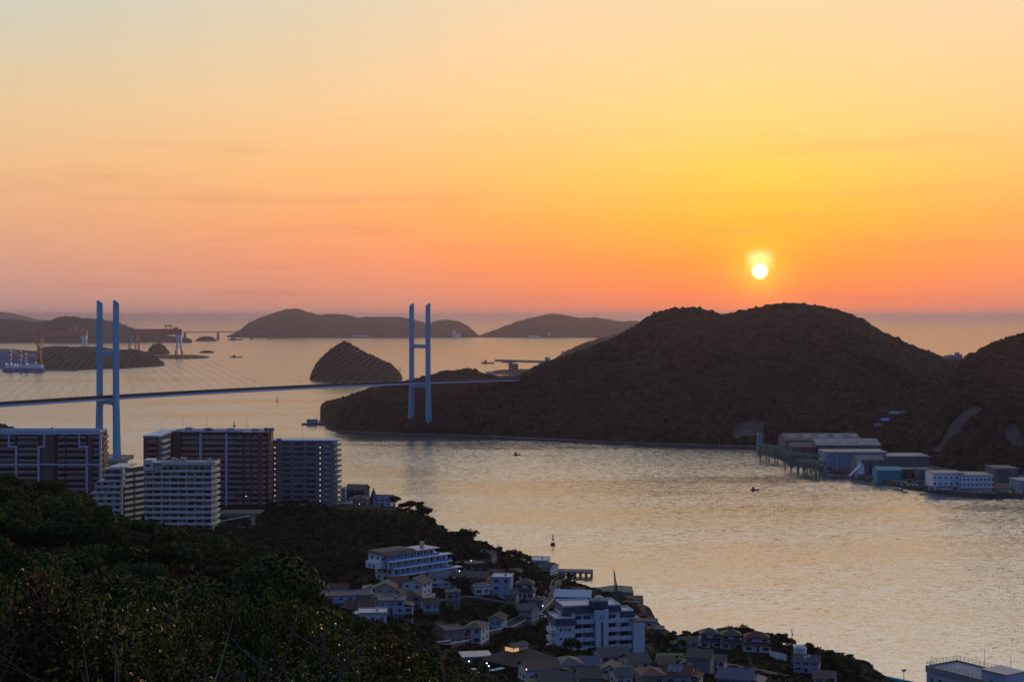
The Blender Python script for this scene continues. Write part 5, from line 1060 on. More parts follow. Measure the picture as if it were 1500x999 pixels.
# 5 terraced white block
def block_terr():
    Y = 742; X0 = wx(170, Y); z0 = 52.0; fh = 2.9; r = empty('apartment_block', (X0, Y, z0), 'white stepped apartment block with a sunlit roof between the brown block and the slab', 'apartment block')
    g = lambda p: wx(p, Y) - X0
    for k in range(9):
        px = 130 if k < 5 else (139 if k < 7 else 152); z = k * fh; a, b = g(px), g(177)
        MB().box(a + .5, b, 1.0, 12, z - (8 if k == 0 else 0), z + fh - .01).build('wall', B_GREY2, r)
        MB().box(a, b + .3, -.2, -.02, z - .25, z + .95).box(a, b + .3, -.019, .99, z - .25, z - .05).build('balcony', B_WHITE, r)
        for q in range(4): x = a + (b - a) * (q + .5) / 4; MB().box(x - 1.0, x + 1.0, .9, .99, z + .05, z + 2.1).build('window', GL(), r)
        # wing turning back to the right
        d0, d1 = Vector((b + .4, 1.2, 0)), Vector((g(209), 22, 0)); dd = d1 - d0
        V = lambda z_: [(d0.x, d0.y, z_), (d1.x, d1.y, z_), (d1.x, d1.y + 6, z_), (d0.x, d0.y + 6, z_)]
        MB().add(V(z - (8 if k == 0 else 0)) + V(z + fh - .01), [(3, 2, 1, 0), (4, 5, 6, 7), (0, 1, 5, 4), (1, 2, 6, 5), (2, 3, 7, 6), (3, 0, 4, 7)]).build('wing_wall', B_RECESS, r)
        nn = Vector((dd.y, -dd.x, 0)).normalized()
        for q in range(3):
            p0 = d0 + dd * ((q + .06) / 3) + nn * .9; p1 = d0 + dd * ((q + .9) / 3) + nn * (.9 if q else .6)
            MB().bar(p0 + Vector((0, 0, z + .35)), p1 + Vector((0, 0, z + .35)), .9, 1.2).build('balcony', B_WHITE, r)
    top = 9 * fh
    MB().box(g(151), g(178), -.3, 12.2, top, top + .5).build('roof', R_PALE, r); MB().box(g(157), g(184), 2, 22, top + .52, top + 1.1).build('roof', R_PALE, r)
    MB().box(g(177.5), g(181), -.4, 3, top - 9, top + 1.6).build('wall_panel', B_WHITE, r)
    for k in range(7): MB().box(g(176) + .4, g(178.2) + .4, -.6, .98, k * fh, k * fh + 2.88).build('pier', B_WHITE, r)
    aerials(r, [(g(189), 6, top + 1.1, 8), (g(205), 16, top + 1.1, 8)])
    foot(X0 - 5, Y + 6, 10); foot(X0 + 8, Y + 12, 10); foot(X0 + 14, Y + 18, 8)
block_terr()
# pavilion beside the slab
p = P(338, 764, 750); r = empty('car_park_hall', (p.x, 750, p.z), 'low blue grey car park hall with ramps right of the pale slab block', 'building'); foot(p.x, 755, 14)
MB().box(-8, 10, 0, 14, -4, 3).build('wall', B_GREY, r); MB().frustum((-9, 11, -.5, 14.5), (-6, 15, 1, 14.4), 3.02, 4.2).build('roof', R_GREY, r); MB().box(-7, -1, -.1, -.01, .2, 2.2).box(1, 8, -.1, -.01, .2, 2.2).build('opening', M_DARKDOOR, r)
MB().bar((-8, -4, .2), (10, -2, 3.2), 3, .3).build('ramp', M_CONC, r)
def lamp_post(px, py, Y, label, h=5, m=None):
    p = P(px, py, Y); r = empty('street_lamp', (p.x, Y, p.z - h), label, 'street lamp')
    MB().tube([(0, 0, -1.5), (0, 0, h - .2)], .07, 5).build('pole', M_STEEL, r); MB().lathe([(.05, h - .2), (.22, h), (.05, h + .2)], 8).build('lamp_head', m or M_LAMPW, r)
lamp_post(320.5, 736, 765, 'lit white lamp in front of the widest brown block beside the slab'); lamp_post(360.5, 726.5, 800, 'lit white lamp at the foot of the widest brown block')
lamp_post(509.5, 736, 850, 'warm lit lamp by the dark house on the ridge', 3, M_LAMP); lamp_post(526.5, 738, 848, 'warm lit lamp in front of the pink house on the ridge', 3, M_LAMP)
lamp_post(690, 821, 600, 'warm lit lamp over the tan flat roof in the village', 5, M_LAMP); lamp_post(673, 836, 590, 'white lit lamp left of the tan house in the village', 5)
lamp_post(795, 887, 560, 'white lit lamp at the bend of the village road', 4); lamp_post(687, 968, 440, 'white lit lamp left of the brown hall entrance', 3); lamp_post(713, 971, 432, 'brightest white lamp at the brown hall entrance', 3); lamp_post(716, 975, 428, 'low lamp right below the brightest lamp at the hall', 2.5); lamp_post(771, 980, 428, 'warm lamp in front of the brown hall', 2.5, M_LAMP)
# ------------------------------------------------------------------ terraced hotel
H_RAIL = mat('blue_balcony_rail', (.05, .17, .42), .6, .12, .5); H_WALL = mat('hotel_white', (.58, .62, .66), .8, .08, .3)
def hotel():
    p = P(579, 855, 590); r = empty('terraced_hotel', (p.x, 590, p.z), 'white terraced hotel with bright blue balcony bands and a roof tank on the slope', 'hotel', None, R(43)); r.scale = (.88, .88, .90)
    fh = 3.05; tiers = [(1, 40, 0), (1, 35, 1.2), (-1, 36, 2.6), (-3, 30, 4.6)]
    for k, (x0, x1, y) in enumerate(tiers):
        z = k * fh; MB().box(x0, x1 - 1.5, y + 1.6, 16, z - (7 if k == 0 else 0), z + fh - .02).build('wall', H_WALL, r)
        MB().box(x0 - .3, x1, y - .3, 16 if k == 3 else y + 3.4, z + fh - .015, z + fh + .3).build('balcony_slab' if k < 3 else 'roof', H_WALL if k < 3 else R_PALE, r)
        if k: MB().box(x0, x1 - .2, y - .25, y - .15, z + .31, z + 1.25).box(x1 - .3, x1 - .2, y - .14, y + 1.6, z + .31, z + 1.25).build('balcony_railing', H_RAIL, r)
        n = 11 - k
        for q in range(n):
            x = x0 + (x1 - 2 - x0) * (q + .5) / n; window(r, x, y + 1.58, z + .35, 1.5, 2.0, 'f', GL())
            if q: xx = x0 + (x1 - 2 - x0) * q / n; MB().box(xx - .14, xx + .14, y + .1, y + 1.59, z + .31, z + fh - .02).build('partition', H_WALL, r)
        for yy in (5, 9, 13): window(r, x0 - .02, yy, z + .9, 1.4, 1.2, 'l')
    t = 4 * fh + .3
    MB().frustum((-4, 16, 4, 16.4), (-3, 15, 6, 16), t + .01, t + 1.0).build('roof', R_TAN, r)
    MB().lathe([(1.1, t), (1.1, t + 2.6), (.9, t + 2.8)], 12, c=(23, 9)).build('roof_tank', W_CREAM, r)
    MB().box(-6, -.1, 6, 14, fh * 2 + .3, fh * 3).box(-6, -.1, 6, 14, fh * 3 + .02, fh * 3 + .2).build('annex_wall', H_WALL, r)
    for yy in (8, 11): window(r, -6.02, yy, fh * 2 + 1, 1.2, 1.0, 'l')
    for q in range(5): c, s_ = math.cos(R(43)), math.sin(R(43)); x, y = q * 9, 8; foot(p.x + x * c - y * s_, 590 + x * s_ + y * c, 11)
hotel()
# ------------------------------------------------------------------ turret apartment
T_W = mat('turret_white', (.52, .56, .62), .8, .08, .3); T_N = mat('turret_navy_band', (.04, .06, .10), .7, .2, .5)
def turret_block():
    p = P(814, 972, 520); z0 = p.z + .5; r = empty('turret_apartment', (p.x, 520, z0), 'white apartment house with navy roof bands and an eight sided stair turret', 'apartment block', None, R(12))
    fh = 3.1
    def band(x0, x1, y0, y1, z, h=2.0):
        MB().frustum((x0 - .7, x1 + .7, y0 - .7, y1 + .7), (x0 - .1, x1 + .1, y0 - .1, y1 + .1), z, z + h).build('roof_band', T_N, r)
        MB().box(x0, x1, y0, y1, z + h + .01, z + h + .12).build('roof', R_PALE, r)
        b = MB()
        for q in ((x0 - .1, x1 + .1, y0 - .1, y0 + .15), (x0 - .1, x1 + .1, y1 - .15, y1 + .1), (x0 - .1, x0 + .15, y0 + .16, y1 - .16), (x1 - .15, x1 + .1, y0 + .16, y1 - .16)): b.box(*q, z + h + .125, z + h + .6)
        b.build('parapet', T_W, r)
    hl = 4 * fh + .6
    MB().box(0, 7, 0, 11, -8, hl).build('wing_wall', T_W, r); band(0, 7, 0, 11, hl + .01)
    for k in range(4):
        for x in (1.9, 3.6, 5.1): window(r, x, -.02, k * fh + 1.6, .7, .8)
        MB().box(-1.3, -.01, 1.5, 9, k * fh + .2, k * fh + 1.7).build('balcony', T_W, r); window(r, -.02, 10, k * fh + 1.2, .9, 1.6, 'l'); window(r, -.02, 5, k * fh + 1.75, 3, 1.1, 'l')
    hm = 5 * fh + .8
    MB().box(6, 15, 4.6, 16, -8, hm).build('wall', T_W, r); MB().box(3.4, 5.99, 6, 15.5, hl + 2.4, hm).build('wall', T_W, r); band(4, 15, 4, 16, hm + .01)
    for y in (8, 10.5, 13): window(r, 3.38, y, hl + 3.0, 1.1, 1.8, 'l') if False else None
    for x in (4.2, 5.3): window(r, x, 5.97, hl + 2.6, .7, 1.5)
    def arch(x0, x1, y, z):
        n = 8; top = [(x0 + (x1 - x0) * i / n, z + .25 + .25 * math.cos((i / n - .5) * math.pi)) for i in range(n + 1)]
        v = [(x, yy, zz) for yy in (y, y + .2) for x, zz in top] + [(x, yy, z - 1.15) for yy in (y, y + .2) for x, _ in top]; m = n + 1
        f = [(2 * m + i, 2 * m + i + 1, i + 1, i) for i in range(n)] + [(m + i, m + i + 1, 3 * m + i + 1, 3 * m + i) for i in range(n)] + [(i, i + 1, m + i + 1, m + i) for i in range(n)] + [(3 * m + i, 3 * m + i + 1, 2 * m + i + 1, 2 * m + i) for i in range(n)] + [(0, m, 3 * m, 2 * m), (2 * m - 1, n, 2 * m + n, 4 * m - 1)]
        return MB().add(v, f)
    for k in range(5):
        z = k * fh + 1.4
        for a, b in ((7.2, 14.4),) if k < 4 else ((7.2, 14.4),):
            o = arch(a, b, 1.6, z); o.box(a, b, 1.81, 4.58, z - 1.2, z - 1.0).build('balcony', T_W, r)
            window(r, a + 2.0, 4.57, z - .9, 2.4, 2.0); window(r, a + 5.2, 4.57, z - .9, 2.4, 2.0)
    MB().box(6.8, 7.19, 1.4, 4.59, hl - 1, hm).build('pier', T_W, r)
    # stair turret
    MB().box(14.6, 19.2, .2, 6, -8, hm + 1.2).build('turret_body', T_W, r); MB().box(16.6, 17.2, .1, .19, -2, hm - 3.0).build('turret_window', M_DARKDOOR, r)
    MB().lathe([(2.6, hm + 1.2), (3.5, hm + 2.0), (3.6, hm + 4.2), (3.0, hm + 4.4)], 8, c=(16.4, 3.2)).build('turret_crown', T_N, r); MB().lathe([(2.0, hm + 4.41), (1.7, hm + 5.2), (.7, hm + 5.9), (.1, hm + 6.0)], 8, c=(16.4, 3.2)).build('turret_cap', W_CREAM, r)
    MB().tube([(16.9, .06, hm - 1.2), (16.9, .195, hm - 1.2)], .9, 14).build('emblem', W_BLUE, r)
    # right wing
    MB().box(19.21, 24.6, 4.6, 16, -8, hm - .2).build('wall', T_W, r); band(19.4, 24.4, 4, 16, hm - .2)
    MB().box(24.61, 31.5, 5, 16, -8, 4 * fh + 1.0).build('wall', T_W, r); band(25, 30, 6, 14, 4 * fh + 1.2, 1.8)
    for k in range(5):
        z = k * fh + 1.4
        for a, b in ((19.3, 24.2), (24.3, 28.2)) if k < 4 else ((19.3, 24.2),):
            o = arch(a, b, 1.4, z); o.box(a, b, 1.61, 4.58, z - 1.2, z - 1.0).build('balcony', T_W, r); window(r, (a + b) / 2, 4.57, z - .9, 2.6, 2.0)
    MB().box(28.4, 32.6, .4, 15, -8, 4 * fh + .4).build('end_wall', T_W, r); MB().box(28.2, 32.8, .2, 15.2, 4 * fh + .41, 4 * fh + .7).build('roof', R_PINK, r)
    for q in range(5): foot(p.x + q * 7.5, 520 + q * 1.6 + 8, 10)
turret_block()
# ------------------------------------------------------------------ brown hall with a lit lantern roof
M_LIT = mat('lit_lantern_wall', (.8, .6, .35), .6, .1, .5, emit=(1, .55, .2), power=.55); M_LITW = mat('lit_orange_window', (.8, .4, .1), .6, .2, 1.2, emit=(1, .38, .05), power=.16)
def hall():
    zz = 46.0; r = empty('brown_hall', (0.6, 449, zz), 'brown hip roofed hall with a lit lantern on its ridge and lamps at the door', 'hall', None, R(45))
    MB().box(.8, 16.2, .8, 13.2, -6, 3.2).build('wall', W_DARK, r); MB().hip(0, 17, 0, 14, 3.22, 3.6, .7).build('roof', R_BROWN, r)
    MB().box(5, 11.5, 5.2, 9, 4.6, 7.2).build('lantern_wall', W_CREAM, r); MB().box(4.9, 5.0, 5.4, 8.8, 5.4, 7.0).build('lit_window', M_LIT, r); MB().box(5.1, 7.2, 5.1, 5.19, 5.6, 7.0).build('lit_window', M_LIT, r); MB().gable(5, 11.5, 5.2, 9, 7.22, .7, .4, .2).build('lantern_roof', R_GREY, r)
    MB().box(13, 15.8, .68, .79, .5, 2.9).build('lit_window', M_LITW, r)
    for x in (2, 4.6, 7.2, 9.8): window(r, x, .78, .8, 1.6, 1.6)
    for y in (3, 6, 9): window(r, .78, y, .8, 1.6, 1.6, 'l')
    MB().box(-6.5, -.5, 3, 4.6, 2.2, 2.4).bar((-6.2, 3.2, -2), (-6.2, 3.2, 2.2), .2).bar((-6.2, 4.4, -2), (-6.2, 4.4, 2.2), .2).build('porch', W_WHITE, r)
    foot(0.6, 463, 15)
    p = P(696, 978, 455); r = empty('hall_annex', (p.x, 462, p.z), 'low annex with a pale flat roof left of the brown hall', 'building', None, .2); MB().box(-4.4, 4.4, -3, 4, -4, 2.4).build('wall', W_TAN, r); MB().box(-4.8, 4.8, -3.4, 4.4, 2.41, 2.7).build('roof', R_PALE, r); MB().box(-1.5, .5, -3.1, -3.01, 0, 2).build('door', M_DARKDOOR, r); foot(p.x, 462, 6)
hall()
# ------------------------------------------------------------------ roof terrace building at the lower right corner
def corner_building():
    ang = math.atan2(-.84, .545); r = empty('terrace_building', (94.7, 340, 54), 'blue grey building with a railed roof terrace in the lower right corner', 'building', None, ang); h = 20.6
    MB().box(0, 30, 0, 10.2, -14, h).build('wall', W_BLUE, r); MB().box(.2, 29.8, .2, 10, h + .005, h + .1).build('roof', B_ROOF, r)
    b = MB()
    for q in ((-.15, 30.1, -.15, .2), (-.15, 30.1, 10.0, 10.35), (-.15, .2, .21, 9.99), (29.8, 30.1, .21, 9.99)): b.box(*q, h - .9, h + .5)
    b.build('parapet', W_GREY, r)
    rl = MB()
    for (a, c) in (((.02, .02), (.02, 10.2)), ((.02, 10.2), (29.9, 10.2)), ((.02, .02), (15.4, .02))):
        a, c = Vector((*a, 0)), Vector((*c, 0)); n = int((c - a).length / 1.1)
        for i in range(n + 1): q = a.lerp(c, i / n); rl.bar((q.x, q.y, h + .5), (q.x, q.y, h + 1.5), .06)
        for z in (h + 1.0, h + 1.5): rl.bar((a.x, a.y, z), (c.x, c.y, z), .06)
    rl.build('railing', M_STEEL, r)
    MB().box(15.5, 22, .1, 6.2, h - .89, h + 2.6).build('stair_house', W_BLUE, r); MB().box(15.3, 22.2, -.1, 6.4, h + 2.61, h + 2.85).build('stair_house_roof', R_PALE, r); MB().box(17.6, 18.5, .0, .09, h - .2, h + .7).build('window', M_GLASS, r)
    for k, x in enumerate((1.6, 4.0, 6.4, 9.6, 11.4, 13.6)): window(r, x, -.02, h - 3.4, .9 if k % 2 else .6, 1.5)
    aerials(r, [(9, 9, h + .1, 5), (17, 8, h + .1, 5), (1, .6, h + .5, 2.2)])
    foot(110, 330, 16)
corner_building()
# ------------------------------------------------------------------ harbour below the village
def at_sea(px, py, z=0): return P(px, py, sea_depth(py, z))
def pier():
    a = at_sea(806, 835, 3); b = at_sea(868, 836, 3); d = Vector((b.x - a.x, b.y - a.y, 0)); r = empty('pier', (a.x, a.y, 0), 'dark concrete pier on arches reaching into the channel below the wood', 'pier', None, math.atan2(d.y, d.x)); ln = d.length
    MB().frustum((-4, ln, -5, 5), (-4, ln, -4.8, 4.8), 2.2, 3.2).build('deck', M_DARKC, r)
    for k in range(6):
        x = ln * (.32 + .66 * k / 5); MB().box(x - .6, x + .6, -4.6, 4.6, -4, 2.2).build('pile', M_DARKC, r)
    MB().box(-4, ln * .28, -4.7, 4.7, -4, 2.19).build('abutment', M_DARKC, r)
    MB().tube([(ln * .2, 2, 3.2), (ln * .2, 2, 7)], .12, 5).build('mast', M_STEEL, r)
pier()
M_DECKW = mat('dark_dock_timber', (.045, .04, .036), .95, .4, .5)
def slab(name, pts, z0, z1, m, label, cat):
    c = sum((Vector((q.x, q.y, 0)) for q in pts), Vector()) / len(pts)
    return tag(MB().prism([(q.x - c.x, q.y - c.y) for q in pts], z0, z1).build(name, m, None, (c.x, c.y, 0)), label, cat)
slab('jetty', [at_sea(846, 862, 2), at_sea(880, 867, 2), at_sea(928, 869, 2), at_sea(926, 860, 2), at_sea(900, 858, 2), at_sea(880, 861, 2)], -4, 2.6, M_DARKC, 'long rounded stone jetty right of the shingle beach', 'jetty')
slab('dock', [at_sea(912, 879, 1.5), at_sea(942, 879, 1.5), at_sea(942, 872, 1.5), at_sea(914, 872, 1.5)], -4, 1.6, M_DECKW, 'narrow dark floating dock beyond the dock platform', 'dock')
slab('dock', [at_sea(916, 892, 2), at_sea(946, 899, 2), at_sea(946, 888, 2), at_sea(936, 882, 2), at_sea(914, 881, 2)], -4, 2.2, M_DECKW, 'wide dark dock platform beside the green crane', 'dock')
slab('dock', [at_sea(930, 912, 2), at_sea(956, 910, 2), at_sea(956, 903, 2), at_sea(934, 900, 2)], -4, 2.0, M_DECKW, 'small dark dock with an open frame below the dock platform', 'dock')
for px, py, w, d, h, mw, mr, lb in ((953, 921, 18, 8, 3.4, W_BLUE, R_NAVY, 'dark blue roofed boat shed at the water right of the turret block'), (951, 931, 16, 7, 3.0, W_WHITE, R_RED, 'white boat shed with a red roof patch right of the turret block'), (966, 934, 12, 8, 4, M_DARKC, M_DARKC, 'dark concrete slip house at the water edge'), (942, 914, 10, 6, 4, M_DECKW, M_DECKW, 'dark open timber frame on the small dock'), (838, 895, 52, 16, 6, W_BLUE, mat('blue_sheet', (.13, .27, .42), .55, .1, .3), 'workshop with a broad blue sheet roof behind the turret block'), (815, 900, 20, 8, 3.2, W_WHITE, R_PALE, 'small white workshop annex with a pale roof beside the blue sheet roof'), (842, 872, 26, 8, 2.2, W_ORANGE, R_RED, 'low rust red shed behind the blue sheet roof')):
    Y = sea_depth(py, 3.0) if px > 900 else (640 if py > 890 else 700); p = P(px, py, Y); r = empty('harbour_shed', (p.x, Y, p.z), lb, 'shed', None, -.1); ww = w / F * Y / 2; foot(p.x, Y + d / 2, ww + 3)
    MB().box(-ww, ww, 0, d, -6, h).build('wall', mw, r); MB().gable(-ww, ww, 0, d, h + .02, d * .10, .5, .3).build('roof', mr, r); MB().box(-ww * .5, ww * .1, -.1, -.01, 0, h * .75).build('door', M_DARKDOOR, r)
c = jib_crane(905, 893, 745, 20, 11, 1.75, 'green lattice jib crane standing at the dock behind the turret block', M_GREEN, zb=3, w=2.3)
p = at_sea(920, 884, 2); r = empty('boat_ramp', (p.x - 1, p.y - 10, 2.4), 'pale twin rail boat ramp beside the green crane', 'ramp', None, .35)
for x in (-.8, .8): MB().bar((x, -16, 5.5), (x, 14, .4), .5, .5).build('rail', M_FRAME, r)
# curved teal breakwater at the bottom right
def teal_wall():
    pts = [at_sea(1258, 1004, 1), at_sea(1266, 992, 1), at_sea(1276, 989, 1), at_sea(1292, 990, 1), at_sea(1310, 994, 1), at_sea(1335, 999, 1), at_sea(1370, 1006, 1)]
    b = MB().tube([(q.x, q.y, .6) for q in pts], 1.0, 8); tag(b.build('floating_boom', M_TEAL), 'curved teal floating boom on the water at the bottom right', 'boom')
teal_wall()
p = P(1324, 988, 600); r = empty('utility_pole', (p.x, 600, 0), 'pole with a lantern head standing by the teal boom', 'pole'); MB().tube([(0, 0, -6), (0, 0, p.z + 2)], .14, 6).build('pole', M_STEEL, r); MB().box(-.8, .8, -.3, .3, p.z + 1.4, p.z + 2.2).build('lantern', M_STEEL, r)
# ------------------------------------------------------------------ roads, walls, poles
def road(name, pts, w, label, rail=False):
    """pts: (px, py, Y)"""
    q = [Vector(P(*a)) for a in pts]; c = []
    for i in range(len(q) - 1):
        for k in range(8): c.append(q[i].lerp(q[i + 1], k / 8))
    c.append(q[-1])
    for _ in range(6): c = [c[0]] + [(c[i - 1] + c[i] * 2 + c[i + 1]) / 4 for i in range(1, len(c) - 1)] + [c[-1]]
    v = []; f = []; zs = [gz1(a.x, a.y) for a in c]
    for _ in range(10): zs = [zs[0]] + [(zs[i - 1] + zs[i] * 2 + zs[i + 1]) / 4 for i in range(1, len(zs) - 1)] + [zs[-1]]
    for i, a in enumerate(c):
        d = (c[min(i + 1, len(c) - 1)] - c[max(i - 1, 0)]); n = Vector((d.y, -d.x, 0)).normalized() * w / 2; z = zs[i] + .8
        for s, dz in ((1, 0), (-1, 0), (-1, -2.5), (1, -2.5)): v.append((a.x + n.x * s, a.y + n.y * s, z + dz))
        foot(a.x, a.y, w * .75)
    for i in range(len(c) - 1): f += [(i * 4 + k, i * 4 + (k + 1) % 4, i * 4 + 4 + (k + 1) % 4, i * 4 + 4 + k) for k in range(4)]
    tag(MB().add(v, [x[::-1] for x in f]).build(name, M_ROAD), label, None, None, 'structure')
    if rail:
        for side in (0, 1):
            b = MB()
            e = [Vector(v[i * 4 + side]) for i in range(len(c))]
            for i in range(len(e) - 1):
                b.bar(e[i] + Vector((0, 0, .75)), e[i + 1] + Vector((0, 0, .75)), .07, .34)
                b.bar(e[i], e[i] + Vector((0, 0, .8)), .12)
            tag(b.build('guard_rail', M_RAIL), 'white guard rail along the %s side of the curving village road' % ('water' if side == 0 else 'hill'), 'guard rail')
road('road', [(824, 838, 800), (816, 852, 750), (812, 866, 690), (806, 880, 640), (796, 895, 600), (780, 908, 570), (750, 917, 555), (715, 925, 540), (690, 938, 515), (650, 958, 480)], 5, 'village road curving down to the harbour', True)
road('road', [(560, 890, 545), (620, 886, 560), (680, 876, 575), (720, 880, 575), (760, 886, 575), (790, 895, 590)], 3.5, 'narrow lane between the village houses')
road('road', [(1030, 965, 560), (1070, 972, 555), (1110, 985, 540), (1150, 1000, 520)], 3.5, 'narrow lane below the knoll houses')
def wall_px(a, b, Y0, Y1, h, t, m, label, name='retaining_wall'):
    A, B = P(*a, Y0), P(*b, Y1); d = B - A; r = MB(); zm = min(A.z, B.z)
    r.add([(0, -t / 2, -4), (d.length, -t / 2, -4), (d.length, t / 2, -4), (0, t / 2, -4), (0, -t / 2, A.z - zm + h), (d.length, -t / 2, B.z - zm + h), (d.length, t / 2, B.z - zm + h), (0, t / 2, A.z - zm + h)], [(3, 2, 1, 0), (4, 5, 6, 7), (0, 1, 5, 4), (1, 2, 6, 5), (2, 3, 7, 6), (3, 0, 4, 7)])
    return tag(r.build(name, m, None, (A.x, A.y, zm), math.atan2(d.y, d.x)), label, 'wall')
wall_px((616, 885), (637, 877), 545, 560, 2.2, .4, W_CREAM, 'slanting cream wall below the terraced hotel')
wall_px((650, 872), (672, 873), 580, 580, 1.4, .4, M_CONC, 'grey retaining wall below the blue roofed white house')
wall_px((674, 868), (696, 868), 590, 590, 1.6, .4, M_CONC, 'grey retaining wall under the orange tan house')
wall_px((1128, 958), (1152, 963), 600, 592, 1.3, .3, W_WHITE, 'low white garden wall right of the knoll houses')
wall_px((955, 972), (1003, 968), 520, 525, .8, .3, M_GREEN, 'long green fence beside the sports field', 'fence')
tag(MB().prism([(q.x, q.y) for q in (P(954, 972, 520), P(1004, 968, 525), P(1002, 962, 560), P(962, 964, 560))], 24, ground(78, 540)[0] + .9).build('sports_field', mat('green_field', (.05, .085, .06), .95, .3, .2)), 'small green sports field right of the cream houses', None, None, 'structure')
# dome greenhouse
p = P(1172, 958, 585); r = empty('storage_tank', (p.x, 585, p.z), 'pale round topped storage tank behind the blue house on the knoll', 'tank'); MB().lathe([(2.6, -4), (2.6, 2.4), (2.3, 3.1), (1.4, 3.6), (.1, 3.8)], 16).build('shell', W_WHITE, r, smooth=True); MB().lathe([(2.75, 2.2), (2.75, 2.45), (2.61, 2.45), (2.61, 2.2)], 16).build('rim', M_FRAME, r); foot(p.x, 585, 4)
def upole(px, pyb, Y, h, label):
    p = P(px, pyb, Y); r = empty('utility_pole', (p.x, Y, p.z), label, 'pole'); MB().tube([(0, 0, -3), (0, 0, h)], [.16, .1], 6).build('pole', M_DARKC, r)
    MB().bar((-.9, 0, h - .6), (.9, 0, h - .6), .1).bar((-.7, 0, h - 1.3), (.7, 0, h - 1.3), .1).build('cross_arm', M_STEEL, r); MB().lathe([(.22, h - 2.6), (.22, h - 1.9)], 8, c=(.35, 0)).build('transformer', M_STEEL, r)
for a in ((1160, 962, 575, 11, 'tall utility pole between the knoll and the blue house'), (1165, 958, 590, 6, 'short utility pole beside the tall one on the knoll'), (811, 880, 660, 9, 'utility pole beside the upper bend of the village road'), (822, 862, 700, 9, 'utility pole where the village road meets the harbour'), (777, 916, 560, 8, 'utility pole in front of the small dark house at the road bend'), (783, 912, 565, 7, 'shorter utility pole right of the one at the road bend'), (857, 962, 505, 9, 'utility pole in front of the turret block'), (665, 856, 590, 8, 'utility pole right of the blue roofed white house'), (599, 900, 530, 7, 'utility pole beside the pale blue box house'), (730, 815, 770, 7, 'utility pole on the ridge above the village'), (947, 975, 500, 7, 'utility pole by the green fence'), (1098, 995, 505, 8, 'utility pole below the rightmost knoll house')): upole(*a)
# cars in the village
vc = []
for nm, m in (('w', M_CARW), ('d', M_CARD)):
    c = empty('parked_car', (0, 0, 0), 'x', 'car', 'cars parked in the village'); car_mesh(c, m); vc.append(c)
for i, (px, py, Y, k, lb) in enumerate(((500, 744, 852, 0, 'white car leftmost of those parked before the pink house'), (508, 745, 850, 0, 'white car in the middle of those parked before the pink house'), (514, 747, 848, 0, 'white car nearest the camera before the pink house'), (531, 742, 852, 1, 'dark car parked right in front of the pink house'), (792, 893, 575, 0, 'white van like car parked by the pink tan house'), (795, 889, 585, 1, 'dark car parked behind the white one by the road'), (706, 934, 512, 0, 'white car parked on the road below the grey hip roofed house'), (694, 985, 425, 1, 'dark car parked by the hall annex'))):
    p = P(px, py, Y); p.z = gz1(p.x, p.y) + (.7 if px in (706,) else .35); a = .3 + i * .7
    if i in (0, 3): c = vc[k]; c.location = p; c.rotation_euler = (0, 0, a); c['label'] = lb
    else: copy_tree(vc[k], p, a, label=lb)
# ------------------------------------------------------------------ trees
def leafmat(name, cols, spec=.25, rough=.5, trans=0.0):
    m = bpy.data.materials.new(name); m.use_nodes = True; t = m.node_tree; t.nodes.clear()
    o = N('ShaderNodeOutputMaterial', t); b = N('ShaderNodeBsdfPrincipled', t); L(b.outputs[0], o.inputs[0], t); g = N('ShaderNodeNewGeometry', t); oi = N('ShaderNodeObjectInfo', t)
    n = N('ShaderNodeTexNoise', t); tcn = N('ShaderNodeTexCoord', t); L(tcn.outputs['Object'], n.inputs[0], t); n.inputs['Scale'].default_value = .7
    f = M_('ADD', M_('MULTIPLY', g.outputs['Random Per Island'], .4, tree=t), M_('ADD', M_('MULTIPLY', n.outputs[0], .4, tree=t), M_('MULTIPLY', oi.outputs['Random'], .42, tree=t), tree=t), tree=t)
    c = ramp(f, [(.25, cols[0] + (1,)), (.55, cols[1] + (1,)), (.85, cols[2] + (1,))], t); L(c, b.inputs['Base Color'], t)
    b.inputs['Roughness'].default_value = rough; b.inputs['Specular IOR Level'].default_value = spec
    return m
LEAF = leafmat('evergreen_leaf', [(.005, .015, .003), (.014, .034, .008), (.046, .070, .016)], .04, .7)
LEAFB = leafmat('brown_green_leaf', [(.012, .013, .008), (.022, .022, .012), (.040, .033, .019)], .03, .7)
LEAFN = leafmat('near_leaf', [(.012, .030, .004), (.034, .056, .008), (.13, .105, .018)], .05, .45)
BARK = mat('bark', (.045, .036, .03), .95, .3, 3); TWIG = mat('pale_twig', (.06, .054, .048), .9, .25, 4)
nrng = np.random.default_rng(5)
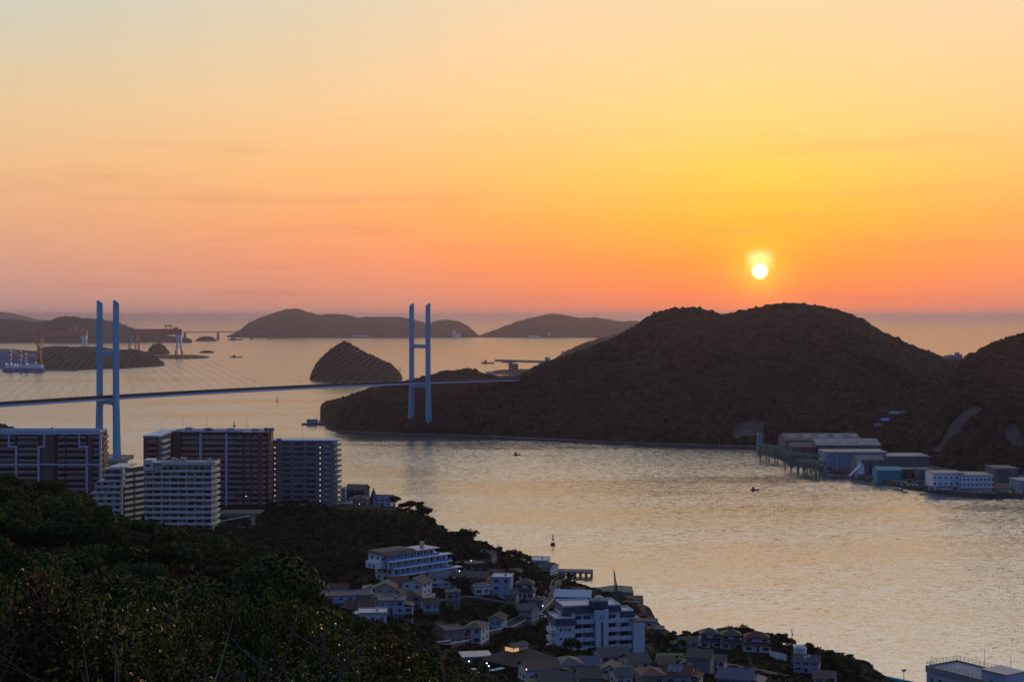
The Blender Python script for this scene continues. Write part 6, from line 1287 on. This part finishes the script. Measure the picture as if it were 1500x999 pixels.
def clump_leaves(nl, ext, nq, size, rng, flat=.75, tall=1.0):
    """leaf-clump quads spread over the outer shells of several lobes; returns (nq*4,3)"""
    th = rng.uniform(0, 2 * np.pi, nl); rr = np.sqrt(rng.uniform(0.02, 1, nl)) * ext * .72; hz = rng.uniform(-.5, .9, nl) * ext * .55 * tall
    hz = hz * (1 - .5 * rr / ext) + .25 * ext * tall; lc = np.stack([rr * np.cos(th), rr * np.sin(th), hz], 1); lr = ext * rng.uniform(.28, .5, nl)
    k = rng.integers(0, nl, nq); d = rng.normal(size=(nq, 3)); d /= np.linalg.norm(d, axis=1)[:, None]; d[:, 2] = np.where(d[:, 2] < -.35, -d[:, 2] * .5, d[:, 2])
    c = lc[k] + d * lr[k][:, None] * (0.72 + .36 * rng.random(nq))[:, None] * np.array([1, 1, flat])
    nrm = d + rng.normal(scale=.34, size=(nq, 3)); nrm /= np.linalg.norm(nrm, axis=1)[:, None]
    a = np.cross(nrm, rng.normal(size=(nq, 3))); a /= np.linalg.norm(a, axis=1)[:, None]; b = np.cross(nrm, a); s = size * rng.uniform(.6, 1.4, nq)[:, None]
    return np.stack([c - a * s * .5, c + b * s * .42, c + a * s * .5 + nrm * s * .12, c - b * s * .42], 1).reshape(-1, 3), lc, lr
def quads_mesh(name, V, mats, mi=None):
    n = len(V) // 4; me = bpy.data.meshes.new(name); me.vertices.add(len(V)); me.vertices.foreach_set('co', V.astype(np.float32).ravel()); me.loops.add(n * 4); me.loops.foreach_set('vertex_index', np.arange(n * 4, dtype=np.int32))
    me.polygons.add(n); me.polygons.foreach_set('loop_start', np.arange(0, n * 4, 4, dtype=np.int32)); me.polygons.foreach_set('loop_total', np.full(n, 4, dtype=np.int32))
    for m in (mats if isinstance(mats, (list, tuple)) else [mats]): me.materials.append(m)
    if mi is not None: me.polygons.foreach_set('material_index', mi.astype(np.int32))
    me.update(calc_edges=True); return me
def tree_proto(name, ext, h, nl, nq, size, lm, label, cat='tree', group=None, tall=1.0, twiggy=0):
    r = empty(name, (0, 0, -500), label, cat, group); V, lc, lr = clump_leaves(nl, ext, nq, size, nrng, .8, tall); V[:, 2] += h
    t = MB(); t.tube([(0, 0, -1.5), (.1, 0, h * .5), (.0, .1, h * .95)], [.34, .24, .13], 7)
    for c in lc[:6]: t.tube([(0, 0, h * .55), (c[0] * .5, c[1] * .5, h * .75 + c[2] * .3), (c[0], c[1], h + c[2])], [.16, .09, .03], 5)
    for _ in range(twiggy):
        a = nrng.uniform(0, 6.28); e = nrng.uniform(.5, 1.1) * ext; z = nrng.uniform(.2, 1.2) * ext * tall
        q = Vector((math.cos(a) * e * .3, math.sin(a) * e * .3, h * .8)); q2 = Vector((math.cos(a) * e, math.sin(a) * e, h + z)); t.tube([q, (q + q2) / 2 + Vector((0, 0, .3)), q2], [.07, .045, .02], 4)
    t.build('trunk', BARK, r)
    put('crown', quads_mesh('crown', V, lm), r); return r
EV = [tree_proto('evergreen_tree', e, h, nl, nq, .42, LEAF, 'evergreen', group='dark evergreen trees on the near spur', tall=tl) for e, h, nl, nq, tl in ((4.6, 5.0, 8, 6200, .85), (5.2, 5.6, 9, 7200, .8), (3.9, 5.2, 7, 5200, 1.0), (4.8, 4.6, 8, 6200, .75))]
EVN = [tree_proto('evergreen_tree', e, h, nl, nq, .19, LEAF, 'evergreen', group='dark evergreen trees on the near spur', tall=tl) for e, h, nl, nq, tl in ((4.4, 5.0, 9, 25000, .85), (3.9, 5.2, 8, 21000, .95))]
BR = [tree_proto('broadleaf_tree', e, h, nl, nq, .55, LEAFB, 'broadleaf', group='trees on the wooded slope and between the houses', tall=tl, twiggy=tw) for e, h, nl, nq, tl, tw in ((3.4, 3.6, 9, 1300, .9, 14), (4.0, 4.2, 10, 1700, .9, 18), (2.9, 3.2, 8, 900, 1.0, 22))]
SH = [tree_proto('village_bush', e, h, nl, nq, .34, LEAF if i else LEAFB, 'bush', 'bush', 'bushes between the village houses', .7) for i, (e, h, nl, nq) in enumerate(((1.7, .9, 6, 500), (2.2, 1.1, 7, 700)))]
protos_used = set()
HPOS = [(HOUSE_OBJ[h[-1]].location.x, HOUSE_OBJ[h[-1]].location.y, ' '.join(h[-1].split()[:6])) for h in HOUSES]
def beside(x, y):
    """what the tree stands by: the nearest house, and on which side of it"""
    hx, hy, t = min(HPOS, key=lambda q: (q[0] - x) ** 2 + (q[1] - y) ** 2); ws = t.split()
    while ws[-1] in ('with', 'a', 'the', 'of', 'and', 'under', 'at', 'in', 'on', 'behind', 'below', 'cut', 'by', 'two', 'its', 'an', 'to', 'dark', 'grey', 'dull', 'faded', 'blue', 'brown', 'pale', 'long', 'big', 'large', 'beside', 'red', 'orange', 'little', 'tan', 'pink', 'small', 'half', 'white', 'green', 'low'): ws.pop()
    rel = ('right of' if x > hx else 'left of') if abs(x - hx) > abs(y - hy) else ('behind' if y > hy else 'in front of')
    return rel + ' the ' + ' '.join(ws)
KIND = {'evergreen_tree': 'evergreen tree', 'broadleaf_tree': 'brownish broadleaf tree', 'village_bush': 'low bush'}
def plant(protos, x, y, sc, label, z=None):
    k = trng.randrange(len(protos)); pr = protos[k]; z = gz1(x, y) if z is None else z; a = trng.uniform(0, 6.28); s3 = (sc * trng.uniform(.9, 1.12), sc * trng.uniform(.9, 1.12), sc * trng.uniform(.88, 1.12))
    if label.startswith('@'): label = ('small ' if sc < .6 else 'tall ' if sc > 1 else 'dark ') + KIND[pr.name.split('.')[0]] + ' ' + (beside(x, y) if label == '@' else label[1:])
    if pr.name not in protos_used: protos_used.add(pr.name); pr.location = (x, y, z); pr.rotation_euler = (0, 0, a); pr.scale = s3; pr['label'] = label; return pr
    return copy_tree(pr, (x, y, z), a, s3, label)
trng = random.Random(21)
def free(x, y, rad=2.5):
    for fx, fy, fr in FOOT:
        if (x - fx) ** 2 + (y - fy) ** 2 < (fr + rad) ** 2: return False
    return True
placed = []
def spaced(x, y, d):
    for a, b in placed:
        if abs(a - x) < d and abs(b - y) < d and (a - x) ** 2 + (b - y) ** 2 < d * d: return False
    placed.append((x, y)); return True
def pix(x, y, z): return CX + x / y * F, HY - (z - EYE) / y * F
# limit line: the tops of the near spur trees as seen in the photo (px, py)
SPUR_TOP = [(-80, 690), (0, 697), (60, 702), (100, 708), (122, 727), (150, 733), (165, 752), (190, 765), (240, 768), (290, 775), (330, 782), (350, 795), (400, 812), (425, 838), (445, 862), (458, 886), (480, 896), (520, 904), (560, 926), (600, 950), (650, 978), (700, 1002)]
n_ev = 0; tries = 0
cand = []
while tries < 30000:
    tries += 1; Y = trng.uniform(62, 470); px = trng.uniform(-60, 640); x = (px - CX) / F * Y; z = gz1(x, Y)
    sc = trng.choice((.6, .75, .9, 1.05, 1.3)) * trng.uniform(.9, 1.1); lim = max(interp(px + t * 5.4 * sc * F / Y, SPUR_TOP) - 4.0 * sc * t * t * F / Y for t in (-1, -.7, -.4, 0, .4, .7, 1)); ptop = HY - (z + 8.6 * sc - EYE) / Y * F
    if ptop < lim - 3: sc *= .75; ptop = HY - (z + 8.6 * sc - EYE) / Y * F
    if ptop < lim - 2 or ptop > 1040: continue
    if not free(x, Y, 4) or not spaced(x, Y, (7.4 if Y > 130 else 6.4) * (.62 + .38 * sc)): continue
    cand.append((x, Y, z, sc))
    if len(cand) >= 285: break
for x, Y, z, sc in cand: plant(EVN if Y < 135 else EV, x, Y, sc, ('dark rounded evergreen tree ' + ('nearest the shrubs ' if Y < 110 else 'halfway down the near slope ' if Y < 200 else 'on the crest of the near spur ' if Y < 330 else 'behind the crest of the near spur ') + ('at the left edge' if pix(x, Y, z)[0] < 110 else 'below the stepped white block' if pix(x, Y, z)[0] < 215 else 'below the pale slab block' if pix(x, Y, z)[0] < 320 else 'left of the village')), z)
print('evergreens', len(cand))
# individual trees on the far plateau edge and between the houses
SIL = [(578, 745, 838, .9), (588, 746, 836, .85), (600, 752, 830, 1.1), (612, 756, 826, 1.15), (622, 758, 824, 1.25), (632, 770, 812, .75), (645, 783, 800, .7), (658, 786, 797, .6), (668, 792, 790, .7), (680, 797, 782, 1.1), (689, 800, 780, 1.35), (697, 806, 778, .9), (708, 812, 780, .8), (718, 815, 785, .95), (730, 820, 785, .8), (744, 826, 790, .8), (755, 830, 795, 1.15), (764, 832, 795, 1.2), (772, 838, 790, .9),
       (835, 848, 790, .7), (828, 862, 740, .7), (838, 866, 735, .75), (846, 870, 725, .6), (820, 880, 700, .6), (790, 870, 660, .9), (780, 862, 690, .9), (770, 858, 700, 1.0), (755, 855, 710, .9), (745, 848, 720, .9), (735, 842, 720, .9)]
for i, (px, py, Y, sc) in enumerate(SIL):
    x = wx(px, Y); placed.append((x, Y)); plant(BR if i % 3 else EV[2:3], x, Y, sc * .95, '@against the water on the ridge ' + ('right of the pink house' if px < 650 else 'above the tan flat roof' if px < 735 else 'beside the harbour warehouse' if px < 815 else 'by the shingle beach'))
for i, px in enumerate(range(196, 345, 11)):
    Y = 688 + (i % 3) * 6; x = wx(px, Y); placed.append((x, Y)); zt = EYE - (770 + (i * 37 % 7) - (6 if px > 320 else 0) - HY) / F * Y; plant(BR if i % 3 else EV, x, Y, .95, '@at the foot of the pale slab block' if px < 318 else '@beside the car park hall', zt - 7.4)
KN = [(985, 940, 640, .8), (995, 938, 640, .9), (1005, 936, 642, 1.0), (1015, 940, 640, .9), (1022, 934, 640, .9), (975, 952, 620, .8), (985, 955, 610, .8), (965, 950, 620, .7), (1000, 958, 600, .7), (960, 965, 580, .6), (1060, 930, 650, .9), (1070, 929, 648, .95), (1080, 930, 646, .95), (1092, 931, 645, .95), (1104, 934, 640, 1.0), (1116, 938, 636, 1.0), (1126, 940, 632, 1.0), (1136, 944, 630, 1.0), (1146, 948, 625, 1.0), (1155, 955, 618, .9), (1135, 955, 612, .8), (1145, 960, 608, .7),
      (1182, 965, 605, 1.0), (1190, 962, 605, .9), (1205, 975, 590, 1.0), (1216, 978, 588, 1.1), (1228, 982, 586, 1.15), (1240, 986, 584, 1.1), (1250, 992, 582, .9), (1222, 992, 570, 1.0), (1236, 998, 565, 1.0), (1210, 990, 565, .8), (1245, 1003, 560, .9), (1262, 1000, 575, .6)]
for i, (px, py, Y, sc) in enumerate(KN):
    x = wx(px, Y)
    if free(x, Y, .5): placed.append((x, Y)); plant(BR if i % 2 else EV[2:3], x, Y, sc * .8, '@')
KT = [(1048, 917, 650), (1056, 917, 650), (1064, 918, 650), (1072, 918, 650), (1080, 919, 648), (1088, 919, 648), (1096, 920, 648), (1104, 921, 646), (1112, 922, 644), (1120, 923, 642), (1128, 925, 640), (1136, 928, 636), (1144, 931, 632), (1152, 936, 628), (1158, 942, 622), (1134, 934, 625), (1142, 940, 620), (1150, 946, 612), (1030, 922, 648), (1020, 926, 645), (1010, 930, 640), (1000, 936, 640), (988, 940, 640),
      (1176, 943, 612), (1184, 942, 614), (1192, 948, 612), (1204, 958, 590), (1212, 957, 588), (1220, 958, 586), (1228, 961, 584), (1236, 964, 582), (1244, 968, 580), (1252, 974, 578), (1260, 984, 578), (1210, 970, 570), (1222, 972, 568), (1234, 976, 566), (1246, 982, 566), (1216, 984, 552), (1230, 988, 552), (1244, 994, 556)]
for i, (px, pt, Y) in enumerate(KT):
    x = wx(px, Y); z = gz1(x, Y); hh = EYE - (pt - HY) / F * Y - z
    if z < .8 or hh < 2 or not free(x, Y, -1): continue
    placed.append((x, Y)); pr = BR if i % 2 else EV[2:3]; plant(pr, x, Y, min(1.5, hh / (7.4 if i % 2 else 9.0)), '@' + ('behind the three hip roofed houses on the knoll' if px < 1165 else 'behind the blue house with a skylight' if px < 1198 else 'in the dark clump at the end of the knoll'), z)
VT = [(838, 975, 505, .9), (848, 970, 508, .8), (858, 976, 500, .7), (876, 978, 500, .6), (828, 968, 510, .7), (868, 968, 508, .6), (850, 985, 480, .6), (925, 962, 530, .7), (950, 960, 545, .7), (600, 905, 520, .6), (640, 905, 530, .7), (655, 895, 545, .7), (690, 890, 560, .6), (700, 905, 550, .7), (720, 900, 560, .6), (742, 895, 565, .7), (750, 905, 560, .6), (760, 925, 535, .8), (745, 935, 520, .8), (760, 940, 510, .8), (780, 935, 520, .9), (775, 948, 500, .8), (790, 945, 505, .8), (730, 948, 500, .7), (715, 955, 480, .7), (660, 910, 530, .7), (680, 920, 520, .7), (630, 925, 505, .8), (615, 935, 490, .8), (640, 945, 480, .8), (600, 950, 470, .7), (800, 925, 540, .8), (790, 915, 560, .7), (745, 872, 640, .8), (720, 850, 680, .9), (745, 860, 660, .7), (655, 830, 660, 1.0), (670, 822, 680, 1.0), (540, 870, 570, .6), (555, 850, 600, .7), (520, 868, 590, .7), (505, 862, 600, .7), (445, 872, 570, .8), (640, 878, 565, .5), (730, 888, 570, .5)]
for i, (px, py, Y, sc) in enumerate(VT):
    x = wx(px, Y)
    if free(x, Y, .6): placed.append((x, Y)); plant(BR if i % 3 else EV[:1], x, Y, sc * .72, '@')
nb = 0
for _ in range(4000):
    px = trng.uniform(440, 1240); py = trng.uniform(850, 1000); Y = trng.uniform(430, 680); x = wx(px, Y); z = gz1(x, Y); q = pix(x, Y, z)
    if z < 3 or q[1] > 1010 or not free(x, Y, 1.2) or not spaced(x, Y, 4.5): continue
    plant(SH, x, Y, trng.uniform(.6, 1.2), '@', z); nb += 1
    if nb >= 110: break
# the wood behind the hotel and on the plateau: one mass
def woodland_mass():
    temps = [clump_leaves(7, 3.4, 190, .95, nrng, .85, .95)[0] for _ in range(6)]; out = []; mi = []; rng = np.random.default_rng(3); n = 0
    pts = []
    for _ in range(16000):
        Y = rng.uniform(420, 960) if _ % 8 else rng.uniform(1040, 1170); px = rng.uniform(-60, 860) if _ % 8 else rng.uniform(-60, 60); x = (px - CX) / F * Y
        pts.append((x, Y, px))
    X_ = np.array([a[0] for a in pts]); Y_ = np.array([a[1] for a in pts]); Z_ = ground(X_, Y_)
    for (x, Y, px), z in zip(pts, Z_):
        if z < 3.5: continue
        py = HY - (z - EYE) / Y * F
        s = rng.uniform(.65, 1.15)
        top = HY - (z + 7 * s - EYE) / Y * F
        sil = interp(px, [(-60, 690), (120, 725), (300, 768), (345, 752), (380, 742), (395, 728), (430, 724), (470, 733), (500, 748), (560, 748), (580, 741), (625, 741), (640, 768), (690, 780), (740, 806), (780, 822), (830, 846), (870, 880)])
        if Y > 1000: sil = interp(px, [(-80, 606), (0, 619), (20, 624), (36, 632), (45, 640), (60, 660)])
        if top < sil - 1: s *= .7; top = HY - (z + 7 * s - EYE) / Y * F
        if top < sil - 1: s *= .6; top = HY - (z + 7 * s - EYE) / Y * F
        if top < sil - 2: continue
        if Y < 560 and px > 440: continue
        if not free(x, Y, 2.2) or not spaced(x, Y, 4.3): continue
        T_ = temps[n % 6].copy() * s; a = rng.uniform(0, 6.28); c, sn = math.cos(a), math.sin(a)
        T_ = np.stack([T_[:, 0] * c - T_[:, 1] * sn + x, T_[:, 0] * sn + T_[:, 1] * c + Y, T_[:, 2] + z + 2.4 * s], 1); out.append(T_); green = vnoise(np.array(x / 50), np.array(Y / 50), 9) + rng.uniform(-.2, .2); mi.append(np.full(len(T_) // 4, 0 if green > .66 else 1)); n += 1
        if n >= 1900: break
    tag(put('woodland', quads_mesh('woodland', np.concatenate(out), [LEAF, LEAFB], np.concatenate(mi))), 'brown dusk woodland covering the plateau behind the hotel', None, None, 'stuff'); print('wood', n)
woodland_mass()
def undergrowth():
    temps = [clump_leaves(6, 1.5, 60, .62, nrng, .7, .55)[0] for _ in range(5)]; rng = np.random.default_rng(17); out = []; mi = []
    px = np.concatenate([rng.uniform(400, 1300, 9000), rng.uniform(-60, 600, 900)]); Y = np.concatenate([rng.uniform(395, 820, 9000), rng.uniform(70, 420, 900)]); x = (px - CX) / F * Y; z = ground(x, Y); n = 0
    for a, b, c in zip(x, Y, z):
        if c < 2.5 or HY - (c - EYE) / b * F > 1012 or not free(a, b, -.6): continue
        s = rng.uniform(.6, 1.25); T_ = temps[n % 5] * s; t = rng.uniform(0, 6.28); co, sn = math.cos(t), math.sin(t)
        out.append(np.stack([T_[:, 0] * co - T_[:, 1] * sn + a, T_[:, 0] * sn + T_[:, 1] * co + b, T_[:, 2] + c + .1], 1)); mi.append(np.full(len(T_) // 4, 0 if rng.random() < .35 else 1)); n += 1
    tag(put('undergrowth', quads_mesh('undergrowth', np.concatenate(out), [LEAF, LEAFB], np.concatenate(mi))), 'low scrub covering the banks between the village houses', None, None, 'stuff'); print('scrub', n)
undergrowth()
# ------------------------------------------------------------------ shrubs right below the viewpoint
def leaf_shrub(name, ext, h, ns, per, ll, label, lm, tall=1.0):
    """sprigs of pointed leaves on thin stems"""
    r = empty(name, (0, 0, -500), label, 'shrub', 'leafy shrubs below the viewpoint'); st = MB(); V = []; rng = nrng
    for i in range(ns):
        a = rng.uniform(0, 6.28); rad = ext * math.sqrt(rng.uniform(.0, 1)); top = Vector((math.cos(a) * rad, math.sin(a) * rad, h * tall * (1 - .45 * (rad / ext) ** 2) * rng.uniform(.7, 1.08)))
        base = Vector((top.x * .35, top.y * .35, top.z * .35)); mid = (base + top) / 2 + Vector((rng.normal() * .08, rng.normal() * .08, .1))
        if i % 2 == 0: st.tube([(base.x * .3, base.y * .3, -.3), base, mid, top], [.02, .016, .011, .004], 4, cap=False)
        d = (top - mid).normalized()
        for k in range(per):
            u = rng.uniform(.15, 1.02); q = mid.lerp(top, u) + Vector(rng.normal(size=3)) * .05
            out = Vector(rng.normal(size=3)) + d * .5 + Vector((q.x, q.y, 0)) * .25 + Vector((0, 0, .15)); out.normalize(); l = ll * rng.uniform(.6, 1.3); w = out.cross(Vector((rng.normal(), rng.normal(), 1.4))).normalized() * l * .21; nn = w.cross(out).normalized() * l * .10
            V += [q, q + out * l * .45 + w + nn * .4, q + out * l - nn * 1.6, q + out * l * .45 - w + nn * .4]
    put('foliage', quads_mesh('foliage', np.array([tuple(v) for v in V]), lm), r); st.build('stem', BARK, r); return r
LEAFR = leafmat('reddish_leaf', [(.03, .026, .008), (.075, .045, .015), (.13, .055, .018)], .06, .45)
SB = [leaf_shrub('leafy_shrub', 2.0, 2.9, 210, 46, .095, 'x', LEAFN), leaf_shrub('leafy_shrub', 1.7, 2.5, 190, 44, .085, 'x', LEAFN), leaf_shrub('leafy_shrub', 1.5, 3.3, 170, 44, .11, 'x', LEAFN, 1.1)]
SR = [leaf_shrub('reddish_shrub', .9, 3.0, 70, 26, .12, 'x', LEAFR)]
def bare_shrub(label):
    r = empty('bare_shrub', (0, 0, -500), label, 'shrub', 'leafless grey shrubs below the viewpoint'); rng = nrng
    for i in range(9):
        a = rng.uniform(0, 6.28); b = MB(); top = Vector((math.cos(a) * rng.uniform(.3, 1.4), math.sin(a) * rng.uniform(.3, 1.4), rng.uniform(1.6, 3.0))); p0 = Vector((rng.normal() * .15, rng.normal() * .15, -.3)); bend = Vector((rng.normal() * .12, rng.normal() * .12, 0))
        pts = [p0.lerp(top, t) + bend * math.sin(t * 3.1) * 1.6 for t in np.linspace(0, 1, 7)]; b.tube(pts, [.022, .02, .017, .014, .011, .008, .004], 5)
        for k in range(6):
            q = pts[2 + k % 4]; e = q + Vector((rng.normal() * .45, rng.normal() * .45, rng.uniform(.3, .9))); b.tube([q, q.lerp(e, .5) + Vector((0, 0, -.05)), e], [.009, .007, .003], 4)
        b.build('branch', TWIG, r)
    return r
BS = [bare_shrub('x'), bare_shrub('x')]
# profile of the shrub tops in the photo
FORE = [(-60, 850), (0, 838), (30, 826), (55, 820), (75, 838), (110, 836), (125, 838), (135, 860), (170, 868), (200, 868), (215, 882), (240, 878), (255, 870), (290, 868), (320, 856), (350, 858), (385, 850), (405, 848), (425, 832), (440, 842), (455, 880), (500, 905), (545, 920), (575, 916), (600, 935), (640, 965), (680, 985), (710, 1000)]
sp = []; srng = random.Random(8); ns = 0
for _ in range(6000):
    Y = srng.uniform(17, 44); px = srng.uniform(-40, 690); x = wx(px, Y); ztop = min(EYE - (interp(px + t * 1.9 * F / Y, FORE) - HY) / F * Y + 1.2 * t * t for t in (-1, -.7, -.4, 0, .4, .7, 1)) + srng.uniform(-1.5, .1) * (1 if Y < 40 else .5)
    if any((x - a) ** 2 + (Y - b) ** 2 < 3.0 for a, b in sp): continue
    zg = gz1(x, Y); hh = ztop - zg
    if hh < .9: continue
    sp.append((x, Y)); sc = min(1.25, max(.45, hh / 3.0)); z = ztop - 3.0 * sc; where = 'at the left edge' if px < 150 else ('under the slab block' if px < 330 else ('near the bottom middle' if px < 480 else 'running down towards the village'))
    o = plant(SB, x, Y, sc, 'dense leafy shrub below the viewpoint ' + where, z); o.location.z = ztop - max(v.co.z for v in next(c for c in o.children if c.name.startswith('foliage')).data.vertices) * o.scale[2] + .12; ns += 1
    if ns >= 105: break
for px, Y, py, sc, wh in ((52, 21, 822, .5, 'rising highest at the left edge'), (100, 20, 838, .42, 'beside the reddish shrub at the left edge'), (12, 22, 838, .5, 'at the extreme left edge'), (425, 26, 834, .55, 'with upright shoots left of the village'), (395, 27, 848, .5, 'next to the one with upright shoots'), (300, 24, 866, .45, 'below the pale slab block'), (340, 25, 855, .5, 'below the car park hall'), (575, 27, 918, .5, 'above the village roofs'), (178, 22, 868, .4, 'below the stepped white block'), (232, 23, 876, .4, 'left of the slab block foot')):
    x = wx(px, Y); zt = EYE - (py - HY) / F * Y; o = plant(SB[2:], x, Y, sc, 'leafy shrub with glossy green leaves ' + wh, 0); hs = (zt - gz1(x, Y)) / max(v.co.z for v in next(c for c in o.children if c.name.startswith('foliage')).data.vertices); o.location.z = gz1(x, Y); o.scale = (sc, sc, hs)
print('shrubs', ns)
for px, Y, py in ((60, 19, 846), (48, 20, 852), (572, 24, 924)): plant(SR, wx(px, Y), Y, .8, 'young shrub with reddish and golden leaves rising above the dark shrubs' if px < 100 else 'small shrub with reddish leaves above the village roofs', EYE - (py - HY) / F * Y - 2.5)
for i, (px, Y, py) in enumerate(((30, 14, 915), (100, 14, 935), (200, 15, 925), (245, 15, 905), (270, 15, 935), (330, 14, 955), (420, 15, 925), (450, 15, 945), (15, 15, 965))):
    zt = EYE - (py - HY) / F * Y; plant(BS, wx(px, Y), Y, max(.7, (zt - gz1(wx(px, Y), Y)) / 2.8), 'leafless shrub of thin grey branches at the bottom left of the photo' if px < 200 else ('leafless shrub of grey branches among the leafy shrubs near the bottom middle' if px < 320 else 'leafless grey twigs sticking up right of the other bare shrubs'), gz1(wx(px, Y), Y))
# ------------------------------------------------------------------ a bird over the water
p = P(1003, 893, 330); r = empty('bird', p, 'dark bird gliding over the water right of the turret block', 'bird')
b = MB(); pts = [(-.75, -.2, .62), (-.4, -.05, .36), (-.12, 0, .06), (0, .02, .0), (.12, 0, -.02), (.38, -.06, -.20), (.66, -.2, -.52)]; v = []
for (x, y, z), c in zip(pts, (.05, .2, .28, .3, .28, .2, .05)): v += [(x, y - c / 2, z), (x, y + c / 2, z + .02), (x, y, z + .05)]
f = [(i * 3 + k, i * 3 + 3 + k, i * 3 + 3 + (k + 1) % 3, i * 3 + (k + 1) % 3) for i in range(6) for k in range(3)] + [(0, 1, 2), (20, 19, 18)]
b.add(v, f); b.tube([(0, -.34, 0), (0, -.2, .01), (0, .05, 0), (0, .3, 0), (0, .5, 0)], [.03, .07, .1, .05, .09], 6); b.build('body', M_DKHULL, r)

for pr in EV + EVN + BR + SH + SB + SR + BS:             # a pattern plant that found no place is taken out again
    if pr.name not in protos_used:
        for ch in list(pr.children): bpy.data.objects.remove(ch)
        bpy.data.objects.remove(pr)
